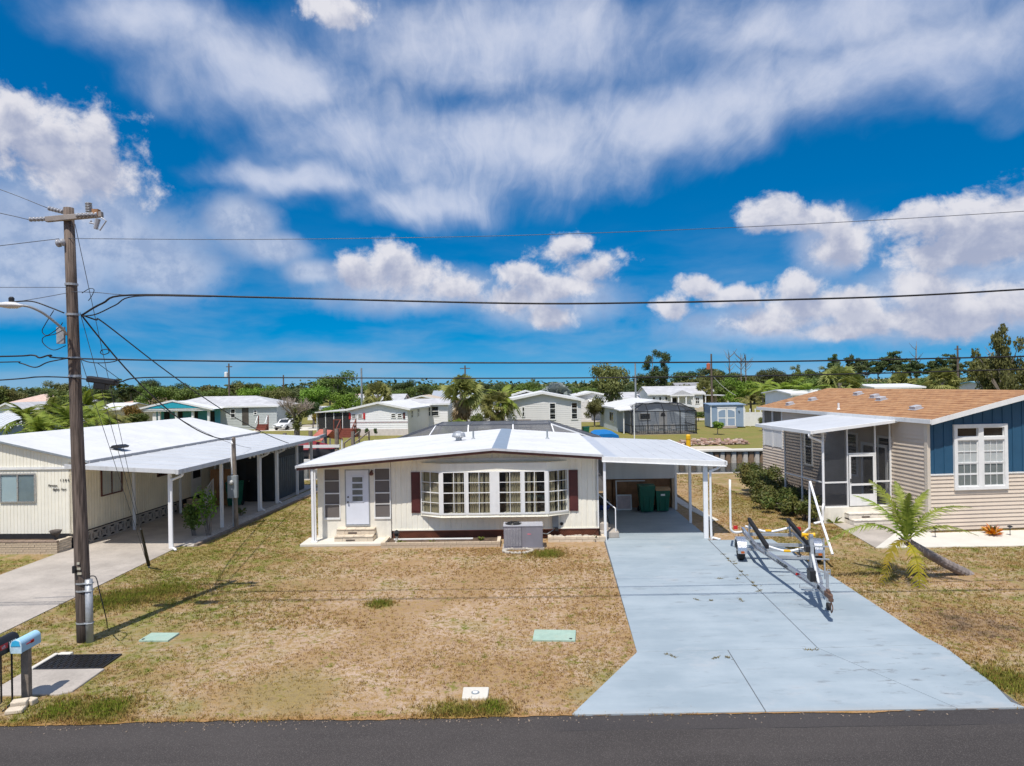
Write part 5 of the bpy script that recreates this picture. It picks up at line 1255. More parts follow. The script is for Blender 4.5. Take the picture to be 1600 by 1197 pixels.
# things under the carport
dk = thing('dark_shed', 'dark charcoal shed with vertical slats at the back of the left carport', 'shed', (LX, LY, 0), LR)
MB().box(1.3, 9.6, 0.03, 3.5, 13.8, 2.45).build('body', mat('charcoal_panel', (0.022, 0.026, 0.03), 0.6, var=0.2), dk)
for i in range(16): MB().box(3.5, 9.65 + i * 0.26, 0.06, 3.53, 9.85 + i * 0.26, 2.1).build('slat', mat('slate_slat', (0.065, 0.085, 0.10), 0.55, var=0.2), dk)
MB().box(2.1, 9.57, 0.05, 3.0, 9.6, 2.05).build('door', BLACK, dk); MB().lathe([(0.03, 0), (0.03, 0.05)], (0, 0, 0), 8, Matrix.Translation((2.25, 9.57, 1.05)) @ Matrix.Rotation(R(90), 4, 'X')).build('handle', SILVER, dk)
gt = thing('wooden_gate', 'brown wooden gate against the cream wall under the left carport', 'gate', lw((0.75, 8.6, 0.03)), LR)
for i in range(7): MB().box(i * 0.145, 0, 0, i * 0.145 + 0.135, 0.03, 1.75).build('plank', PLYWOOD, gt)
mb = MB(); mb.box(0, 0.03, 0.3, 1.0, 0.06, 0.4); mb.box(0, 0.03, 1.4, 1.0, 0.06, 1.5); mb.build('rail', PLYWOOD, gt)
wheelie('dark green wheelie bin under the left carport', lw((2.05, 8.4, 0.03)), LR, GREENBIN, 1.15, 0.62)
ls = brick_steps('entry_steps', 'brick entry steps with white railing under the left carport', 0.0, 1.1, 0.0, 3, 0.28, lw((0.25, 7.6, 0)), LR, 0.03, 0.17, BRICKB, False)
mb = MB(); mb.tube([(1.15, -0.95, 0.03), (1.15, -0.95, 0.95), (1.15, 0.0, 1.45), (1.15, 0.0, 0.5)], 0.02, 6)
for k in range(8): mb.tube([(1.15, -0.9 + k * 0.115, 0.3), (1.15, -0.9 + k * 0.115, 0.98 + k * 0.06)], 0.012, 5)
mb.build('railing', PVC, ls)
ed = thing('side_door', 'white barred storm door in the cream wall under the left carport', 'door', lw((0.0, 8.2, 0.52)), LR + R(90))
MB().box(0, -0.05, 0, 0.9, -0.015, 2.0).build('leaf', WHITE, ed)
for k in range(6): MB().box(0.12 + k * 0.12, -0.065, 0.9, 0.135 + k * 0.12, -0.05, 1.85).build('bar', BLACKM, ed)
MB().box(0.1, -0.055, 0.85, 0.8, -0.05, 1.9).build('pane', DARKIN, ed)
# gravel strip with timber edging, shrub, meter pole
gs = tag(MB().prism([(3.72, 0.35), (4.35, 0.2), (4.75, 14.0), (4.1, 14.0)], 'z', -0.05, 0.035).build('gravel_strip', GRAVEL), 'shell gravel strip along the edge of the left carport', 'gravel', kind='stuff'); gs.location = (LX, LY, 0); gs.rotation_euler = (0, 0, LR)
for i in range(6):
    o = tag(MB().box(0, 0, -0.03, 0.12, 2.3, 0.10).build('edging_timber', WOODGREY, None, bevel=0.012), 'grey timber edging the gravel strip by the left carport, %s' % ['nearest the road', 'second from the road', 'third from the road', 'third from the canal', 'second from the canal', 'nearest the canal'][i], 'timber', 'edging timbers')
    o.location = lw((4.34 + i * 0.07, 0.25 + i * 2.32, 0)); o.rotation_euler = (0, 0, LR - R(1.7))
MPp = gp(369, 826)
mpole = thing('meter_pole', 'grey service pole carrying an electric meter box at the edge of the left carport', 'meter pole', (MPp.x, MPp.y, 0))
MB().tube([(0.02, 0, -0.1), (0, 0, 1.2), (-0.04, 0, 3.72)], [0.085, 0.08, 0.07], 10).build('pole', WOODGREY, mpole)
MB().tube([(-0.10, -0.02, 0.1), (-0.10, -0.02, 1.35)], 0.03, 8).build('conduit', GALV, mpole); MB().tube([(-0.11, -0.05, 2.2), (-0.13, -0.04, 3.4), (-0.10, -0.05, 3.52), (-0.04, -0.14, 3.46)], 0.035, 8).build('mast', PVC, mpole)
MB().box(-0.22, -0.26, 1.28, 0.16, -0.08, 2.18).build('meter_box', GREYM, mpole, bevel=0.012)
mb = MB(); mb.lathe([(0.10, 0), (0.10, 0.05), (0.085, 0.10), (0.05, 0.13), (0.01, 0.135)], (0, 0, 0), 14, Matrix.Translation((-0.06, -0.26, 1.92)) @ Matrix.Rotation(R(90), 4, 'X')); mb.build('meter_dial', mat('meter_glass', (0.55, 0.55, 0.52), 0.15, var=0.1), mpole, smooth=True)
MB().box(-0.07, -0.268, 1.62, -0.01, -0.26, 1.67).build('sticker', WHITE, mpole)
# ------------------------------------------------------------------ neighbour on the right
RX, RY, RR = 15.22, 25.05, R(4.6)
N = thing('manufactured_home', 'tan clapboard home with navy gable and tan shingle roof on the right', 'mobile home', (RX, RY, 0), RR)
def rw_(p): return Matrix.Translation(N.location) @ Matrix.Rotation(RR, 4, 'Z') @ Vector(p)
NW, ND, EZ, PITCH = 8.2, 13.6, 4.15, 0.235
def nrz(x): return EZ + 0.05 + PITCH * (4.1 - abs(x - 4.1))
MB().box(0.05, 0.06, 0.0, NW, ND, EZ).build('wall_core', TAN, N)
MB().prism([(0.05, EZ), (NW, EZ), (4.1, EZ + 0.95)], 'y', 0.06, 0.3).build('gable_core', NAVY, N)
WIN = (1.02, 3.12, 1.52, 3.94)
lap_wall(N, 0.10, NW, 0.06, 2.08, TAN, 0.148, 0.05, holes=[WIN])
for side_h, xa, xb, hol in ((0.148, 0.0, ND, [(2.85, 3.75, 1.35, 3.25), (10.95, 13.4, 2.0, 4.0)]),):
    pass
# left wall: boards run front to back, outer face towards -x
n = 27; h = (EZ - 0.06) / n
def side_boards():
    holes = [(11.2, 13.45, 2.02, 4.0)]
    for i in range(n):
        za, zb = 0.06 + i * h, 0.06 + (i + 1) * h; segs = [(0.0, ND)]
        for (xa, xb, ha, hb) in holes:
            if ha < zb - 0.01 and hb > za + 0.01: segs = [(0.0, xa), (xb, ND)]
        for a, b in segs:
            me = cached(('sb', round(b - a, 2), round(h, 4)), lambda: lap_board_mesh(b - a, h, TAN)); put('siding_board', me, N, (0.04, b, za), (0, 0, R(-90)))
side_boards()
mb = MB(); mb.box(-0.02, -0.02, 0.04, 0.10, 0.05, EZ); mb.box(-0.02, 0.05, 0.04, 0.03, 0.14, EZ); mb.build('corner_trim', mat('cream_corner_trim', (0.60, 0.53, 0.44), 0.55, var=0.04), N)
MB().prism([(0.10, 2.12), (NW, 2.12), (NW, EZ), (4.1, nrz(4.1) - 0.16), (0.10, EZ + 0.0)], 'y', 0.03, 0.06).build('navy_panel', NAVY, N)
MB().box(0.10, 0.0, 2.08, NW, 0.05, 2.135).build('band_trim', WHITE, N)
for i in range(21):
    x = 0.28 + i * 0.385
    if WIN[0] - 0.02 < x < WIN[1]: zt0, segs = 0, [(WIN[3] + 0.02, nrz(x) - 0.15)]
    else: segs = [(2.14, nrz(x) - 0.15)]
    for za, zb in segs: MB().box(x, 0.008, za, x + 0.05, 0.03, zb).build('batten', NAVY, N)
# double window with transoms
mb = MB(); xa, xb, za, zb = WIN; t_ = 0.13
mb.box(xa, -0.06, za, xa + t_, 0.05, zb); mb.box(xb - t_, -0.06, za, xb, 0.05, zb); mb.box(xa + t_, -0.06, zb - t_, xb - t_, 0.05, zb); mb.box(xa + t_, -0.06, za, xb - t_, 0.05, za + t_); mb.box(xa + t_, -0.055, zb - 0.58, xb - t_, 0.04, zb - 0.46); mb.box((xa + xb) / 2 - 0.11, -0.055, za + t_, (xa + xb) / 2 + 0.11, 0.04, zb - 0.58); mb.box((xa + xb) / 2 - 0.10, -0.056, zb - 0.46, (xa + xb) / 2 + 0.10, 0.04, zb - t_)
mb.build('window_trim', WHITE, N, bevel=0.006)
for k in (0, 1):
    a = xa + t_ if k == 0 else (xa + xb) / 2 + 0.11; b = (xa + xb) / 2 - 0.11 if k == 0 else xb - t_
    window(N, a, b, zb - 0.46, zb - t_, 0.03, 1, 1, 0.02, 0.02, WHITE, GLASSD, DARKIN)
    window(N, a, b, za + t_ + (zb - 0.58 - za - t_) * 0.5 + 0.0, zb - 0.58, 0.03, 3, 2, 0.035, 0.045, WHITE, GLASS, BLINDW, bar=0.018)
    window(N, a, b, za + t_, za + t_ + (zb - 0.58 - za - t_) * 0.5, 0.03, 3, 2, 0.035, 0.035, WHITE, GLASSD, BLINDW, bar=0.016)
# roof
for s, (a, b) in enumerate(((-0.12, 4.1), (4.1, NW + 0.32))):
    mb = MB(); nn = 14
    for i in range(nn):
        xa_, xb_ = a + (b - a) * i / nn, a + (b - a) * (i + 1) / nn
        up_ = 0.012
        pts_ = [(xa_, -0.40, nrz(xa_) + (up_ if s == 0 else 0.0)), (xb_, -0.40, nrz(xb_) + (0 if s == 0 else up_)), (xb_, ND + 0.35, nrz(xb_) + (0 if s == 0 else up_)), (xa_, ND + 0.35, nrz(xa_) + (up_ if s == 0 else 0.0))]
        mb.slab(pts_, 0.05)
    mb.build('roof', SHING, N)
    MB().prism([(a, nrz(a) - 0.012), (b, nrz(b) - 0.012), (b, nrz(b) - 0.20), (a, nrz(a) - 0.20)], 'y', -0.42, -0.375).build('barge_board', WHITE, N)
    MB().prism([(a, nrz(a) - 0.06), (b, nrz(b) - 0.06), (b, nrz(b) - 0.10), (a, nrz(a) - 0.10)], 'y', -0.37, 0.02).build('soffit', WHITE, N)
MB().box(-0.17, -0.42, nrz(-0.12) - 0.17, -0.125, ND + 0.36, nrz(-0.12) + 0.0).build('gutter', WHITE, N, bevel=0.008)
MB().box(-0.125, -0.37, nrz(-0.12) - 0.15, 0.03, ND + 0.3, nrz(-0.12) - 0.11).build('eave_soffit', WHITE, N)
for (x, y) in ((1.0, 2.0), (2.5, 7.0), (2.1, 5.9), (2.9, 9.0), (1.6, 11.0), (0.6, 11.5)):
    mb = MB(); M = Matrix.Translation((x, y, nrz(x))) @ Matrix.Rotation(-math.atan(PITCH), 4, 'Y'); mb.box(-0.2, -0.22, 0.0, 0.2, 0.22, 0.03, M); mb.box(-0.15, -0.17, 0.03, 0.15, 0.17, 0.15, M); mb.build('roof_vent', mat('grey_roof_vent', (0.42, 0.42, 0.44), 0.5, var=0.1), N, bevel=0.01)
MB().lathe([(0.09, 0), (0.045, 0.06), (0.045, 0.30)], (0.35, 6.4, nrz(0.35)), 10).build('vent_pipe', WHITE, N)
# side windows and the rear recessed porch with white rails
window(N, -5.2, -4.35, 1.45, 3.35, 0.018, 1, 2, 0.08, 0.06, WHITE, GLASSD, DARKIN, rz=R(-90))
window(N, -2.95, -2.1, 1.45, 3.35, 0.018, 1, 2, 0.08, 0.06, WHITE, GLASSD, DARKIN, rz=R(-90))
window(N, -8.9, -8.1, 1.45, 3.35, 0.018, 1, 2, 0.08, 0.06, WHITE, GLASSD, DARKIN, rz=R(-90))
MB().box(0.046, 11.2, 2.02, 0.055, 13.45, 4.0).build('porch_shade_panel', mat('shaded_porch_wall', (0.16, 0.15, 0.13), 0.8), N)  # flat panel, its dark colour stands for the shade in the recess
for k in range(3): MB().box(-0.02, 11.2 + k * 1.085, 2.02, 0.045, 11.29 + k * 1.085, 4.02).build('porch_post', WHITE, N)
for k in range(2): MB().box(0.0, 11.3 + k * 1.085, 2.06, 0.04, 12.27 + k * 1.085, 2.98).build('rail_panel', WHITE, N)
MB().box(-0.03, 11.18, 2.96, 0.05, 13.5, 3.05).build('top_rail', WHITE, N)
# glazed entry doors inside the screened porch
mb = MB(); mb.box(-0.05, 2.30, 0.62, 0.02, 2.42, 3.0); mb.box(-0.05, 3.95, 0.62, 0.02, 4.07, 3.0); mb.box(-0.05, 2.42, 2.88, 0.02, 3.95, 3.0); mb.box(-0.05, 3.14, 0.62, 0.02, 3.22, 2.88); mb.build('door_frame', WHITE, N)
for k in range(2): MB().box(-0.03, 2.45 + k * 0.80, 0.64, 0.015, 3.12 + k * 0.80, 2.86).build('door', mat('dark_glazed_door', (0.03, 0.033, 0.035), 0.15, var=0.2), N)

P_ = thing('screened_porch', 'white framed screened porch with a flat white roof beside the tan house', 'porch', (RX, RY, 0), RR)
PX0, PY0, PY1 = -2.86, 2.05, 5.3
def pz(x): return 4.06 + 0.105 * x
for i in range(4):
    a, b = PY0 - 0.42 + i * (PY1 + 1.15 - PY0 + 0.42) / 4, PY0 - 0.42 + (i + 1) * (PY1 + 1.15 - PY0 + 0.42) / 4
    mb = MB(); mb.slab([(PX0 - 0.62, a, pz(PX0 - .62)), (-0.04, a, pz(0)), (-0.04, b - 0.012, pz(0)), (PX0 - 0.62, b - 0.012, pz(PX0 - .62))], 0.10); mb.build('roof_panel', ALU, P_)
mb = MB(); mb.prism([(PX0 - 0.66, pz(PX0 - .62) + 0.015), (-0.03, pz(0) + 0.015), (-0.03, pz(0) - 0.11), (PX0 - 0.66, pz(PX0 - .62) - 0.12)], 'y', PY0 - 0.47, PY0 - 0.425)
mb.box(PX0 - 0.74, PY0 - 0.47, pz(PX0 - .62) - 0.13, PX0 - 0.63, PY1 + 1.18, pz(PX0 - .62) + 0.012); mb.build('fascia', WHITE, P_, bevel=0.01)
MB().box(PX0, PY0, 0, -0.02, PY0 + 0.14, 0.62).build('knee_wall', STUCCO, P_, bevel=0.01); MB().box(PX0, PY0 + 0.14, 0, PX0 + 0.14, PY1, 0.62).build('knee_wall', STUCCO, P_); MB().box(PX0 + 0.14, PY0 + 0.14, 0, -0.02, PY1, 0.56).build('floor', mat('dark_porch_floor', (0.12, 0.12, 0.13), 0.8, var=0.15), P_)
zr = 0.62 + 0.98; dA, dB = -1.78, -0.72
xsP = [PX0 + 0.04, dA - 0.05, dB + 0.05, -0.05]
def pbar(name, *a): MB().box(*a).build(name, WHITE, P_)
for i, x in enumerate(xsP):
    wv_ = 0.07 if i == 0 else 0.05; pbar('post', x - wv_ / 2, PY0 + 0.03, 0.62, x + wv_ / 2, PY0 + 0.10, pz(x) - 0.10)
for x0_, x1_, z in ((PX0, xsP[1] - 0.025, zr), (dB + 0.075, -0.075, zr), (xsP[1] + 0.025, xsP[2] - 0.025, 2.72)): pbar('mid_rail', x0_ + 0.08 if x0_ == PX0 else x0_, PY0 + 0.035, z - 0.03, x1_, PY0 + 0.095, z + 0.03)
pbar('sill_rail', PX0 + 0.08, PY0 + 0.035, 0.621, xsP[1] - 0.026, PY0 + 0.095, 0.67); pbar('sill_rail', dB + 0.076, PY0 + 0.035, 0.621, -0.076, PY0 + 0.095, 0.67)
for y in (PY0 + 1.75, PY1 - 0.03): pbar('post', PX0 + 0.03, y, 0.62, PX0 + 0.09, y + 0.05, pz(PX0) - 0.10)
pbar('mid_rail', PX0 + 0.035, PY0 + 0.11, zr - 0.025, PX0 + 0.085, PY1, zr + 0.025)
MB().quad((PX0 + .06, PY0 + .065, .66), (-.05, PY0 + .065, .66), (-.05, PY0 + .065, 3.94), (PX0 + .06, PY0 + .065, pz(PX0) - .1)).build('screen_panel', SCREEN, P_)
MB().quad((PX0 + .06, PY0 + .065, .66), (PX0 + .06, PY1, .66), (PX0 + .06, PY1, pz(PX0) - .1), (PX0 + .06, PY0 + .065, pz(PX0) - .1)).build('screen_panel', SCREEN, P_)
MB().quad((PX0 + .06, PY1, .56), (-.05, PY1, .56), (-.05, PY1, 3.94), (PX0 + .06, PY1, pz(PX0) - .1)).build('screen_panel', SCREEN, P_)
mb = MB(); f = 0.07
mb.box(dA, PY0 + 0.0, 0.66, dA + f, PY0 + 0.032, 2.68); mb.box(dB - f, PY0 + 0.0, 0.66, dB, PY0 + 0.032, 2.68); mb.box(dA + f, PY0, 2.61, dB - f, PY0 + 0.032, 2.68); mb.box(dA + f, PY0, 1.46, dB - f, PY0 + 0.032, 1.54); mb.box(dA + f, PY0, 0.66, dB - f, PY0 + 0.032, 1.12)
dr = mb.build('screen_door', WHITE, P_)
MB().box(dA + 0.02, PY0 - 0.03, 1.60, dA + 0.05, PY0 - 0.002, 1.74).build('handle', BLACKM, dr)
xg = PX0 - 0.12
MB().tube(spline([(PX0 - 0.68, PY0 - 0.30, pz(PX0 - .6) - 0.10), (PX0 - 0.68, PY0 - 0.30, pz(PX0 - .6) - 0.24), (PX0 - 0.12, PY0 - 0.06, pz(PX0) - 0.52), (PX0 - 0.03, PY0 - 0.05, pz(PX0) - 0.70), (PX0 - 0.03, PY0 - 0.05, 1.0), (PX0 - 0.03, PY0 - 0.05, 0.8), (PX0 - 0.10, PY0 - 0.10, 0.62), (PX0 - 0.10, PY0 - 0.10, 0.26), (PX0 - 0.2, PY0 - 0.16, 0.12), (PX0 - 0.55, PY0 - 0.28, 0.08)], 5), 0.05, 8).build('downspout', PVC, P_, smooth=True)
psx = brick_steps('porch_steps', 'two pale brick steps at the screened porch of the tan house', -2.02, -0.42, PY0 - 0.005, 2, 0.32, (RX, RY, 0), RR, 0.035, 0.20, mat('pale_brick', (0.68, 0.63, 0.55), 0.85, var=0.12, bump=0.4, dirt=0.25))
# path lights and the croton on the white pad
for i, (px, py, lab) in enumerate([(1461, 841, 'black path light by the left corner of the navy gabled house'), (1578, 838, 'black path light right of the orange croton')]):
    p = gp(px, py); t = thing('path_light', lab, 'path light', (p.x, p.y, 0.03), 0, 'path lights on the white pad')
    MB().lathe([(0.012, 0), (0.012, 0.26)], (0, 0, 0), 6).build('stake', BLACKM, t); MB().lathe([(0.03, 0.25), (0.05, 0.31)], (0, 0, 0), 10).build('lens', GREYM, t); MB().lathe([(0.085, 0.31), (0.08, 0.335), (0.02, 0.36)], (0, 0, 0), 12).build('cap', BLACKM, t)
# ------------------------------------------------------------------ utility pole, its fittings and the wires
PB = gp(133, 1001); PD = PB.y
pole = thing('utility_pole', 'tall weathered timber utility pole with crossarm, insulators and conduit at the left', 'utility pole', (PB.x, PB.y, 0))
TOPX = dp(107, 325, PD).x - PB.x; TOPZ = dp(107, 325, PD).z
def pc_(z): return Vector((TOPX * z / TOPZ, 0, z))
MB().tube([pc_(z) for z in (-0.3, 0.5, 2, 4, 6, 8, TOPZ)], [0.165, 0.16, 0.152, 0.138, 0.126, 0.116, 0.108], 16).build('shaft', POLEW, pole, smooth=True)
def lp_(px, py, dy=0.0):
    p = dp(px, py, PD + dy); return Vector((p.x - PB.x, dy, p.z))
# riser conduit and straps
MB().tube([Vector((0.17, -0.09, -0.1)), Vector((0.165, -0.09, 1.42))], 0.078, 12).build('riser', GALV, pole, smooth=True)
for z in (0.42, 1.15, 1.32):
    mb = MB(); mb.lathe([(0.172, z), (0.172, z + 0.035)], (0, 0, 0), 18); mb.tube([(0.09, -0.15, z + .018), (0.165, -0.175, z + .018), (0.25, -0.13, z + .018), (0.23, -0.03, z + .018)], 0.016, 6); mb.build('strap', GALV, pole)
mb = MB()
for i, z in enumerate((1.55, 1.66, 1.78)): mb.box(-0.05, -0.17, z, 0.05 - 0.02 * i, -0.155, z + 0.05)
mb.build('number_tags', mat('pale_metal_tag', (0.55, 0.52, 0.42), 0.5, 0.3), pole); MB().box(-0.12, -0.23, 1.60, -0.06, -0.17, 1.76).build('bracket', BLACKM, pole)
# crossarm running along the street wires
ca = MB().bar(lp_(72, 343, -0.15), lp_(160, 335, -0.15), 0.10, 0.12).build('crossarm', mat('weathered_crossarm', (0.30, 0.27, 0.25), 0.85, var=0.2, bump=0.3), pole, bevel=0.01)
MB().box(lp_(152, 340).x, -0.21, lp_(152, 340).z, lp_(161, 330).x, -0.09, lp_(161, 330).z).build('arm_end', PLYWOOD, pole)
def insulator(p, q, n=5, r=0.055, name='insulator'):
    p, q = Vector(p), Vector(q); d = q - p; prof = []
    for i in range(n):
        t0, t1 = i / n, (i + 0.55) / n; prof += [(r * 0.35, t0 * d.length), (r, (t0 + 0.1 / n) * d.length), (r * 0.9, t1 * d.length), (r * 0.35, (t1 + 0.1 / n) * d.length)]
    M = Matrix.Translation(p) @ d.to_track_quat('Z', 'Y').to_matrix().to_4x4()
    return MB().lathe(prof, (0, 0, 0), 10, M).build(name, PORC, pole, smooth=True)
insulator(lp_(98, 331, 0.05), lp_(74, 325, 0.05)); insulator(lp_(72, 342, -0.15), lp_(44, 343, -0.15)); insulator(lp_(152, 335, -0.2), lp_(117, 337, -0.2), 6); insulator(lp_(139, 331, -0.15), lp_(138, 316, -0.15), 6, 0.075)
mb = MB(); mb.tube([lp_(143, 345, -.3), lp_(140, 348, -.3), lp_(150, 350, -.3)], 0.02, 6); mb.tube([lp_(153, 342, -.3), lp_(149, 358, -.3)], [0.06, 0.045], 8); mb.tube([lp_(149, 352, -.3), lp_(156, 360, -.3), lp_(166, 345, -.3), lp_(158, 340, -.3)], 0.016, 6); mb.build('fuse_cutout', PORC, pole)
MB().lathe([(0.02, 0), (0.085, 0.03), (0.085, 0.07), (0.05, 0.09), (0.05, 0.12), (0.09, 0.13), (0.09, 0.18), (0.02, 0.2)], (0, 0, 0), 12, Matrix.Translation(lp_(102, 378, -0.12)) @ Matrix.Rotation(R(-100), 4, 'Y')).build('spool_insulator', PORC, pole, smooth=True)
# telecom splice case hung on the strand
mb = MB(); mb.bar(lp_(138, 592, -.12), lp_(183, 598, -.12), 0.20, 0.14); mb.build('splice_case', BLACK, pole, bevel=0.03)
mb = MB(); mb.bar(lp_(149, 602, -.12), lp_(168, 604, -.12), 0.18, 0.16); mb.build('splice_base', BLACK, pole, bevel=0.02)
# bracket hardware
for py in (445, 492, 560, 588):
    p = lp_(107, py); MB().lathe([(0.136, -0.02), (0.136, 0.03)], (pc_(p.z).x, 0, p.z), 14).build('band', GALV, pole)
# street lamp on a curved arm
sl = thing('street_lamp', 'grey cobra head street lamp on a curved arm fixed to the timber pole', 'street lamp', (PB.x, PB.y, 0))
MB().tube(spline([lp_(104, 523, -.18), lp_(97, 513, -.35), lp_(70, 491, -.7), lp_(48, 480, -.9), lp_(32, 477, -1.0)], 5), 0.028, 8).build('arm', GALV, sl, smooth=True)
MB().box(lp_(97, 540).x, -0.19, lp_(97, 538).z, lp_(108, 515).x, -0.13, lp_(108, 512).z).build('mount_plate', GALV, sl)
hp = lp_(18, 477, -1.05); M = Matrix.Translation(hp) @ Matrix.Rotation(R(3), 4, 'Y')
MB().lathe([(0.02, -0.28), (0.10, -0.24), (0.15, -0.05), (0.14, 0.08), (0.06, 0.2), (0.03, 0.26)], (0, 0, 0), 14, M @ Matrix.Rotation(R(90), 4, 'Y') @ Matrix.Diagonal((0.5, 1, 1, 1))).build('head', mat('pale_lamp_head', (0.58, 0.58, 0.58), 0.45, var=0.06), sl, smooth=True)
MB().lathe([(0.05, 0.05), (0.055, 0.15), (0.03, 0.18)], (hp.x, hp.y, hp.z), 10).build('photo_cell', BLACKM, sl)
# wires: every one hangs in the air at the depth of the pole line
def wire(name, label, pts, r, m=None, group='overhead wires', n=6, cat='wire'):
    o = MB().tube(spline(pts, 6) if len(pts) < 14 else pts, r, 6).build(name, m or CABLE, None, smooth=True)
    return tag(o, label, cat, group)
def W3(pts, dy=0.0, dy2=None):
    k = len(pts) - 1
    return [dp(px, py, PD + dy + ((dy2 - dy) * i / k if dy2 is not None else 0)) for i, (px, py) in enumerate(pts)]
ext = lambda a, b: (b[0] + (b[0] - a[0]), b[1] + (b[1] - a[1]))
wire('bare_wire', 'thin bare wire highest across the sky from the pole top to the right', W3([(104, 372), (150, 373), (420, 374), (800, 368), (1200, 353), (1600, 330), (1900, 308)], -.1), 0.007, WIREG)
wire('overhead_cable', 'thick twisted cable crossing the clouds above the houses', W3([(127, 493), (160, 474), (205, 461), (420, 465), (800, 474), (1010, 473), (1200, 469), (1400, 463), (1600, 452), (1900, 432)], -.12), 0.022)
wire('overhead_cable', 'second strand of the thick cable rising from the pole', W3([(127, 494), (150, 491), (180, 477), (212, 463), (330, 463.5)], -.14), 0.014)
wire('bare_wire', 'thin neutral wire just above the thick cable', W3([(112, 456), (150, 457), (210, 461), (420, 464)], -.12), 0.008, WIREG)
wire('overhead_cable', 'upper black telephone cable crossing just above the far tree line', W3([(-300, 560), (0, 557), (50, 555), (62, 559), (80, 555), (108, 560), (400, 565), (800, 567), (1200, 565), (1600, 557), (1900, 549)], -.2), 0.019)
wire('overhead_cable', 'lowest black telephone cable crossing in front of the far tree line', W3([(-300, 612), (0, 594), (60, 589), (110, 590), (140, 593), (185, 597), (225, 590), (400, 590), (800, 591), (1200, 587), (1600, 577), (1900, 567)], -.12), 0.016)
wire('overhead_cable', 'slack loop of cable below the upper telephone cable left of the pole', W3([(-300, 575), (0, 566), (30, 567), (55, 574), (75, 566), (105, 560)], -.25), 0.014)
wire('overhead_cable', 'slack loop of cable below the upper telephone cable right of the pole', W3([(125, 561), (140, 566), (160, 567), (178, 565), (187, 561)], -.25), 0.012)
wire('bare_wire', 'bare wire leaving the pole top towards the upper left edge', W3([(74, 325), (0, 296), (-200, 226)], .05), 0.009, WIREG)
wire('bare_wire', 'bare wire leaving the left insulator of the crossarm', W3([(44, 343), (0, 333), (-200, 290)], -.15), 0.009, WIREG)
wire('bare_wire', 'bare wire running left from the spool insulator', W3([(92, 373), (0, 384), (-200, 408)], -.12), 0.008, WIREG)
wire('bare_wire', 'level bare wire running left from the middle of the pole', W3([(104, 449), (0, 449), (-200, 449)], -.12), 0.007, WIREG)
wire('overhead_cable', 'black cable running left above the street lamp head', W3([(100, 489), (80, 481), (50, 471), (20, 472), (0, 476), (-200, 520)], -.12), 0.016)
wire('bare_wire', 'thin wire sloping left from the pole above the lamp arm', W3([(104, 458), (60, 466), (0, 476), (-200, 512)], -.12), 0.007, WIREG)
wire('cable_loop', 'drooping lamp cable loops beside the lamp arm', W3([(84, 485), (70, 508), (66, 518), (74, 524), (92, 512), (98, 504)], -.3), 0.009)
wire('cable_loop', 'lower drooping cable loop under the lamp arm', W3([(100, 515), (86, 522), (68, 527), (68, 537), (84, 547), (103, 540)], -.3), 0.009)
wire('cable_loop', 'small jumper loop right of the pole by the thin neutral wire', W3([(128, 458), (140, 451), (147, 453), (143, 463), (138, 470)], -.15), 0.008)
# service drops
def drop(name, label, p, q, d, r, twist=False):
    o = MB().tube(sag(p, q, d, 22), r, 6).build(name, CABLE, None, smooth=True); tag(o, label, 'wire', 'service drops'); return o
a = dp(127, 492, PD - .12)
mtop = Vector((MPp.x - 0.05, MPp.y, 3.62))
drop('service_drop', 'twisted service cable sagging from the pole to the grey meter pole', a, mtop, 0.75, 0.019)
eave_r = lw((4.15, 9.9, 2.90)); knee = dp(163, 505, PD + 0.6)
MB_ = MB().tube(spline([a, dp(150, 500, PD + .2), knee] + sag(knee, eave_r, 0.35, 6)[1:], 5), 0.017, 6).build('service_drop', CABLE, None, smooth=True); tag(MB_, 'service cable running from the pole over the left carport roof', 'wire', 'service drops')
drop('service_drop', 'thin telephone drop from the strand to the left carport', dp(152, 567, PD - .2), lw((3.6, 6.8, 2.95)), 0.35, 0.007)
wire('cable_loop', 'coil of spare cable hanging on the sagging service cable', W3([(158, 547), (168, 546), (170, 551), (162, 554), (157, 551), (160, 546)], -.1), 0.01)
# guy wires with guard, and the slack ground wire
gA = gp(233, 887)
gw = thing('guy_anchor', 'guy wires with a black guard anchored beside the grey driveway', 'guy wire', (gA.x, gA.y, 0))
def gl(p): return Vector(p) - Vector((gA.x, gA.y, 0))
for i, (px, py, dx) in enumerate(((117, 350, 0), (125, 488, .03), (126, 560, -.03))): MB().tube([gl(dp(px, py, PD)), Vector((dx, 0, 0.06))], 0.007, 5).build('strand', WIREG, gw)
top = gl(dp(117, 350, PD)); gdir = top.normalized()
MB().tube([Vector((0, 0, 0.05)) + gdir * 0.05, gdir * 1.75], [0.055, 0.04], 8).build('guard', BLACK, gw); MB().tube([(0, 0, -0.1), (0, 0, 0.12)], 0.03, 8).build('anchor_rod', GALV, gw)
tag(MB().tube(spline([dp(140, 900, PD - .2), dp(150, 902, PD - .3), dp(156, 925, PD - .4), dp(166, 965, PD - .3), gp(168, 980)], 6), 0.012, 5).build('ground_wire', CABLE), 'slack black wire hanging from the conduit to the grass by the pole', 'wire')

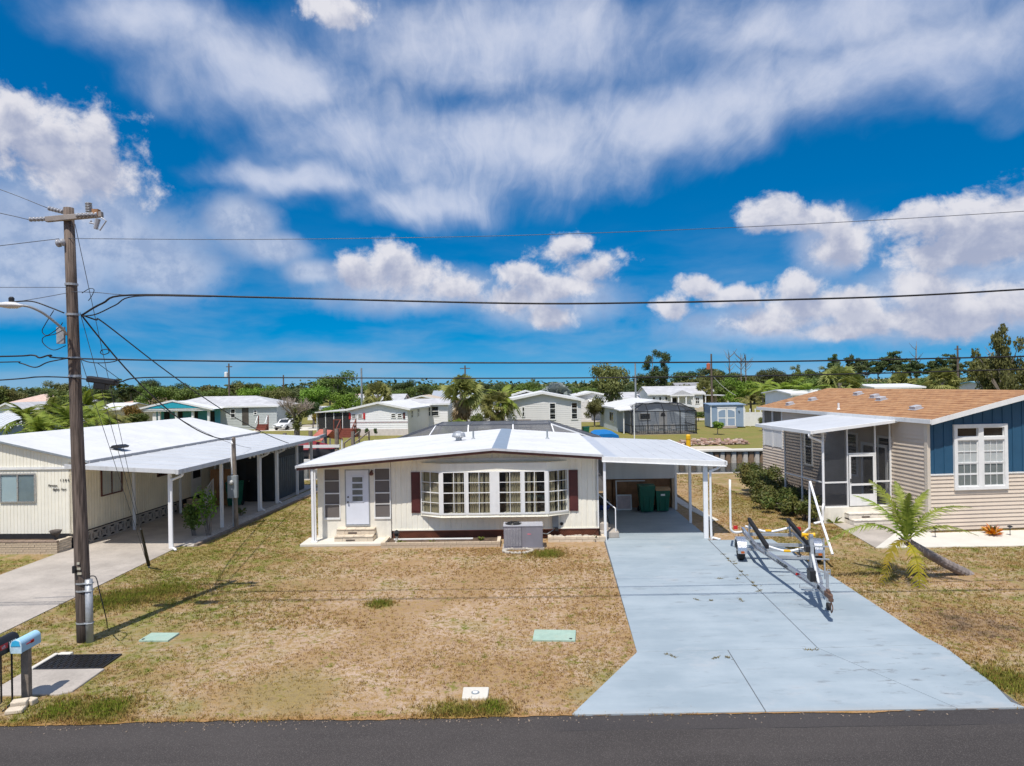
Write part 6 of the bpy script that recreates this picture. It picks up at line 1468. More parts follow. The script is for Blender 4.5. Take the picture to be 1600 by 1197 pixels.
# ------------------------------------------------------------------ mailboxes
def mailbox(t, w, h, Lb, z, body, doorm, flag=True):
    prof = [(-w / 2, 0)] + [(w / 2 * math.cos(a), h - w / 2 + w / 2 * math.sin(a)) for a in [PI * k / 12 for k in range(12, -1, -1)]] + [(w / 2, 0)]
    MB().prism([(p[0], p[1] + z) for p in prof], 'y', -Lb / 2, Lb / 2).build('body', body, t, bevel=0.004)
    prof2 = [(p[0] * 1.05, (p[1] - h / 2) * 1.04 + h / 2 + z) for p in prof]; MB().prism(prof2, 'y', -Lb / 2 - 0.02, -Lb / 2 - 0.001).build('door', doorm, t)
    if flag:
        f = MB(); f.box(w / 2 + 0.004, -0.14, z + h * 0.45, w / 2 + 0.012, 0.02, z + h * 0.52); f.box(w / 2 + 0.004, -0.03, z + h * 0.40, w / 2 + 0.012, 0.05, z + h * 0.62); f.build('flag', RED, t)
p = gp(43, 1095)
m1 = thing('mailbox', 'light blue mailbox with a red flag on a wooden post', 'mailbox', (p.x, p.y, 0))
MB().box(-0.075, -0.05, -0.2, 0.065, 0.05, 0.98).build('post', WOODGREY, m1, bevel=0.008)
mailbox(m1, 0.20, 0.235, 0.50, 0.985, LBLUE, mat('blue_white_mailbox_door', (0.52, 0.70, 0.80), 0.5, var=0.15, scale=8))
MB().prism([(-0.085, 1.11), (0.085, 1.11), (0.06, 1.195), (0, 1.215), (-0.06, 1.195)], 'y', -0.278, -0.274).build('door_patch', BLUEP, m1)
p = gp(5, 1106)
m2 = thing('mailbox', 'black mailbox on thin metal legs at the left edge', 'mailbox', (p.x, p.y, 0))
for x in (-0.10, 0.10): MB().tube([(x, -0.14, -0.1), (x, -0.14, 0.0), (x, 0.10, 0.06), (x, 0.10, 1.0)], 0.016, 6).build('leg', BLACKM, m2)
mailbox(m2, 0.24, 0.28, 0.56, 1.0, BLACK, BLACK, False)
MB().box(0.121, -0.20, 1.10, 0.125, -0.02, 1.19).build('red_sticker', RED, m2)
lettering('number', '1390', 0.10, (0.1215, 0.0, 1.115), m2, WHITE, 0, 0.002, R(90), R(90)); lettering('word', 'US', 0.075, (0.126, -0.17, 1.12), m2, WHITE, 0, 0.001, R(90), R(90))
for i, (px, py, s, lab) in enumerate([(32, 1105, (0.26, 0.16, 0.14), 'larger pale concrete block left of the blue mailbox post'), (50, 1100, (0.17, 0.14, 0.11), 'smaller pale concrete block right of the blue mailbox post')]):
    q = gp(px, py); o = tag(MB().box(-s[0] / 2, -s[1] / 2, 0, s[0] / 2, s[1] / 2, s[2]).build('concrete_block', BRICKC, None, bevel=0.02), lab, 'block'); o.location = (q.x, q.y, 0); o.rotation_euler = (0.05, 0, 0.3 - i * 0.5)
q = gp(25, 1113); o = tag(MB().box(-0.14, -0.09, 0, 0.14, 0.09, 0.08).build('concrete_block', BRICKC, None, bevel=0.02), 'flat pale concrete block in front of the mailbox posts', 'block'); o.location = (q.x, q.y, 0); o.rotation_euler = (0, 0, 0.25)
# ------------------------------------------------------------------ boat trailer
T = thing('boat_trailer', 'empty aluminium boat trailer with black bunks parked on the blue drive', 'trailer', (8.27, 21.4, 0.022), R(-9.9))
def ibeam(p, q, w=0.09, h=0.13):
    mb = MB(); p, q = Vector(p), Vector(q); up = Vector((0, 0, 1)); mb.bar(p, q, 0.018, h)
    for s in (-1, 1): mb.bar(p + up * s * (h / 2), q + up * s * (h / 2), w, 0.016)
    return mb
ZR = 0.60
for s in (-1, 1):
    mb = ibeam((s * 0.80, 1.75, ZR), (s * 0.80, -0.55, ZR)); mb2 = ibeam((s * 0.80, -0.55, ZR), (s * 0.055, -4.75, ZR)); o_ = len(mb.vs); mb.add(mb2.vs, mb2.fs); mb.build('side_rail', SILVER, T)
ibeam((0, -3.9, ZR + 0.0), (0, -5.45, ZR)).build('tongue', SILVER, T)
for y, xx in ((1.45, 0.78), (0.0, 0.78), (-1.55, 0.60)):
    MB().bar((-xx, y, ZR - 0.10), (xx, y, ZR - 0.10), 0.09, 0.09).build('cross_member', GALV, T)
MB().tube(spline([(-0.62, -1.25, ZR + 0.16), (-0.3, -1.25, ZR + 0.06), (0, -1.25, ZR + 0.0), (0.3, -1.25, ZR + 0.06), (0.62, -1.25, ZR + 0.16)], 5), 0.035, 8).build('keel_guide', PVC, T)
MB().tube(spline([(-0.74, 1.55, ZR + 0.14), (-0.3, 1.55, ZR + 0.02), (0, 1.55, ZR - 0.03), (0.3, 1.55, ZR + 0.02), (0.74, 1.55, ZR + 0.14)], 5), 0.04, 8).build('rear_bolster', PVC, T)
for x, y in ((0, -1.25), (0, 1.55)): MB().box(x - 0.10, y - 0.05, ZR - 0.02, x + 0.10, y + 0.05, ZR + 0.04).build('keel_roller', YELLOWP, T, bevel=0.015)
MB().bar((-1.02, 0, 0.33), (1.02, 0, 0.33), 0.07).build('axle', GALV, T)
for s in (-1, 1):
    x = s * 1.13; M = Matrix.Translation((x, 0, 0.315)) @ Matrix.Rotation(R(90), 4, 'Y')
    w_ = MB().lathe([(0.17, -0.10), (0.27, -0.10), (0.305, -0.075), (0.315, -0.03), (0.315, 0.03), (0.305, 0.075), (0.27, 0.10), (0.17, 0.10)], (0, 0, 0), 24, M).build('wheel', RUBBER, T, smooth=False)
    MB().lathe([(0.03, -0.07 * s * -1 - 0.02), (0.175, 0.085 * s)], (0, 0, 0), 18, M).build('rim', GALV, w_); MB().lathe([(0.05, 0.0), (0.05, 0.11 * s), (0.02, 0.125 * s)], (0, 0, 0), 10, M).build('hub', SILVER, w_)
    prof = [(0.40 * math.cos(a) * 1.05, 0.315 + 0.40 * math.sin(a) * 0.98 + 0.02) for a in [R(-8) + R(196) * k / 14 for k in range(15)]]
    mb = MB(); inn = [(p[0] * 0.975, 0.335 + (p[1] - 0.335) * 0.972) for p in prof]
    mb.prism(prof + inn[::-1], 'x', x - 0.135, x + 0.135)
    mb.prism(prof + [(q[0] * 0.80, 0.335 + (q[1] - 0.335) * 0.80) for q in prof][::-1], 'x', x + s * 0.123, x + s * 0.137)
    mb.build('fender', SILVER, T, bevel=0.004); MB().bar((s * 0.80, 0, ZR - 0.02), (x - s * 0.10, 0, ZR + 0.12), 0.05).build('fender_bracket', GALV, T)
    MB().box(x - 0.05, -0.44, 0.30, x + 0.05, -0.425, 0.36).build('marker_light', mat('amber_lens', (0.5, 0.12, 0.02), 0.3), T)
    MB().bar((s * 0.62, 1.5, 0.99), (s * 0.62, -1.6, 0.80), 0.10, 0.13).build('bunk', CARPET, T, bevel=0.012)
    for y, zt in ((1.35, 0.92), (-1.45, 0.76)): MB().bar((s * 0.66, y, ZR - 0.08), (s * 0.63, y, zt), 0.05, 0.05).build('bunk_bracket', GALV, T)
    MB().bar((s * 1.02, 1.80, ZR - 0.02), (s * 1.02, 1.80, ZR + 0.1), 0.14, 0.05).build('tail_light', RED, T)
# guide poles
MB().tube(spline([(-0.80, 1.6, ZR - 0.05), (-1.05, 1.55, ZR - 0.07), (-1.2, 1.5, ZR + 0.02), (-1.22, 1.5, ZR + 0.3), (-1.22, 1.5, 2.32)], 4), 0.038, 8).build('guide_pole', PVC, T, smooth=True)
mb = MB(); mb.tube([(1.28, 1.45, 0.72), (1.30, 1.35, 2.30)], 0.036, 8); mb.tube([(0.80, 1.6, ZR - .05), (1.1, 1.5, ZR - .05), (1.28, 1.45, 0.74)], 0.04, 8); mb.build('guide_pole', PVC, T); MB().tube([(1.30, 1.33, 2.30), (1.34, 0.05, 1.15), (1.40, -0.75, 0.42)], 0.038, 8).build('guide_brace', PVC, T)
# winch stand, bow stop, ladder steps, jack, coupler
Y = -4.15
mb = MB(); mb.bar((0.0, Y, ZR), (0.0, Y + 0.12, 1.72), 0.09, 0.12, up=(0, 1, 0)); mb.bar((0, Y - 0.55, ZR + .05), (0, Y + 0.06, 1.25), 0.06, 0.06, up=(0, 1, 0)); mb.bar((0, Y + 0.50, ZR + .05), (0, Y + 0.10, 1.10), 0.06, 0.06, up=(0, 1, 0)); mb.build('winch_stand', GALV, T, bevel=0.006)
mb = MB(); mb.bar((-0.10, Y + 0.30, 1.60), (-0.10, Y + 0.10, 1.60), 0.04); mb.lathe([(0.06, -0.16), (0.035, -0.03), (0.035, 0.03), (0.06, 0.16)], (0, 0, 0), 12, Matrix.Translation((-0.02, Y + 0.30, 1.66)) @ Matrix.Rotation(R(90), 4, 'Y')); mb.build('bow_roller', YELLOWP, T)
mb = MB(); mb.box(-0.16, Y - 0.02, 1.28, -0.05, Y + 0.20, 1.42); mb.tube([(-0.16, Y + .1, 1.35), (-0.30, Y + .1, 1.35), (-0.30, Y - .05, 1.18), (-0.38, Y - .05, 1.18)], 0.014, 6); mb.build('winch', BLACKM, T); MB().lathe([(0.07, -0.05), (0.03, -0.045), (0.03, 0.045), (0.07, 0.05)], (0, 0, 0), 12, Matrix.Translation((-0.10, Y + 0.09, 1.35)) @ Matrix.Rotation(R(90), 4, 'Y')).build('strap_reel', mat('worn_strap', (0.35, 0.30, 0.10), 0.9), T)
MB().box(-0.18, Y - 0.5, ZR + 0.06, -0.04, Y - 0.15, ZR + 0.34).build('battery_box', BLACK, T, bevel=0.02)
MB().bar((0.30, Y + 0.02, 0.60), (0.30, Y + 0.12, 1.62), 0.035).build('ladder_upright', GALV, T)
for z in (0.78, 1.10, 1.42): MB().bar((0.02, Y + 0.07, z), (0.42, Y + 0.07, z), 0.07, 0.025).build('ladder_step', GALV, T)
mb = MB(); mb.tube([(0.11, -5.05, 0.32), (0.11, -5.05, 1.02)], 0.032, 10); mb.tube([(0.11, -5.05, 1.02), (0.11, -5.05, 1.08), (0.18, -5.05, 1.10), (0.18, -5.05, 0.96)], 0.012, 6); mb.box(0.02, -5.10, ZR - 0.04, 0.15, -5.0, ZR + 0.06); mb.build('jack', GALV, T)
mb = MB(); mb.lathe([(0.03, -0.03), (0.095, -0.03), (0.095, 0.03), (0.03, 0.03)], (0, 0, 0), 16, Matrix.Translation((0.11, -5.10, 0.22)) @ Matrix.Rotation(R(90), 4, 'Y')); mb.build('jack_wheel', RUBBER, T)
mb = MB(); mb.prism([(-0.06, -5.4), (0.06, -5.4), (0.05, -5.72), (0.03, -5.80), (-0.03, -5.80), (-0.05, -5.72)], 'z', ZR - 0.02, ZR + 0.09); mb.lathe([(0.055, -0.06), (0.06, 0.0)], (0, -5.75, ZR - 0.0), 12); mb.box(-0.03, -5.62, ZR + 0.09, 0.03, -5.45, ZR + 0.15); mb.build('coupler', RUST, T, bevel=0.006)
mb = MB(); mb.tube(spline([(0.05, -5.4, ZR - .06), (0.10, -5.5, 0.33), (0.04, -5.62, 0.24), (0.0, -5.7, 0.42), (0.02, -5.72, ZR - .02)], 5), 0.014, 6); mb.build('safety_chain', RUST, T)
mb = MB(); mb.bar((-0.42, -4.6, ZR - 0.1), (0.05, -4.6, ZR - 0.1), 0.02); mb.bar((-0.42, -4.6, ZR - 0.1), (-0.42, -4.6, ZR - 0.02), 0.02); mb.bar((-0.36, -4.75, ZR - 0.12), (0.03, -4.75, ZR - 0.12), 0.016); mb.build('spare_bracket', GALV, T)
# black lettering band on the left rail
a_, b_ = Vector((-0.80, -0.55, ZR)), Vector((-0.055, -4.75, ZR)); d_ = (b_ - a_).normalized(); nrm = Vector((d_.y, -d_.x, 0))
if nrm.x > 0: nrm = -nrm
rzl = math.atan2(d_.y, d_.x)
lo_ = lettering('rail_lettering', 'TRAILER', 0.105, a_ + d_ * 1.75 + nrm * 0.020 + Vector((0, 0, -0.045)), T, BLACK, 0, 0.002, R(90), rzl); lo_.scale = (2.0, 1, 1)
MB().box(-0.05, -0.004, -0.03, 0.05, 0.004, 0.03).build('red_reflector', RED, T).location = a_ + d_ * 3.2 + nrm * 0.022
# ------------------------------------------------------------------ plants near the camera
def leaf_quads(rg, centers, radii, n, size, flat=0.0, up=0.35, shell=0.55):
    """n leaf-sized quads spread through ellipsoids; more towards their shells"""
    k = len(centers); w = np.array([r[0] * r[1] * r[2] for r in radii]) ** (2 / 3); idx = rg.choice(k, n, p=w / w.sum())
    d = rg.normal(0, 1, (n, 3)); d /= np.linalg.norm(d, axis=1)[:, None]
    rad = shell + (1 - shell) * rg.uniform(0, 1, n) ** 0.6; rad *= rg.uniform(0.75, 1.12, n)
    c = np.asarray(centers)[idx] + d * rad[:, None] * np.asarray(radii)[idx]
    nrm = d + rg.normal(0, 0.75, (n, 3)) + np.array([0, 0, up]); nrm /= np.linalg.norm(nrm, axis=1)[:, None]
    t = np.cross(nrm, rg.normal(0, 1, (n, 3))); t /= np.linalg.norm(t, axis=1)[:, None]; b = np.cross(nrm, t)
    s = size * rg.uniform(0.55, 1.35, n); sx, sy = (s * 0.62)[:, None], s[:, None]
    V = np.stack([c - b * sy, c + t * sx * 0.9, c + b * sy, c - t * sx * 0.9], 1).reshape(-1, 3)
    return V
def leaf_mesh(name, V, m): return np_mesh(name, V, np.arange(len(V), dtype=np.int32).reshape(-1, 4), m)
def frond_mesh(name, L, droop, width, n, m, rg, curl=0.0, lw_=0.028, twist=0.0):
    """feather frond growing along +x from the origin, arching down: midrib and paired leaflets"""
    mb = MB(); P = []
    for i in range(n + 1):
        t = i / n; P.append(Vector((L * (t - 0.12 * droop * t * t), curl * t * t, L * (0.10 * t - 0.55 * droop * t * t * t - 0.16 * droop * t * t))))
    mb.tube(P[::2] if len(P) > 8 else P, [0.022 * (1 - 0.85 * i / (len(P[::2]) - 1)) * (L / 1.6) for i in range(len(P[::2]))] if len(P) > 8 else 0.015, 5)
    for i in range(max(2, n // 8), n + 1):
        t = i / n; w = width * math.sin(PI * min(1, 0.12 + 0.86 * t)) ** 0.7; d = (P[min(i + 1, n)] - P[max(i - 1, 0)]).normalized()
        for s in (-1, 1):
            side = Vector((0, s, 0)); ln = w * rg.uniform(0.8, 1.15); a = rg.uniform(0.35, 0.6)
            v = (d * a + side * (1 - a * 0.5) + Vector((0, 0, rg.uniform(-0.1, 0.25)))).normalized(); mid = P[i] + v * ln * 0.5 + Vector((0, 0, -0.05 * ln)); tip = P[i] + v * ln + Vector((0, 0, -ln * rg.uniform(0.3, 0.7))) ; k = d * lw_ * 0.5
            mb.add([P[i] - k, P[i] + k, mid + k * 0.9, mid - k * 0.9, tip], [(0, 1, 2, 3), (3, 2, 4)])
    return mb.mesh(name, m)
rgp = random.Random(5)
pb = Vector((13.04, 19.7, 0)); pt = Vector((11.02, 19.15, 1.10))
PT = thing('palm_tree', 'young palm with a leaning ringed trunk and yellow green fronds on the right lawn', 'palm tree', pb)
c = pt - pb; mb = MB(); pts = spline([Vector((0.12, 0.03, -0.12)), Vector((0, 0, 0)), c * 0.35 + Vector((0, 0, -0.02)), c * 0.75 + Vector((0, 0, -0.02)), c], 11); rad = []
for i in range(len(pts)): rad.append((0.155 - 0.045 * i / len(pts)) * (1.0 + (0.06 if i % 2 else -0.04)))
mb.tube(pts, rad, 12); mb.build('trunk', BARKP, PT)
mb = MB()
for k in range(9):
    a = k * 0.9; d = Vector((-0.8, -0.2, 0.5)).normalized(); q = c + Vector((math.cos(a) * 0.06, math.sin(a) * 0.06, 0)) - d * 0.18; mb.tube([q, q + d * 0.25 + Vector((math.cos(a) * 0.1, math.sin(a) * 0.1, 0.05))], [0.05, 0.015], 6)
mb.build('leaf_bases', BARKP, PT)
fr = [(2.0, 0.45, 0.50, FROND, 0, -66, 112), (1.75, 0.35, 0.46, FROND, 0.1, -76, 75), (2.25, 0.75, 0.52, FROND, 0, -47, 10), (1.7, 0.45, 0.42, FROND, 0, -68, 25), (2.15, 1.15, 0.52, FROND, 0, -36, 178), (1.35, 1.9, 0.42, FRONDY, 0, -5, 205), (2.1, 2.3, 0.48, FRONDY, 0, 20, 262),
      (1.6, 0.9, 0.45, FROND, 0, -42, 330), (1.8, 0.55, 0.44, FROND, 0, -58, 140), (1.5, 0.3, 0.36, FROND, 0, -80, 250)]
for (Lf, dr_, wd, mm, cu, pitch, yaw) in fr:
    me = frond_mesh('frond', Lf, dr_, wd * 0.66, 44, mm, rgp, cu, 0.042)
    put('frond', me, PT, c + Vector((0, 0, 0.02)), (0, R(pitch), R(yaw)))
# hedge shrubs by the tan house
rgn = np.random.default_rng(4)
def shrub(name, label, loc, r, h, m, n, size, group=None, stems=5, cat='shrub', lean=0.0):
    t = thing(name, label, cat, loc, 0, group)
    cs = [(rgn.normal(0, r * 0.42), rgn.normal(0, r * 0.42), h * rgn.uniform(0.35, 0.78)) for _ in range(9)]; rs = [(r * rgn.uniform(0.35, 0.6),) * 2 + (h * rgn.uniform(0.2, 0.32),) for _ in cs]
    o = bpy.data.objects.new('foliage', leaf_mesh('foliage', leaf_quads(rgn, cs, rs, n, size, shell=0.35), m)); C.objects.link(o); o.parent = t
    mb = MB()
    for k in range(stems):
        a = 6.28 * k / stems; q = cs[k % len(cs)]; mb.tube([(0.06 * math.cos(a), 0.06 * math.sin(a), -0.05), (q[0] * 0.5, q[1] * 0.5, h * 0.35), q], [0.03, 0.02, 0.008], 5)
    mb.build('stems', BARK, t); return t
HEDGE = leaf_mat('hedge_foliage', (0.065, 0.105, 0.02), (0.20, 0.175, 0.05))
for i, (px, py, r, h, lab) in enumerate([(1178, 768, 0.85, 1.45, 'dark green shrub farthest back at the canal end of the hedge'), (1229, 797, 0.75, 1.1, 'reddish shrub fourth from the front of the hedge by the tan house'), (1186, 776, 1.0, 1.6, 'tallest dark green shrub at the canal end of the hedge by the tan house'), (1202, 785, 0.85, 1.25, 'dark green hedge shrub second from the canal by the tan house'), (1218, 793, 0.80, 1.1, 'middle reddish green shrub of the hedge by the tan house'), (1238, 802, 0.8, 1.15, 'green shrub before the screened porch wall, behind the last one'), (1256, 812, 0.72, 1.1, 'dark shrub at the front end of the hedge behind the white guide pole')]):
    p = gp(px, py); shrub('hedge_shrub', lab, (p.x, p.y, 0), r, h, HEDGE, 3200, 0.06, 'hedge shrubs along the tan house')
p = gp(304, 838); shrub('leafy_shrub', 'bushy green shrub with bright leaves at the edge of the left carport', (p.x, p.y, 0), 0.42, 1.35, LEAF, 900, 0.06)
p = gp(326, 838); shrub('leafy_shrub', 'thin upright shrub with bright green tips beside the meter pole', (p.x, p.y, 0), 0.40, 1.9, LEAFB, 480, 0.065, None, 9)
p = gp(383, 806); shrub('small_plant', 'small green plant at a post foot of the left carport', (p.x - .2, p.y, 0), 0.22, 0.4, LEAF, 160, 0.05)
def strap_plant(name, label, loc, n, L, m, cat='plant', w=0.03, spread=1.0, seed=0):
    rg = random.Random(seed); t = thing(name, label, cat, loc)
    for k in range(n):
        a = rg.uniform(0, 6.28); e = rg.uniform(0.4, 1.3); d = Vector((math.cos(a) * math.cos(e), math.sin(a) * math.cos(e), math.sin(e))); s = Vector((-math.sin(a), math.cos(a), 0)) * w; l = L * rg.uniform(0.6, 1.1); m1_ = d * l * 0.55; tp = d * l + Vector((0, 0, -0.2 * l * spread))
        MB().add([s * 0.3, m1_ - s, tp, m1_ + s, -s * 0.3], [(0, 4, 1, 2), (0, 2, 3)]).build('leaf', m if rg.random() < 0.75 else LEAFO, t)
    return t
p = gp(1551, 837); strap_plant('croton', 'orange and yellow croton plant between the path lights', (p.x, p.y, 0.03), 40, 0.55, LEAFY, 'plant', 0.05, 1.0, 3)
p = gp(1303, 818); strap_plant('fern', 'small green fern at the porch corner of the tan house', (p.x, p.y, 0.0), 16, 0.5, FROND, 'fern', 0.025, 1.2, 4)
for i, (px, py, lab) in enumerate([(626, 849, 'small yellowish plant by the lantern in the long flower bed'), (675, 849, 'small yellowish plant in the middle of the long flower bed'), (752, 844, 'low green plant at the right end of the long flower bed'), (930, 843, 'straggly plant by the carport post in the short flower bed')]):
    p = gp(px, py, 0.07); strap_plant('bedding_plant', lab, (p.x, p.y, 0.06), 14, 0.26, FRONDO if i != 2 else FROND, 'plant', 0.03, 1.2, 10 + i)
# ------------------------------------------------------------------ houses across the canal
def at(px, d): return dp(px, 600, d).x
def zat(px, py, d): return dp(px, py, d).z
def bg_house(label, pxL, pxR, d, depth, eave, rise, wall, roofm, wins=(), side=(), rz=0.0, ridge='y', over=0.35, name='house', trim=None, base=None, fine=0.22, clap=True):
    """walls with a few clapboard courses, gabled or hipped roof with eaves, built windows with panes"""
    x0, x1 = at(pxL, d), at(pxR, d); w = x1 - x0; t = thing(name, label, 'house', (x0, d, 0), rz); trim = trim or WHITE
    mb = MB(); mb.box(0, 0, 0, w, depth, eave)
    if ridge == 'y': mb.prism([(0, eave), (w, eave), (w / 2, eave + rise)], 'y', 0.0, depth)
    elif ridge == 'x': mb.prism([(0, eave), (depth, eave), (depth / 2, eave + rise)], 'x', 0.0, w)
    mb.build('wall', wall, t)
    if clap:
        n = int((eave - 0.3) / fine); lm = cached(('bgl', round(w, 2), wall.name), lambda: MB().prism([(0, 0), (-0.03, 0), (-0.008, fine), (0, fine)], 'x', 0.02, w - 0.02).mesh('siding_board', wall))
        for i in range(n): put('siding_board', lm, t, (0, -0.002, 0.3 + i * fine))
    th = 0.12
    if ridge == 'y':
        s = rise / (w / 2)
        for a, b in ((-over, w / 2), (w / 2, w + over)):
            za, zb = (eave - over * s, eave + rise) if b <= w / 2 + .01 else (eave + rise, eave - over * s)
            MB().slab([(a, -over, za + th), (b, -over, zb + th), (b, depth + over, zb + th), (a, depth + over, za + th)], th).build('roof', roofm, t)
            MB().prism([(a, za + th + .02), (b, zb + th + .02), (b, zb - 0.10), (a, za - 0.10)], 'y', -over - 0.05, -over - 0.002).build('fascia', trim, t)
        for x in (-over - 0.05, w + over): MB().box(x, -over, eave - over * s - 0.08, x + 0.05, depth + over, eave - over * s + th).build('gutter', trim, t)
    elif ridge == 'x':
        s = rise / (depth / 2)
        for a, b in ((-over, depth / 2), (depth / 2, depth + over)):
            za, zb = (eave - over * s, eave + rise) if b <= depth / 2 + .01 else (eave + rise, eave - over * s)
            MB().slab([(-over, a, za + th), (w + over, a, za + th), (w + over, b, zb + th), (-over, b, zb + th)], th).build('roof', roofm, t)
        MB().box(-over, -over - 0.05, eave - over * s - 0.10, w + over, -over, eave - over * s + th).build('fascia', trim, t)
    else:
        h = min(w, depth) / 2; o = over
        lo = [(-o, -o), (w + o, -o), (w + o, depth + o), (-o, depth + o)]; hi = [(h, h), (w - h, h), (w - h, depth - h), (h, depth - h)] if w > depth else [(h, h), (w - h, h), (w - h, depth - h), (h, depth - h)]
        mb = MB(); mb.add([(p[0], p[1], eave) for p in lo] + [(p[0], p[1], eave + rise) for p in hi], [(0, 1, 5, 4), (1, 2, 6, 5), (2, 3, 7, 6), (3, 0, 4, 7), (4, 5, 6, 7), (3, 2, 1, 0)]); mb.build('roof', roofm, t)
        MB().box(-o, -o - 0.04, eave - 0.18, w + o, -o, eave + 0.02).build('fascia', trim, t)
    for (a, b, za, zb, c, r, *bk) in wins: window(t, a, b, za, zb, -0.02, c, r, 0.09, 0.07, WHITE, GLASSD, bk[0] if bk else DARKIN, bar=0.05)
    for (a, b, za, zb, c, r, s_) in side:
        if s_ == 'R': window(t, a, b, za, zb, 0.0, c, r, 0.09, 0.07, WHITE, GLASSD, DARKIN, rz=R(90), origin=(w + 0.012, 0, 0), bar=0.05)
        else: window(t, -b, -a, za, zb, 0.0, c, r, 0.09, 0.07, WHITE, GLASSD, DARKIN, rz=R(-90), origin=(-0.012, 0, 0), bar=0.05)
    if base: MB().box(-0.03, -0.05, 0, w + 0.03, -0.001, base).build('skirting', PINKW, t)
    t['w'] = w; return t
# white house with red shutters and its porch
A = bg_house('white mobile home with maroon shutters and a dark screened porch across the canal', 546, 639, 79, 15, 3.05, 0.72, WHITESID, ROOFW,
             [(0.20, 0.80, 2.0, 2.55, 1, 2), (0.95, 1.55, 2.0, 2.55, 1, 2), (4.9, 5.5, 2.0, 2.55, 1, 2), (5.65, 6.25, 2.0, 2.55, 1, 2)], [(1.2, 2.0, 1.9, 2.8, 1, 2, 'R'), (4.2, 4.9, 1.9, 2.9, 1, 2, 'R')], R(-7), base=0.75)
wA = A['w']
for x in (-0.10, 1.62, 6.35): MB().box(x, -0.09, 1.92, x + 0.22, -0.035, 2.62).build('shutter', RED if x < 6 else MAROON, A)
MB().box(0, -0.05, 1.50, wA, -0.035, 1.56).build('trim_stripe', mat('dull_red_stripe', (0.38, 0.22, 0.22), 0.7), A)
MB().slab([(-4.1, -0.35, 2.80), (-0.36, -0.35, 3.02), (-0.36, 6, 3.02), (-4.1, 6, 2.80)], 0.12).build('porch_roof', ROOFW, A)
for x in (-4.0, -2.95, -1.95, -0.9): MB().box(x, -0.1, 0.3, x + 0.08, 0.0, 2.75).build('porch_post', WHITE, A)
for x in (-3.92, -2.87, -1.87, -0.82): MB().box(x, -0.06, 0.3, x + (0.97 if x < -2 else 0.85), -0.05, 2.72).build('screen_panel', SCREEN, A)
MB().box(-4.0, 0.5, 0.3, -0.1, 0.55, 2.7).build('porch_back', DIMIN, A); MB().box(-4.0, -0.08, 0, -0.1, 0.0, 0.3).build('porch_base', PINKW, A)
ds = thing('deck_steps', 'red brown wooden deck steps in front of the dark screened porch', 'steps', (at(529, 77.5), 77.4, 0), R(-7))
for k in range(4): MB().box(0.2, -1.2 + k * 0.3, 0, 1.9, -0.9 + k * 0.3, 0.2 + k * 0.2).build('tread', REDWOOD, ds)
MB().box(-0.6, 0.0, 0.0, 2.0, 1.1, 0.9).build('deck', REDWOOD, ds)
for (p, q) in (((2.0, -1.2, 1.1), (2.0, 0, 1.95)), ((0.2, -1.2, 1.1), (0.2, 0, 1.95)), ((-0.6, 0, 1.95), (0.2, 0, 1.95)), ((2.0, -1.2, 0.6), (2.0, 0, 1.4))): MB().bar(p, q, 0.09).build('rail', REDWOOD, ds)
for (x, y, z) in ((2.0, -1.2, 1.15), (2.0, -0.6, 1.5), (2.0, 0, 2.0), (0.2, -1.2, 1.15), (0.2, 0, 2.0), (-0.6, 0, 2.0)): MB().box(x - .05, y - .05, 0, x + .05, y + .05, z).build('baluster', REDWOOD, ds)
bg_house('white sunroom wing with wide dark windows and pale blue roof behind the shuttered house', 641, 699, 88, 7, 3.3, 0.5, WHITESID, ROOFG, [(1.6, 2.6, 1.7, 3.0, 1, 2), (2.65, 3.65, 1.7, 3.0, 1, 2)], (), 0, 'x')
# teal porch house
B = bg_house('pale grey house with a pale shingle roof and a teal gabled porch on the left', 244, 432, 94, 9, 3.25, 1.35, SAGE, ROOFG, [(10.2, 10.9, 1.6, 2.9, 1, 2), (13.4, 13.9, 2.0, 2.7, 1, 2)], (), 0, 'hip')
MB().box(11.8, -0.05, 0.6, 12.7, 0.0, 3.0).build('door', DIMIN, B)
MB().box(0.0, -0.08, 0.3, 8.8, -0.02, 3.1).build('porch_wall', TEAL, B)
for x in (1.1, 2.9, 5.0, 7.3): MB().box(x, -0.14, 1.0, x + 0.75, -0.09, 2.6).build('window', DARKIN, B)
for x in (-0.5, 2.05, 4.3, 6.5, 8.6): MB().box(x, -3.6, 0, x + 0.28, -3.32, 3.0).build('porch_post', WHITE, B)
MB().prism([(-1.0, 3.0), (9.4, 3.0), (4.2, 4.15)], 'y', -3.95, -0.3).build('gable_roof', WHITE, B); MB().prism([(0.6, 3.22), (7.8, 3.22), (4.2, 4.0)], 'y', -4.0, -3.955).build('gable_panel', mat('bright_teal_gable', (0.02, 0.34, 0.44), 0.6), B)
for a, b in (((-1.1, 3.0), (4.2, 4.2)), ((9.5, 3.0), (4.2, 4.2))): MB().bar((a[0], -4.02, a[1]), (b[0], -4.02, b[1]), 0.1, 0.22).build('barge_board', WHITE, B)
MB().box(-1.0, -3.9, 2.82, 9.4, -3.3, 3.0).build('porch_beam', WHITE, B)
d2s = thing('side_deck', 'red brown deck steps with white rail beside the parked car', 'steps', (at(402, 92), 92, 0))
for k in range(3): MB().box(0, -0.9 + k * 0.3, 0, 1.3, -0.6 + k * .3, 0.3 + k * 0.25).build('tread', REDWOOD, d2s)
for x in (0, 1.3): MB().box(x, 0, 0, x + 0.12, 0.12, 2.0).build('post', REDWOOD, d2s); MB().bar((x, 0, 1.9), (x, -0.9, 1.0), 0.08).build('rail', WHITE, d2s)
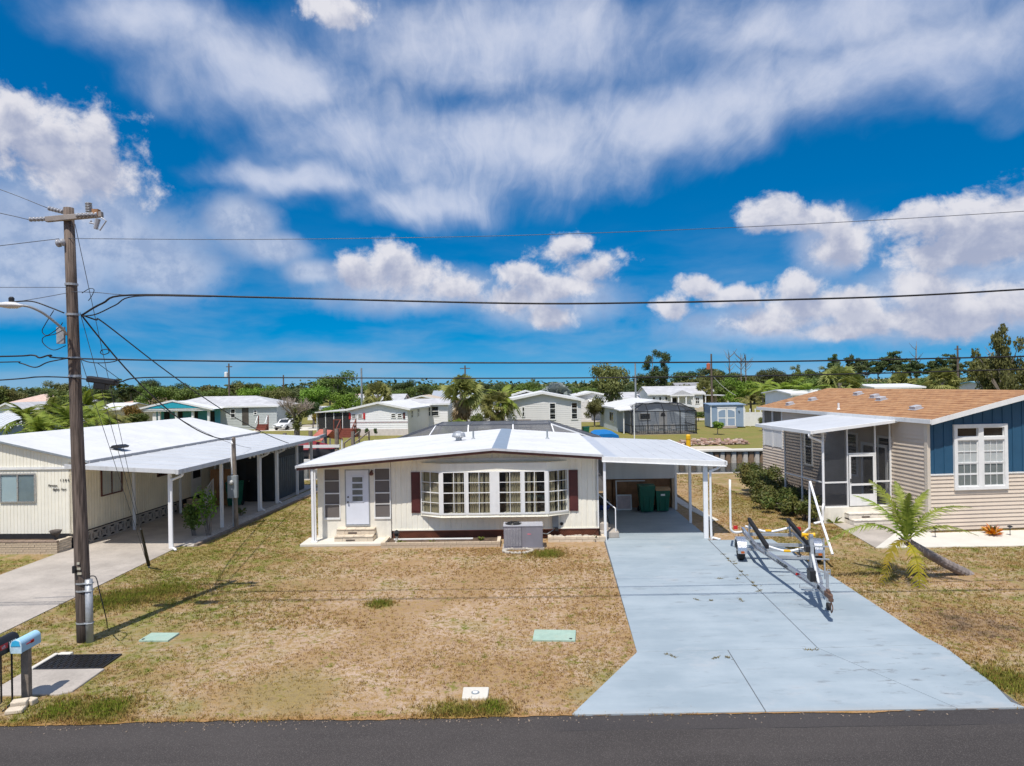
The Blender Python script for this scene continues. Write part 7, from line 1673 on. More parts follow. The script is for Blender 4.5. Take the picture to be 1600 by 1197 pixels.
# grey gabled house in the centre
Cc = bg_house('grey gabled house with tall white framed windows right behind the dark pool cage', 787, 907, 70, 13, 3.95, 0.78, GREYWALL, ROOFW,
              [(1.80, 2.15, 2.3, 3.35, 1, 2), (4.62, 5.32, 1.95, 3.72, 1, 3), (6.85, 7.55, 1.95, 3.75, 1, 3)], (), R(-1.5))
MB().tube([(0.9, -0.4, 1.0), (0.9, -0.4, 2.0), (2.7, -0.4, 2.0), (2.7, -0.4, 1.0)], 0.035, 6).build('handrail', BROWN, Cc)
bg_house('dark clerestory house with white trimmed windows behind the grey gable', 803, 842, 100, 8, 4.1, 0.5, mat('charcoal_wall', (0.04, 0.045, 0.055), 0.6), ROOFW, [(0.4, 1.0, 3.2, 3.8, 1, 1), (1.4, 2.0, 3.3, 3.9, 1, 1), (2.4, 3.0, 3.2, 3.8, 1, 1)], (), 0, 'y', clap=False)
bg_house('small white gabled house with three windows between the two skirted palms', 728, 792, 88, 10, 3.4, 0.6, WHITESID, ROOFW, [(1.7, 2.2, 2.6, 3.1, 1, 1), (2.6, 3.1, 2.6, 3.1, 1, 1), (2.0, 2.7, 0.9, 1.6, 1, 2)], (), 0, 'y')
D2 = bg_house('grey gabled house with a low white porch roof right of the centre grey house', 898, 951, 104, 9, 3.7, 0.55, GREYWALL, ROOFW, [(3.6, 4.3, 2.2, 2.8, 2, 1)], (), 0, 'y')
MB().slab([(2.0, -3.0, 2.75), (6.6, -3.0, 2.75), (6.6, 0, 3.15), (2.0, 0, 3.15)], 0.12).build('porch_roof', WHITE, D2)
bg_house('white walled wing with one small window behind the flowering tree', 939, 960, 106, 6, 2.7, 0.4, WHITESID, ROOFP, [(0.7, 1.3, 1.7, 2.2, 2, 1)], (), 0, 'x')
# blue grey house with a dark lanai
E = bg_house('blue grey house with a low white roof behind the dark screened lanai', 963, 1086, 78.5, 12, 2.75, 0.75, PALEBLUE, ROOFW, [(2.6, 3.9, 1.3, 2.1, 1, 1)], [(2.0, 4.5, 1.0, 2.2, 2, 1, 'L')], R(2), 'y')
MB().box(4.9, -0.06, 0.3, 5.8, -0.025, 2.3).build('door', WHITE, E); MB().prism([(5.05, 1.7), (5.65, 1.7), (5.55, 2.05), (5.35, 2.15), (5.15, 2.05)], 'y', -0.08, -0.06).build('fanlight', DARKIN, E)
for x in (0.1, 0.9): MB().box(x, -3.2, 0, x + 0.12, -3.08, 2.6).build('porch_post', WHITE, E)
MB().slab([(-0.4, -3.6, 2.62), (1.7, -3.6, 2.75), (1.7, 0, 2.95), (-0.4, 0, 2.7)], 0.1).build('porch_roof', ROOFW, E)
ln = thing('screened_lanai', 'dark mansard screened lanai standing on the lawn across the canal', 'screen enclosure', (at(986, 73.5), 73.5, 0), R(1))
wl, dl_, hl, ht = 7.0, 4.6, 2.5, 3.3; BRZ = mat('dark_bronze_frame', (0.012, 0.012, 0.014), 0.5); mb = MB()
for x in (0, 1.75, 3.5, 5.25, 7.0):
    xi = min(max(x, 1.4), 5.6); mb.bar((x, 0, 0), (x, 0, hl), 0.09); mb.bar((x, 0, hl), (xi, 1.2, ht), 0.08); mb.bar((xi, 1.2, ht), (xi, dl_, ht), 0.07)
for z in (0.05, 0.95, hl): mb.bar((0, 0, z), (wl, 0, z), 0.08); mb.bar((0, 0, z), (0, dl_, z), 0.08); mb.bar((wl, 0, z), (wl, dl_, z), 0.08)
mb.bar((1.4, 1.2, ht), (5.6, 1.2, ht), 0.08)
for k in range(30): mb.bar((0.1 + k * 0.235, 0, 0.05), (0.1 + k * 0.235, 0, 0.95), 0.025)
mb.build('frame', BRZ, ln)
SCR2 = screen_mat('lanai_screen', (0.02, 0.022, 0.028), 0.5)
for q in (((0, 0, 0), (wl, 0, 0), (wl, 0, hl), (0, 0, hl)), ((0, 0, hl), (wl, 0, hl), (5.6, 1.2, ht), (1.4, 1.2, ht)), ((1.4, 1.2, ht), (5.6, 1.2, ht), (5.6, dl_, ht), (1.4, dl_, ht)), ((0, 0, 0), (0, dl_, 0), (0, dl_, hl), (0, 0, hl)), ((wl, 0, 0), (wl, dl_, 0), (wl, dl_, hl), (wl, 0, hl)), ((wl, 0, hl), (wl, dl_, hl), (5.6, dl_, ht), (5.6, 1.2, ht)), ((0, 0, hl), (0, dl_, hl), (1.4, dl_, ht), (1.4, 1.2, ht))): MB().quad(*q).build('screen_panel', SCR2, ln)
MB().box(0, -0.1, 0, wl, dl_, 0.03).build('floor', CONC, ln)
for k in range(4):
    ch = thing('patio_chair', 'white patio chair inside the dark lanai, %s' % ['leftmost', 'second from the left', 'second from the right', 'rightmost'][k], 'chair', (at(986, 73.5) + 2.1 + k * 0.95, 75.0 + (k % 2) * 0.4, 0.03), 0, 'patio chairs in the lanai')
    MB().box(-0.25, -0.25, 0.40, 0.25, 0.25, 0.45).build('seat', WHITE, ch); MB().box(-0.25, 0.22, 0.45, 0.25, 0.26, 0.95).build('backrest', WHITE, ch)
    for x in (-0.22, 0.22):
        for y in (-0.22, 0.22): MB().box(x - .02, y - .02, 0, x + .02, y + .02, 0.4).build('leg', WHITE, ch)
# beige and white house further back
F_ = bg_house('white and beige house with a pale grey roof and pillared porch far behind the lanai', 1014, 1098, 110, 9, 3.7, 1.1, WHITESID, ROOFG, [(0.5, 1.0, 2.0, 3.3, 1, 2), (1.5, 2.0, 2.0, 3.3, 1, 2), (2.5, 3.0, 2.0, 3.3, 1, 2), (7.4, 8.1, 2.0, 3.1, 2, 2)], (), 0, 'x')
MB().prism([(2.8, 3.5), (6.6, 3.5), (4.7, 4.3)], 'y', -2.6, -0.3).build('porch_gable', ROOFG, F_); MB().box(2.8, -2.7, 3.35, 6.6, -2.5, 3.55).build('porch_beam', WHITE, F_)
for x in (2.9, 4.0, 5.2, 6.4): MB().box(x, -2.6, 0, x + 0.2, -2.4, 3.4).build('porch_post', WHITE, F_)
MB().box(3.6, -0.1, 0.8, 4.4, -0.03, 3.0).build('door', DARKIN, F_); MB().box(6.4, -0.08, 0.3, 8.7, -0.03, 1.5).build('brick_panel', BEIGEW, F_)
fc = thing('carport', 'far open carport with pale roof attached right of the beige and white house', 'carport', (at(1099, 110), 110, 0)); MB().slab([(0, -0.6, 3.5), (4.2, -0.6, 3.35), (4.2, 6, 3.35), (0, 6, 3.5)], 0.15).build('roof_panel', ALU, fc); MB().box(0, 5.8, 0, 3.9, 6, 3.3).build('back_wall', BEIGEW, fc)
for x in (0.1, 3.7): MB().box(x, -0.5, 0, x + 0.15, -0.35, 3.35).build('post', WHITE, fc)
bg_house('grey roofed house far behind the beige and white house', 1062, 1112, 128, 8, 3.9, 1.4, GREYWALL, ROOFD, (), (), 0, 'x', clap=False)
# garden shed and vinyl fence
sx0, sx1 = at(1109.5, 82), at(1161.5, 82); ws = sx1 - sx0
S_ = thing('garden_shed', 'blue grey garden shed with white double doors across the canal', 'shed', (sx0, 82, 0), R(-3))
MB().box(0, 0, 0.15, ws, 3.2, 2.75).build('wall', BLUEGREY, S_); MB().slab([(-0.15, -0.15, 2.83), (ws + .15, -0.15, 2.83), (ws + .15, 3.3, 2.95), (-0.15, 3.3, 2.95)], 0.1).build('roof', BLUEGREY, S_)
for x in (-0.03, ws - 0.12): MB().box(x, -0.04, 0.15, x + 0.15, 0.02, 2.74).build('corner_trim', WHITE, S_)
for i in range(13): MB().box(0.25 + i * 0.28, -0.015, 0.15, 0.275 + i * 0.28, 0.0, 2.7).build('batten', BLUEGREY, S_)
MB().box(0.75, -0.07, 2.42, 3.05, -0.02, 2.52).build('door_header', WHITE, S_)
for k in (0, 1):
    x = 0.80 + k * 1.1; d_o = MB().box(x, -0.05, 0.2, x + 1.06, -0.02, 2.36).build('door', WHITE, S_)
    MB().box(x + 0.12, -0.06, 0.32, x + 0.94, -0.051, 1.15).build('panel', BLUEGREY, d_o); arc = [(x + 0.12, 1.28), (x + 0.94, 1.28)] + ([(x + 0.94, 2.2), (x + 0.5, 2.15), (x + 0.12, 1.95)] if k == 0 else [(x + 0.94, 1.95), (x + 0.55, 2.15), (x + 0.12, 2.2)]); MB().prism(arc, 'y', -0.06, -0.051).build('panel', BLUEGREY, d_o)
MB().slab([(0.9, -1.0, 0.08), (2.9, -1.0, 0.08), (2.9, 0, 0.25), (0.9, 0, 0.25)], 0.06).build('ramp', WOODGREY, S_)
MB().lathe([(0.06, -0.06), (0.10, 0.0)], (3.35, -0.1, 2.1), 8).build('lamp', WHITE, S_)
fe = thing('vinyl_fence', 'white vinyl picket fence right of the garden shed', 'fence', (at(1163, 84), 84.2, 0), R(-10))
for k in range(9):
    MB().box(k * 0.62, -0.06, 0, k * 0.62 + 0.12, 0.06, 2.05).build('post', WHITE, fe); MB().lathe([(0.1, 2.05), (0.02, 2.2)], (k * 0.62 + 0.06, 0, 0), 4).build('post_cap', WHITE, fe); MB().box(k * 0.62 + 0.12, -0.02, 0.05, k * 0.62 + 0.62, 0.02, 1.75).build('panel', WHITE, fe)
# left and far houses
Lb = bg_house('blue grey cottage with ribbed white metal roof at the far left edge', -60, 15, 60, 7, 2.7, 0.9, BLUEGREY, ALU, [(3.55, 4.05, 0.9, 2.0, 2, 3)], (), 0, 'x')
for i in range(14): MB().bar((i * 0.45 - 0.3, -0.37, 2.72), (i * 0.45 - 0.3, 3.5, 3.72), 0.05, 0.06).build('roof_rib', WHITE, Lb)
bg_house('small white gabled house behind the palms at the far left edge', -10, 32, 95, 8, 3.2, 0.9, WHITESID, ROOFG, [(0.6, 1.2, 1.2, 2.6, 1, 2), (2.3, 2.9, 1.2, 2.6, 1, 2)], (), 0, 'y')
bg_house('cream house end with a white roof between palms and the teal porch house', 150, 186, 98, 9, 3.0, 0.7, YELLOWW, ROOFW, [(1.9, 2.5, 1.2, 2.2, 1, 2)], (), 0, 'x')
bg_house('house with a pinkish tile hip roof far left behind the palms', 10, 78, 150, 12, 3.2, 1.9, BEIGEW, ROOFP, (), (), 0, 'hip', clap=False)
bg_house('low house with a brown tile roof far behind the cream house', 178, 262, 145, 12, 2.6, 1.6, BEIGEW, ROOFT, (), (), 0, 'hip', clap=False)
bg_house('low beige house with a pale roof left of the teal porch house', 196, 262, 112, 8, 2.3, 0.7, WHITESID, ROOFP, (), (), 0, 'x', clap=False)
bg_house('long low house with a grey roof far behind the utility pole', 60, 130, 128, 8, 3.0, 0.8, WHITESID, ROOFD, (), (), 0, 'x', clap=False)
bg_house('white house with a pink gable roof behind the bare tree', 530, 566, 122, 9, 2.9, 1.3, WHITESID, ROOFP, (), (), 0, 'y', clap=False)
bg_house('white house with a broad white gable roof behind the round green tree', 556, 626, 112, 9, 3.1, 1.1, WHITESID, ROOFG, (), (), 0, 'x', clap=False)
bg_house('low white garage behind the bare tree', 480, 545, 118, 6, 1.9, 0.3, WHITESID, ROOFW, (), (), 0, 'x', clap=False)
bg_house('pale yellow house with tan roof behind the shuttered house', 624, 694, 116, 10, 3.0, 0.9, YELLOWW, mat('tan_flat_roof', (0.50, 0.42, 0.33), 0.9, var=0.1), (), (), 0, 'y', clap=False)
bg_house('house with a blue grey roof behind the left skirted palm', 676, 752, 132, 9, 3.3, 1.2, WHITESID, mat('blue_grey_roof', (0.33, 0.36, 0.40), 0.8, var=0.1), [(3.0, 5.0, 2.0, 2.6, 2, 1)], (), 0, 'x', clap=False)
bg_house('white flat roofed home seen over the tan shingle roof', 1368, 1440, 88, 8, 4.45, 0.35, WHITESID, ROOFW, (), (), 0, 'x', clap=False)
bg_house('white flat roofed home left of the tan shingle ridge', 1238, 1300, 74, 8, 4.1, 0.35, WHITESID, ROOFW, (), (), 0, 'x', clap=False)
bg_house('low pale house in front of the big leafy tree', 975, 1012, 118, 8, 2.9, 0.9, SAGE, ROOFG, (), (), 0, 'x', clap=False)
bg_house('low house with a teal blue roof at the right edge beyond the tan house', 1548, 1640, 95, 8, 4.4, 0.5, WHITESID, mat('pale_teal_roof', (0.16, 0.33, 0.42), 0.6), (), (), 0, 'x', clap=False)
# parked car
cx_ = at(448, 93)
car = thing('parked_car', 'white parked car nose towards the canal beside the bare tree', 'car', (cx_, 93, 0), R(-14))
prof = [(-2.15, 0.35), (-2.2, 0.62), (-2.0, 0.80), (-1.05, 0.92), (-0.45, 1.40), (0.9, 1.46), (1.7, 1.05), (2.1, 1.0), (2.15, 0.4)]
MB().prism(prof, 'x', -0.88, 0.88).build('body', CARWHITE, car, bevel=0.08)
MB().quad((-0.70, -1.02, 0.955), (0.70, -1.02, 0.955), (0.62, -0.50, 1.385), (-0.62, -0.50, 1.385)).build('windscreen', mat('dark_car_glass', (0.03, 0.035, 0.04), 0.1), car)
for s in (-1, 1):
    MB().prism([(-0.80, 0.98), (-0.40, 1.36), (0.85, 1.40), (1.4, 1.06)], 'x', s * 0.882, s * 0.89).build('side_window', mat('dark_car_glass', (0.03, 0.035, 0.04), 0.1), car)
    MB().box(s * 0.55 - 0.2, -2.19, 0.62, s * 0.55 + 0.2, -2.10, 0.76).build('headlight', SILVER, car)
    for y in (-1.35, 1.35): MB().lathe([(0.18, -0.11), (0.32, -0.1), (0.32, 0.1), (0.18, 0.11)], (0, 0, 0), 16, Matrix.Translation((s * 0.80, y, 0.32)) @ Matrix.Rotation(R(90), 4, 'Y')).build('wheel', RUBBER, car)
MB().box(-0.5, -2.22, 0.40, 0.5, -2.19, 0.55).build('grille', BLACK, car)
sheet('parking_apron', [(cx_ - 4, 90), (cx_ + 9, 90), (cx_ + 9, 98), (cx_ - 4, 98)], 0.006, CONCW)
sheet('street', [(-180, 99), (60, 99), (60, 104), (-180, 104)], 0.004, CONC)
# ------------------------------------------------------------------ along the canal
bo = thing('yellow_bollard', 'yellow bollard on the far canal bank', 'bollard', (at(1074, 57.0), 57.0, 0))
MB().lathe([(0.19, 0), (0.19, 1.15), (0.15, 1.22), (0.05, 1.25)], (0, 0, 0), 14).build('post', YELLOWP, bo, smooth=False); MB().lathe([(0.2, 0.8), (0.2, 0.9)], (0, 0, 0), 14).build('band', mat('dark_yellow_band', (0.5, 0.26, 0.01), 0.5), bo)
pvp = thing('paver_pile', 'long stack of brown and pinkish pavers on the far canal bank', 'paver pile', (at(1046, 61), 60.0, 0))
rg = random.Random(8); pm3 = [MB().box(0, 0, 0, 0.33, 0.22, 0.10).mesh('paver', mat('stacked_paver_%d' % i, c, 0.9, var=0.25, scale=6)) for i, c in enumerate([(0.36, 0.22, 0.16), (0.48, 0.33, 0.26), (0.30, 0.2, 0.17), (0.56, 0.44, 0.37)])]
for k in range(250):
    x = rg.uniform(0, 6.6); y = rg.uniform(0, 1.9); hmax = 0.55 * min(1, x / 1.2, (7.2 - x) / 0.8); z = (k % 5) / 5 * hmax * (0.4 + 0.3 * y)
    put('paver', rg.choice(pm3), pvp, (x, y, z), (rg.uniform(-.12, .12), rg.uniform(-.12, .12), rg.choice([0, 0, 1.57]) + rg.uniform(-.25, .25)))
sheet('sandy_patch', [(at(1085, 58), 56.2), (at(1135, 58), 56.2), (at(1128, 59.6), 59.4), (at(1062, 59.6), 59.4)], 0.008, mat('pale_sand', (0.52, 0.44, 0.34), 0.95, var=0.15))
sheet('sandy_bank', [(at(520, 60), 56.5), (at(600, 60), 57), (at(640, 66), 66), (at(548, 66), 65)], 0.008, mat('pale_sand', (0.52, 0.44, 0.34), 0.95, var=0.15))
bl_ = thing('boat_lift', 'grey timber piles and beams of the boat lift behind the left carport', 'boat lift', (-14.6, 45.4, -1.0), R(3))
for x, y, h in ((-1.3, -1.6, 3.6), (1.5, -1.6, 3.9), (-1.3, 2.6, 3.5), (1.5, 2.6, 3.8), (3.2, -1.8, 4.0), (3.4, 2.8, 3.5)): MB().tube([(x, y, -2), (x, y, h)], [0.16, 0.13], 8).build('pile', WOODGREY, bl_)
for z in (2.0, 2.9): MB().bar((-1.5, -1.7, z), (3.4, -1.9, z), 0.14, 0.18).build('beam', WHITE, bl_)
for x in (-1.3, 1.5): MB().bar((x, -1.7, 3.3), (x, 2.7, 3.3), 0.16, 0.2).build('lift_beam', GALV, bl_)
bt = thing('boat', 'boat with a dark red canvas cover raised on the lift at the left', 'boat', (-14.5, 45.8, 0.75), R(3))
hull = MB(); L_ = 5.4
secs = [(-2.7, 0.85, 0.0), (-1.0, 0.95, 0.0), (1.2, 0.9, 0.05), (2.3, 0.5, 0.25), (2.75, 0.08, 0.5)]
for (x, hw, kz) in secs: hull.vs += [(x, -hw, 0.85), (x, -hw * 0.85, 0.35 + kz * .3), (x, 0, kz), (x, hw * 0.85, 0.35 + kz * .3), (x, hw, 0.85)]
for i in range(len(secs) - 1):
    for j in range(4): hull.fs.append((i * 5 + j, i * 5 + j + 1, i * 5 + 6 + j, i * 5 + 5 + j))
    hull.fs.append((i * 5 + 4, i * 5, i * 5 + 5, i * 5 + 9))
hull.fs.append((0, 1, 2, 3, 4)); hull.build('hull', mat('dark_grey_hull', (0.10, 0.10, 0.11), 0.3, var=0.1), bt)
cv = MB(); cs_ = [(-2.75, 0.88, 1.0), (-0.8, 0.98, 1.45), (0.9, 0.93, 1.4), (2.4, 0.5, 1.0), (2.8, 0.08, 0.92)]
for (x, hw, z) in cs_: cv.vs += [(x, -hw, 0.82), (x, -hw * 0.5, z * 0.93), (x, 0, z), (x, hw * .5, z * 0.93), (x, hw, 0.82)]
for i in range(4):
    for j in range(4): cv.fs.append((i * 5 + j, i * 5 + j + 1, i * 5 + 6 + j, i * 5 + 5 + j))
cv.build('canvas_cover', REDCAN, bt)
MB().box(-3.1, -0.25, 0.1, -2.75, 0.25, 1.1).build('outboard', CARWHITE, bt)
cn = thing('dock_canopy', 'small gabled red brown canopy with a black end beside the boat lift', 'canopy', (at(507, 56.5), 56.8, 0), R(-50))
for s in (-1, 1): MB().slab([(-1.2, s * 0.0, 2.15), (1.2, s * 0.0, 2.15), (1.2, s * 0.95, 1.35), (-1.2, s * 0.95, 1.35)][::s], 0.06).build('roof', mat('faded_red_canopy', (0.42, 0.13, 0.09), 0.7, var=0.2), cn)
MB().prism([(-0.9, 1.36), (0.9, 1.36), (0, 2.08)], 'x', -1.15, -1.1).build('end_panel', BLACK, cn)
for x in (-1.1, 1.1):
    for y in (-0.85, 0.85): MB().box(x - .05, y - .05, 0, x + .05, y + .05, 1.4).build('post', WHITE, cn)
gy = thing('gangway', 'weathered grey timber stair with rails down the far canal bank', 'stair', (at(546, 58), 57.5, 0), R(-20))
for k in range(6): MB().box(-0.5, k * 0.4, k * 0.14, 0.5, k * 0.4 + 0.36, k * 0.14 + 0.06).build('tread', WOODGREY, gy)
for x in (-0.5, 0.5): MB().bar((x, 0, 0.9), (x, 2.4, 1.75), 0.09).build('rail', WOODGREY, gy); MB().box(x - .05, 0, 0, x + .05, .1, 0.95).build('post', WOODGREY, gy); MB().box(x - .05, 2.3, 0, x + .05, 2.4, 1.8).build('post', WOODGREY, gy)
wheelie('green wheelie bin right of the grey gabled house', (at(914, 71), 71, 0), 0, GREENBIN, 1.1, 0.7)
# poles beyond the canal
for i, (px, top, d, lab) in enumerate([(358, 568, 110, 'far timber pole with a white transformer drum behind the teal porch house'), (443, 586, 125, 'far dark pole behind the bare tree'), (565, 575, 95, 'thin grey pole behind the shuttered white house'), (727, 571, 120, 'far pole with crossarm behind the left skirted palm'), (990, 632, 66, 'thin white flagpole in front of the blue grey house'), (993, 568, 105, 'thin pole behind the big leafy tree'), (1112, 553, 100, 'far timber pole with an orange drum behind the garden shed'), (1497, 540, 100, 'far timber pole beyond the tan shingle roof')]):
    z = zat(px, top, d); t = thing('far_pole', lab, 'pole', (at(px, d), d, 0), 0, 'poles beyond the canal')
    wht = i == 4; MB().tube([(0, 0, -0.2), (0, 0, z)], [0.06 if wht else 0.17, 0.05 if wht else 0.12], 8).build('shaft', WHITE if wht else (GREYM if i in (2, 5) else POLEW), t)
    if i in (0, 6): MB().lathe([(0.05, 0), (0.28, 0.05), (0.28, 0.85), (0.1, 0.95)], (-0.45, 0, z - 2.3), 12).build('transformer', WHITE if i == 0 else mat('orange_drum', (0.45, 0.12, 0.06), 0.6), t)
    if i in (3, 7, 0, 1): MB().box(-0.9 if i == 3 else -0.4, -0.08, z - 0.6, 0.9 if i == 3 else 0.5, 0.08, z - 0.45).build('crossarm', POLEW, t)
tag(MB().tube(sag(dp(1114, 588, 100), dp(1150, 618, 100), 0.3, 10), 0.03, 5).build('far_wire', mat('pale_guy_wire', (0.5, 0.5, 0.5), 0.5)), 'pale guy wire sloping right from the far pole with the orange drum', 'wire')
fl = thing('flag', 'small red and white striped flag among the far trees', 'flag', dp(651, 612, 150)); MB().box(0, 0, 0, 1.5, 0.03, 0.45).build('red_stripe', RED, fl); MB().box(0, 0, 0.45, 1.5, 0.03, 0.9).build('white_stripe', WHITE, fl); MB().tube([(0, 0, -6), (0, 0, 1)], 0.05, 6).build('staff', WHITE, fl)
# ------------------------------------------------------------------ trees beyond the canal
def tree_proto(kind, seed):
    """returns (crown mesh, trunk mesh); unit height 1"""
    rg = np.random.default_rng(seed); pr = random.Random(seed); tb = MB()
    if kind in ('broad', 'bush', 'oak', 'airy'):
        nb = {'broad': 16, 'bush': 9, 'oak': 24, 'airy': 30}[kind]; cs, rs = [], []
        for k in range(nb):
            a = 2 * PI * k / nb * 2.4 + pr.uniform(-.4, .4); r = pr.uniform(0.05, 0.33 if kind not in ('oak', 'airy') else 0.42); z = pr.uniform(0.42, 0.88) if kind != 'bush' else pr.uniform(0.25, 0.8)
            z -= 0.25 * (r / 0.4) ** 2 * pr.random(); cs.append((r * math.cos(a), r * math.sin(a), z)); q = pr.uniform(0.09, 0.17) * (1.35 if kind == 'bush' else 0.62 if kind == 'airy' else 1); rs.append((q * 1.25, q * 1.25, q * 0.85))
        n = {'broad': 5200, 'bush': 2600, 'oak': 6500, 'airy': 3600}[kind]; V = leaf_quads(rg, cs, rs, n, 0.021 if kind != 'bush' else 0.032, shell=0.3)
        tb.tube([(0, 0, -0.05), (0.01, 0, 0.2), (0, 0.01, 0.42)], [0.032, 0.024, 0.018], 7)
        for c in cs[::2]: tb.tube([(0, 0, 0.30), (c[0] * .5, c[1] * .5, 0.30 + (c[2] - 0.30) * .6), c], [0.015, 0.009, 0.003], 5)
    elif kind == 'pine':
        cs, rs = [], []
        for k in range(15):
            a = pr.uniform(0, 6.28); r = pr.uniform(0.02, 0.24); z = pr.uniform(0.62, 0.95); cs.append((r * math.cos(a), r * math.sin(a), z)); rs.append((pr.uniform(0.06, 0.12), pr.uniform(0.06, 0.12), pr.uniform(0.03, 0.055)))
        V = leaf_quads(rg, cs, rs, 3000, 0.018, shell=0.2)
        tb.tube([(0, 0, -.02), (0.012, 0, 0.4), (-0.005, 0, 0.93)], [0.018, 0.013, 0.006], 7)
        for c in cs: tb.tube([(0, 0, c[2] - 0.10), (c[0] * .6, c[1] * .6, c[2] - 0.05), c], [0.006, 0.004, 0.002], 4)
    elif kind == 'casuarina':
        cs = [(pr.gauss(0, 0.09), pr.gauss(0, 0.09), z) for z in np.linspace(0.12, 0.95, 20)]; rs = [(pr.uniform(0.07, 0.14),) * 2 + (0.07,) for _ in cs]
        V = leaf_quads(rg, cs, rs, 4500, 0.016, shell=0.2, up=0.1); tb.tube([(0, 0, -.02), (0, 0, 0.95)], [0.02, 0.005], 7)
    return leaf_mesh('crown', V, None), tb.mesh('trunk', BARK)
def fan_palm(seed, skirt, m, th=0.66):
    pr = random.Random(seed); mb, dead, tb = MB(), MB(), MB()
    def fan(mb, o, d, L, nbl, w):
        d = d.normalized(); s = d.cross(Vector((0, 0, 1))); s = s.normalized() if s.length > 0.05 else Vector((1, 0, 0)); s = (Matrix.Rotation(pr.uniform(-1.25, 1.25), 3, d) @ s).normalized(); u = s.cross(d); hub = o + d * L * 0.45
        mb.add([o - s * .004, o + s * .004, hub], [(0, 1, 2)])
        for k in range(nbl):
            a = (k / (nbl - 1) - 0.5) * 2.3; q = (d * math.cos(a) + s * math.sin(a) + u * 0.12).normalized(); tip = hub + q * L * 0.55 * pr.uniform(0.85, 1.1) + Vector((0, 0, -0.16 * L)); sd = q.cross(u).normalized() * w
            mid = hub + q * L * 0.3; mb.add([hub, mid - sd, tip, mid + sd], [(0, 1, 2, 3)])
    top = Vector((0, 0, th))
    for k in range(64):
        a = pr.uniform(0, 6.28); e = pr.uniform(-0.6, 1.45); fan(mb, top + Vector((0, 0, pr.uniform(-.03, .03))), Vector((math.cos(a) * math.cos(e), math.sin(a) * math.cos(e), math.sin(e))), pr.uniform(0.30, 0.40), 11, 0.016)
    for k in range(int(70 * skirt)):
        a = pr.uniform(0, 6.28); z = th - pr.uniform(0.0, 0.45 * skirt); fan(dead, Vector((0, 0, z)), Vector((math.cos(a) * 0.45, math.sin(a) * 0.45, -0.95)), pr.uniform(0.2, 0.28), 8, 0.012)
    tb.tube([(0, 0, -.03), (0.01, 0, th * .5), (0, 0, th + .02)], [0.032, 0.027, 0.03], 8)
    return mb.mesh('crown', m), (dead.mesh('dead_fronds', DEADF) if skirt > 0 else None), tb.mesh('trunk', BARKP)
def feather_palm(seed, m, th=0.6, nf=16, L=0.42):
    pr = random.Random(seed); mb = MB(); tb = MB()
    for k in range(nf):
        a = 2.4 * k; pit = pr.uniform(-75, 10) ; f = frond_mb(L * pr.uniform(0.8, 1.1), pr.uniform(0.6, 1.7), L * 0.24, 18, pr, 0.036); M = Matrix.Translation((0, 0, th)) @ Euler((0, R(pit), a)).to_matrix().to_4x4(); mb.add([M @ Vector(v) for v in f.vs], f.fs)
    tb.tube([(0, 0, -.03), (0.015, 0, th * .5), (0, 0, th + .02)], [0.022, 0.018, 0.02], 8)
    return mb.mesh('crown', m), None, tb.mesh('trunk', BARKP)
def frond_mb(L, droop, width, n, rg, w):
    mb = MB(); P = [Vector((L * (i / n - 0.12 * droop * (i / n) ** 2), 0, L * (0.10 * i / n - 0.55 * droop * (i / n) ** 3 - 0.16 * droop * (i / n) ** 2))) for i in range(n + 1)]
    for i in range(1, n + 1):
        t = i / n; wd = width * math.sin(PI * min(1, 0.12 + 0.86 * t)) ** 0.7; d = (P[min(i + 1, n)] - P[i - 1]).normalized(); mb.add([P[i - 1] - Vector((0, w * .2, 0)), P[i - 1] + Vector((0, w * .2, 0)), P[i]], [(0, 1, 2)])
        for s in (-1, 1):
            v = (d * 0.5 + Vector((0, s * 0.75, rg.uniform(-.1, .2)))).normalized(); tip = P[i] + v * wd + Vector((0, 0, -wd * rg.uniform(.2, .6))); k = d * w * .5; mb.add([P[i] - k, P[i] + k, tip], [(0, 1, 2)])
    return mb
PROTO = {}
for kind, seeds in (('broad', (1, 2, 3)), ('oak', (4, 5)), ('bush', (6, 7)), ('pine', (8, 9, 10)), ('casuarina', (11, 12))):
    PROTO[kind] = [tree_proto(kind, s) for s in seeds]
_cm = {}
def crown_with(me, m):
    k = (me.name, m.name)
    if k not in _cm: c = me.copy(); c.materials.clear(); c.materials.append(m); _cm[k] = c
    return _cm[k]
_ti = [0]
PROTO['airy'] = [tree_proto('airy', 31)]
def plant_tree(kind, px, top, d, label, m=LEAF, wpx=None, group=None, name='tree', cat='tree', base=0.0, rz=None):
    """tree standing at depth d whose top reaches the given row; wpx sets its spread"""
    i = _ti[0]; _ti[0] += 1; x = at(px, d); h = max(1.2, zat(px, top, d) - base)
    cr, tr = PROTO[kind][i % len(PROTO[kind])]
    wnat = {'broad': 0.80, 'oak': 1.0, 'airy': 0.95, 'bush': 0.95, 'pine': 0.55, 'casuarina': 0.42}[kind]; sx = (wpx * d / FPX / wnat) if wpx else h
    t = thing(name, label, cat, (x, d, base), (i * 1.7) % 6.28 if rz is None else rz, group); t.scale = (sx, sx, h)
    put('crown', crown_with(cr, m), t); put('trunk', tr, t); return t
def plant_palm(proto, px, top, d, label, group=None, hscale=1.0, wpx=None):
    x = at(px, d); h = zat(px, top, d) * (1.12 if proto[1] is None and proto is not LOWP else 1.0); i = _ti[0]; _ti[0] += 1; s = (0.5 * h + 0.5 * wpx * d / FPX / 0.55) if wpx else h
    t = thing('palm_tree', label, 'palm tree', (x, d, 0), i * 1.3, group); t.scale = (s, s, h)
    for n, me in zip(('crown', 'dead_fronds', 'trunk'), proto):
        if me: put(n, me, t)
    return t
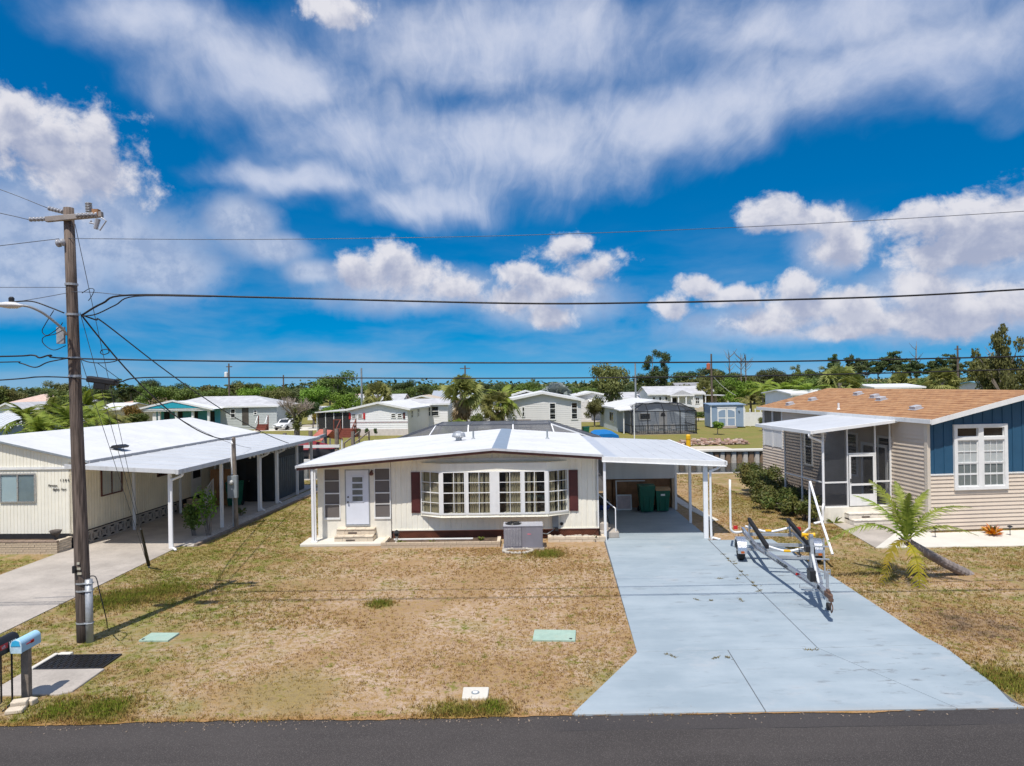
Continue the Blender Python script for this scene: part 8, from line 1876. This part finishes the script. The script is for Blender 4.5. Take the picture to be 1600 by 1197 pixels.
SABM = leaf_mat('fan_palm_leaf', (0.17, 0.19, 0.045), (0.36, 0.36, 0.12), 0.35)
SAB = [fan_palm(1, 0.6, SABM), fan_palm(2, 1.0, SABM), fan_palm(3, 0.3, SABM), fan_palm(4, 0.15, SABM)]
BISM = fan_palm(6, 0, LEAFS, 0.5); LOWP = fan_palm(5, 0, FROND, 0.35)
QUE = [feather_palm(1, FROND), feather_palm(2, FRONDO), feather_palm(3, FROND, 0.5, 20)]
plant_palm(SAB[0], 721, 582, 76, 'tall fan palm with a brown skirt left of centre beyond the pool cage', wpx=66)
t_ = plant_palm(SAB[1], 776, 606, 66, 'fan palm with a long hanging skirt of dead fronds right of the taller skirted palm', wpx=56)
q_ = plant_palm(QUE[0], 786, 596, 67, 'yellow green feather palm leaning over the long dead skirt', wpx=52)
plant_palm(SAB[2], 590, 594, 92, 'brownish fan palm behind the shuttered white house', wpx=36)
plant_palm(LOWP, 716, 628, 58, 'low wide green fan palm behind the pool cage', wpx=56)
plant_palm(BISM, 868, 590, 92, 'silvery grey fan palm behind the grey gabled house', wpx=52)
plant_palm(SAB[3], 1312, 566, 80, 'broad fan palm behind the left end of the tan shingle roof', wpx=54)
plant_palm(SAB[0], 1410, 577, 100, 'fan palm with a bare trunk behind the tan shingle roof', wpx=34)
plant_palm(SAB[1], 1472, 570, 92, 'shaggy fan palm behind the right part of the shingle roof', wpx=46)
plant_palm(SAB[2], 1100, 592, 112, 'dark fan palm beside the far pole with the orange drum', wpx=22)
plant_palm(QUE[1], 1172, 606, 88, 'rusty olive feather palm behind the white vinyl fence', wpx=56)
plant_palm(QUE[0], 1192, 588, 98, 'slender feather palm right of the garden shed', wpx=44)
plant_palm(QUE[2], 1228, 580, 84, 'tall bright feather palm left of the tan house roof', wpx=74)
plant_palm(QUE[0], 1262, 588, 78, 'bushy feather palm close behind the tan house roof', wpx=66)
for i, (px, top, d, w, lab) in enumerate([(40, 622, 55, 74, 'leftmost bushy feather palm behind the left white roof'), (80, 612, 57, 80, 'tallest feather palm behind the left white roof'), (112, 618, 53, 70, 'feather palm directly behind the timber pole'), (150, 622, 58, 70, 'feather palm right of the timber pole'), (178, 630, 62, 56, 'small feather palm right of the timber pole near the cream house'), (60, 634, 50, 66, 'low feather palm in front of the leftmost palms'), (132, 604, 72, 50, 'upright feather palm behind the timber pole')]):
    plant_palm(QUE[i % 3], px, top, d, lab, 'palms behind the left house', wpx=w)
# mid-distance trees one can tell apart
for a in [('oak', 953, 563, 95, 'big leafy olive green tree right of the grey gabled house', LEAFO, 78), ('casuarina', 1020, 547, 128, 'tall dark feathery tree left part behind the beige and white house', LEAFD, 26), ('casuarina', 1040, 549, 130, 'tall dark feathery tree right part behind the beige and white house', LEAFD, 26), ('broad', 1020, 572, 126, 'dark round tree at the foot of the tall feathery trees', LEAFD, 60),
          ('broad', 1060, 590, 122, 'pale olive tree behind the beige and white house', LEAFO, 60), ('broad', 525, 578, 118, 'large round tree behind the bare tree', LEAF, 66), ('oak', 490, 600, 104, 'yellow green tree right of the bare tree', LEAFB, 60), ('broad', 540, 602, 110, 'lime green tree behind the low white garage', LEAFB, 46), ('bush', 566, 618, 98, 'bright round green tree behind the shuttered house roof', LEAFB, 40), ('bush', 488, 622, 94, 'dark green bush beside the bare tree', LEAFD, 34),
          ('bush', 500, 640, 90, 'rusty red hedge bush right of the bare tree', LEAFR, 40), ('bush', 205, 626, 88, 'orange tipped bush left of the teal porch', LEAFR, 36), ('bush', 148, 632, 86, 'dark bush beside the cream house end', LEAFD, 26), ('bush', 160, 648, 82, 'small green bush in front of the cream house end', LEAF, 30), ('broad', 1158, 588, 105, 'bright green round tree behind the garden shed', LEAFB, 54), ('bush', 1120, 655, 72, 'yellow green bush on the lawn left of the garden shed', LEAFB, 26), ('bush', 1190, 648, 76, 'small bush at the end of the white vinyl fence', LEAFO, 22), ('broad', 928, 622, 88, 'small pale flowering tree right of the grey gabled house', LEAFO, 36),
          ('airy', 1566, 491, 70, 'tall airy tree rising above everything at the right edge', LEAFO, 78), ('broad', 1605, 535, 66, 'dense tree right of the tall airy tree', LEAFO, 60), ('oak', 1548, 545, 74, 'dense brownish green tree under the tall airy tree', LEAFO, 74), ('bush', 1368, 590, 112, 'wide dark green thicket behind the white flat roof', LEAF, 110), ('broad', 1340, 592, 120, 'dark tree behind the broad fan palm', LEAFD, 70), ('broad', 1285, 584, 125, 'green tree left of the broad fan palm', LEAF, 60), ('bush', 585, 672, 76, 'small clipped dark shrub below the shuttered house, right', LEAFD, 8), ('bush', 572, 671, 76, 'small clipped dark shrub below the shuttered house, middle', LEAFD, 8), ('bush', 560, 673, 76, 'small clipped dark shrub below the shuttered house, left', LEAFD, 9),
          ('broad', 255, 620, 120, 'grey green tree left of the teal porch roof', LEAFO, 44), ('broad', 290, 592, 140, 'round tree behind the teal porch roof', LEAF, 60), ('broad', 235, 598, 138, 'green tree behind the brown tile roof', LEAF, 50), ('bush', 915, 606, 110, 'orange brown bush behind the centre houses', LEAFR, 46)]:
    kind, px, top, d, lab, m, w = a; plant_tree(kind, px, top, d, lab, m, w)
for a in [('bush', 215, 640, 84, 'green hedge bush at the left end of the teal porch', LEAF, 44), ('broad', 100, 612, 100, 'green tree behind the leftmost feather palms', LEAF, 60), ('bush', 20, 640, 72, 'broad olive bush left of the feather palms', LEAFO, 50), ('broad', 330, 597, 150, 'broad green tree behind the pale shingle roof, left part', LEAF, 70), ('broad', 400, 600, 135, 'yellow green tree behind the pale shingle roof, right part', LEAFB, 60), ('oak', 430, 604, 120, 'olive tree between the pale shingle roof and the bare tree', LEAFO, 56),
          ('bush', 515, 632, 100, 'lime bush in front of the low white garage', LEAFB, 34), ('broad', 632, 604, 130, 'green tree behind the pale yellow house', LEAF, 46), ('broad', 660, 598, 150, 'dark tree behind the tan flat roof', LEAFD, 60), ('broad', 700, 600, 140, 'olive tree behind the blue grey roof', LEAFO, 50), ('oak', 760, 596, 120, 'dark green tree between the two skirted palms', LEAFD, 54), ('broad', 825, 598, 128, 'green tree behind the dark clerestory house', LEAF, 60), ('bush', 745, 640, 72, 'green bush between the pool cage palms', LEAF, 30), ('bush', 800, 626, 80, 'green bush at the left wall of the grey gabled house', LEAFB, 34),
          ('broad', 990, 596, 124, 'dark tree between the big leafy tree and the pale low house', LEAFD, 50), ('bush', 1090, 640, 96, 'small bush below the beige and white house', LEAF, 24), ('broad', 1130, 592, 118, 'leafy tree right of the far pole with the orange drum', LEAF, 56), ('broad', 1205, 600, 104, 'green tree behind the white vinyl fence', LEAF, 50), ('bush', 1215, 632, 86, 'olive bush at the left end of the tan shingle roof', LEAFO, 44), ('broad', 1440, 588, 118, 'green tree behind the right end of the white flat roof', LEAF, 60), ('broad', 1510, 582, 110, 'olive tree left of the brownish green tree', LEAFO, 56)]:
    kind, px, top, d, lab, m, w = a; plant_tree(kind, px, top, d, lab, m, w)
# bare tree by the parked car
bt_ = thing('bare_tree', 'half dead tree with pale bare twigs and a dark trunk beside the white car', 'tree', (at(462, 76), 76, 0))
pr = random.Random(2); tr_, tw = MB(), MB()
tr_.tube([(0, 0, -.1), (0.1, 0, 1.2), (-0.1, 0, 2.4)], [0.38, 0.30, 0.24], 8)
for k in range(9):
    a = k * 0.75; e = pr.uniform(0.5, 1.1); d = Vector((math.cos(a) * math.cos(e), math.sin(a) * math.cos(e), math.sin(e))); p = Vector((0, 0, 1.6 + 0.1 * k)); q = p + d * pr.uniform(1.3, 2.2); tr_.tube([p, p.lerp(q, .5) + Vector((0, 0, .15)), q], [0.13, 0.09, 0.05], 6)
    for j in range(16):
        d2 = (d + Vector((pr.uniform(-.9, .9), pr.uniform(-.9, .9), pr.uniform(0, 1)))).normalized(); s = p.lerp(q, pr.uniform(0.5, 1)); e2 = s + d2 * pr.uniform(0.6, 1.4); tw.tube([s, e2], [0.03, 0.01], 4)
        for l in range(3): d3 = (d2 + Vector((pr.uniform(-1, 1), pr.uniform(-1, 1), pr.uniform(-.3, 1)))).normalized(); tw.tube([s.lerp(e2, .6), s.lerp(e2, .6) + d3 * 0.6], [0.015, 0.006], 3)
tr_.build('trunk', BARK, bt_); tw.build('twigs', TWIG, bt_)
o = bpy.data.objects.new('foliage', leaf_mesh('foliage', leaf_quads(np.random.default_rng(3), [(-.7, 0, 2.6), (0.4, -.4, 2.2), (-.2, .3, 3.2), (0.9, 0, 2.9), (0.2, -.5, 1.5)], [(.6, .6, .6)] * 5, 900, 0.13, shell=0.2), LEAFO)); C.objects.link(o); o.parent = bt_
# flowering tree twigs, dead snags above the right tree line
for i, (px, top, d) in enumerate([(1140, 551, 150), (1158, 552, 150), (1166, 553, 152), (1432, 541, 150), (1560, 556, 85)]):
    t = thing('dead_snag', 'bare dead tree top against the sky, %s' % ['leftmost of the pair behind the far pole', 'middle one right of the far pole', 'right one of the cluster past the far pole', 'beside the pines in the right tree line', 'just left of the tall airy tree'][i], 'tree', (at(px, d), d, 0), i); h = zat(px, top, d); mb = MB(); mb.tube([(0, 0, 0), (0.1, 0, h * .6), (0, 0, h)], [.22, .14, .04], 6)
    for k in range(12): a = k * 2.1; z = h * pr.uniform(0.62, 0.95); q = Vector((math.cos(a), math.sin(a), 0.9)) * pr.uniform(.8, 1.8); mb.tube([(0, 0, z), Vector((0, 0, z)) + q * .6, Vector((0, 0, z)) + q + Vector((0, 0, .3))], [.07, .05, .02], 4)
    mb.build('trunk', BARK, t)
# the tree line: individuals in front, a wood behind that reads as one mass
rl = random.Random(21)
def line(n, x0, x1, tf, d0, d1, kinds, mats, label, group):
    for k in range(n):
        px = x0 + (x1 - x0) * (k + rl.uniform(0.1, 0.9)) / n; d = rl.uniform(d0, d1); kd = rl.choice(kinds); plant_tree(kd, px, tf(px) + rl.uniform(-9, 7), d, '%s %s from the left %s' % (ORD[k], {'broad': 'round tree', 'oak': 'spreading tree', 'pine': 'bare trunked pine', 'casuarina': 'slim tree', 'bush': 'low wide tree'}[kd], label), rl.choice(mats), {'broad': rl.uniform(34, 58), 'oak': rl.uniform(40, 66), 'pine': rl.uniform(28, 44), 'casuarina': rl.uniform(12, 20), 'bush': rl.uniform(40, 80)}[kd], group)
line(26, -60, 460, lambda x: 597 if x < 300 else 602, 150, 210, ['broad', 'oak', 'broad', 'pine', 'bush'], [LEAFD, LEAF, LEAFO, LEAFP], 'in the far line along the left horizon', 'left tree line')
line(22, 450, 950, lambda x: 599, 165, 230, ['broad', 'oak', 'bush', 'broad', 'pine'], [LEAFD, LEAF, LEAFP], 'in the far line along the centre horizon', 'centre tree line')
line(20, 1060, 1330, lambda x: 582 - (x - 1060) * 0.04, 140, 190, ['broad', 'oak', 'broad', 'casuarina'], [LEAFD, LEAF, LEAFO, LEAFP], 'in the line right of the tall feathery trees', 'right tree line')
line(16, 1300, 1560, lambda x: 552 + abs(x - 1390) * 0.04, 120, 150, ['pine'], [LEAFP, LEAFD], 'in the tall right tree line', 'pines in the right tree line')
line(14, 1280, 1640, lambda x: 592, 135, 175, ['broad', 'oak', 'bush'], [LEAFD, LEAF, LEAFO], 'in the row under the right pines', 'trees under the right pines')
rw = np.random.default_rng(9); cs, rs = [], []
for k in range(260):
    px = -250 + 2100 * k / 260; d = rw.uniform(215, 300); x = at(px, d); h = zat(px, (604 if px < 450 else 596 if px < 960 else 592 if px < 1280 else 591) + rw.uniform(-4, 5), d); cs.append((x, d, h * 0.45)); rs.append((rw.uniform(6, 10), 6, h * 0.55))
o = bpy.data.objects.new('distant_woods', leaf_mesh('distant_woods', leaf_quads(rw, cs, rs, 26000, 0.8, shell=0.6), LEAFD)); C.objects.link(o); tag(o, 'distant dark green woods along the horizon', 'woods', kind='stuff')
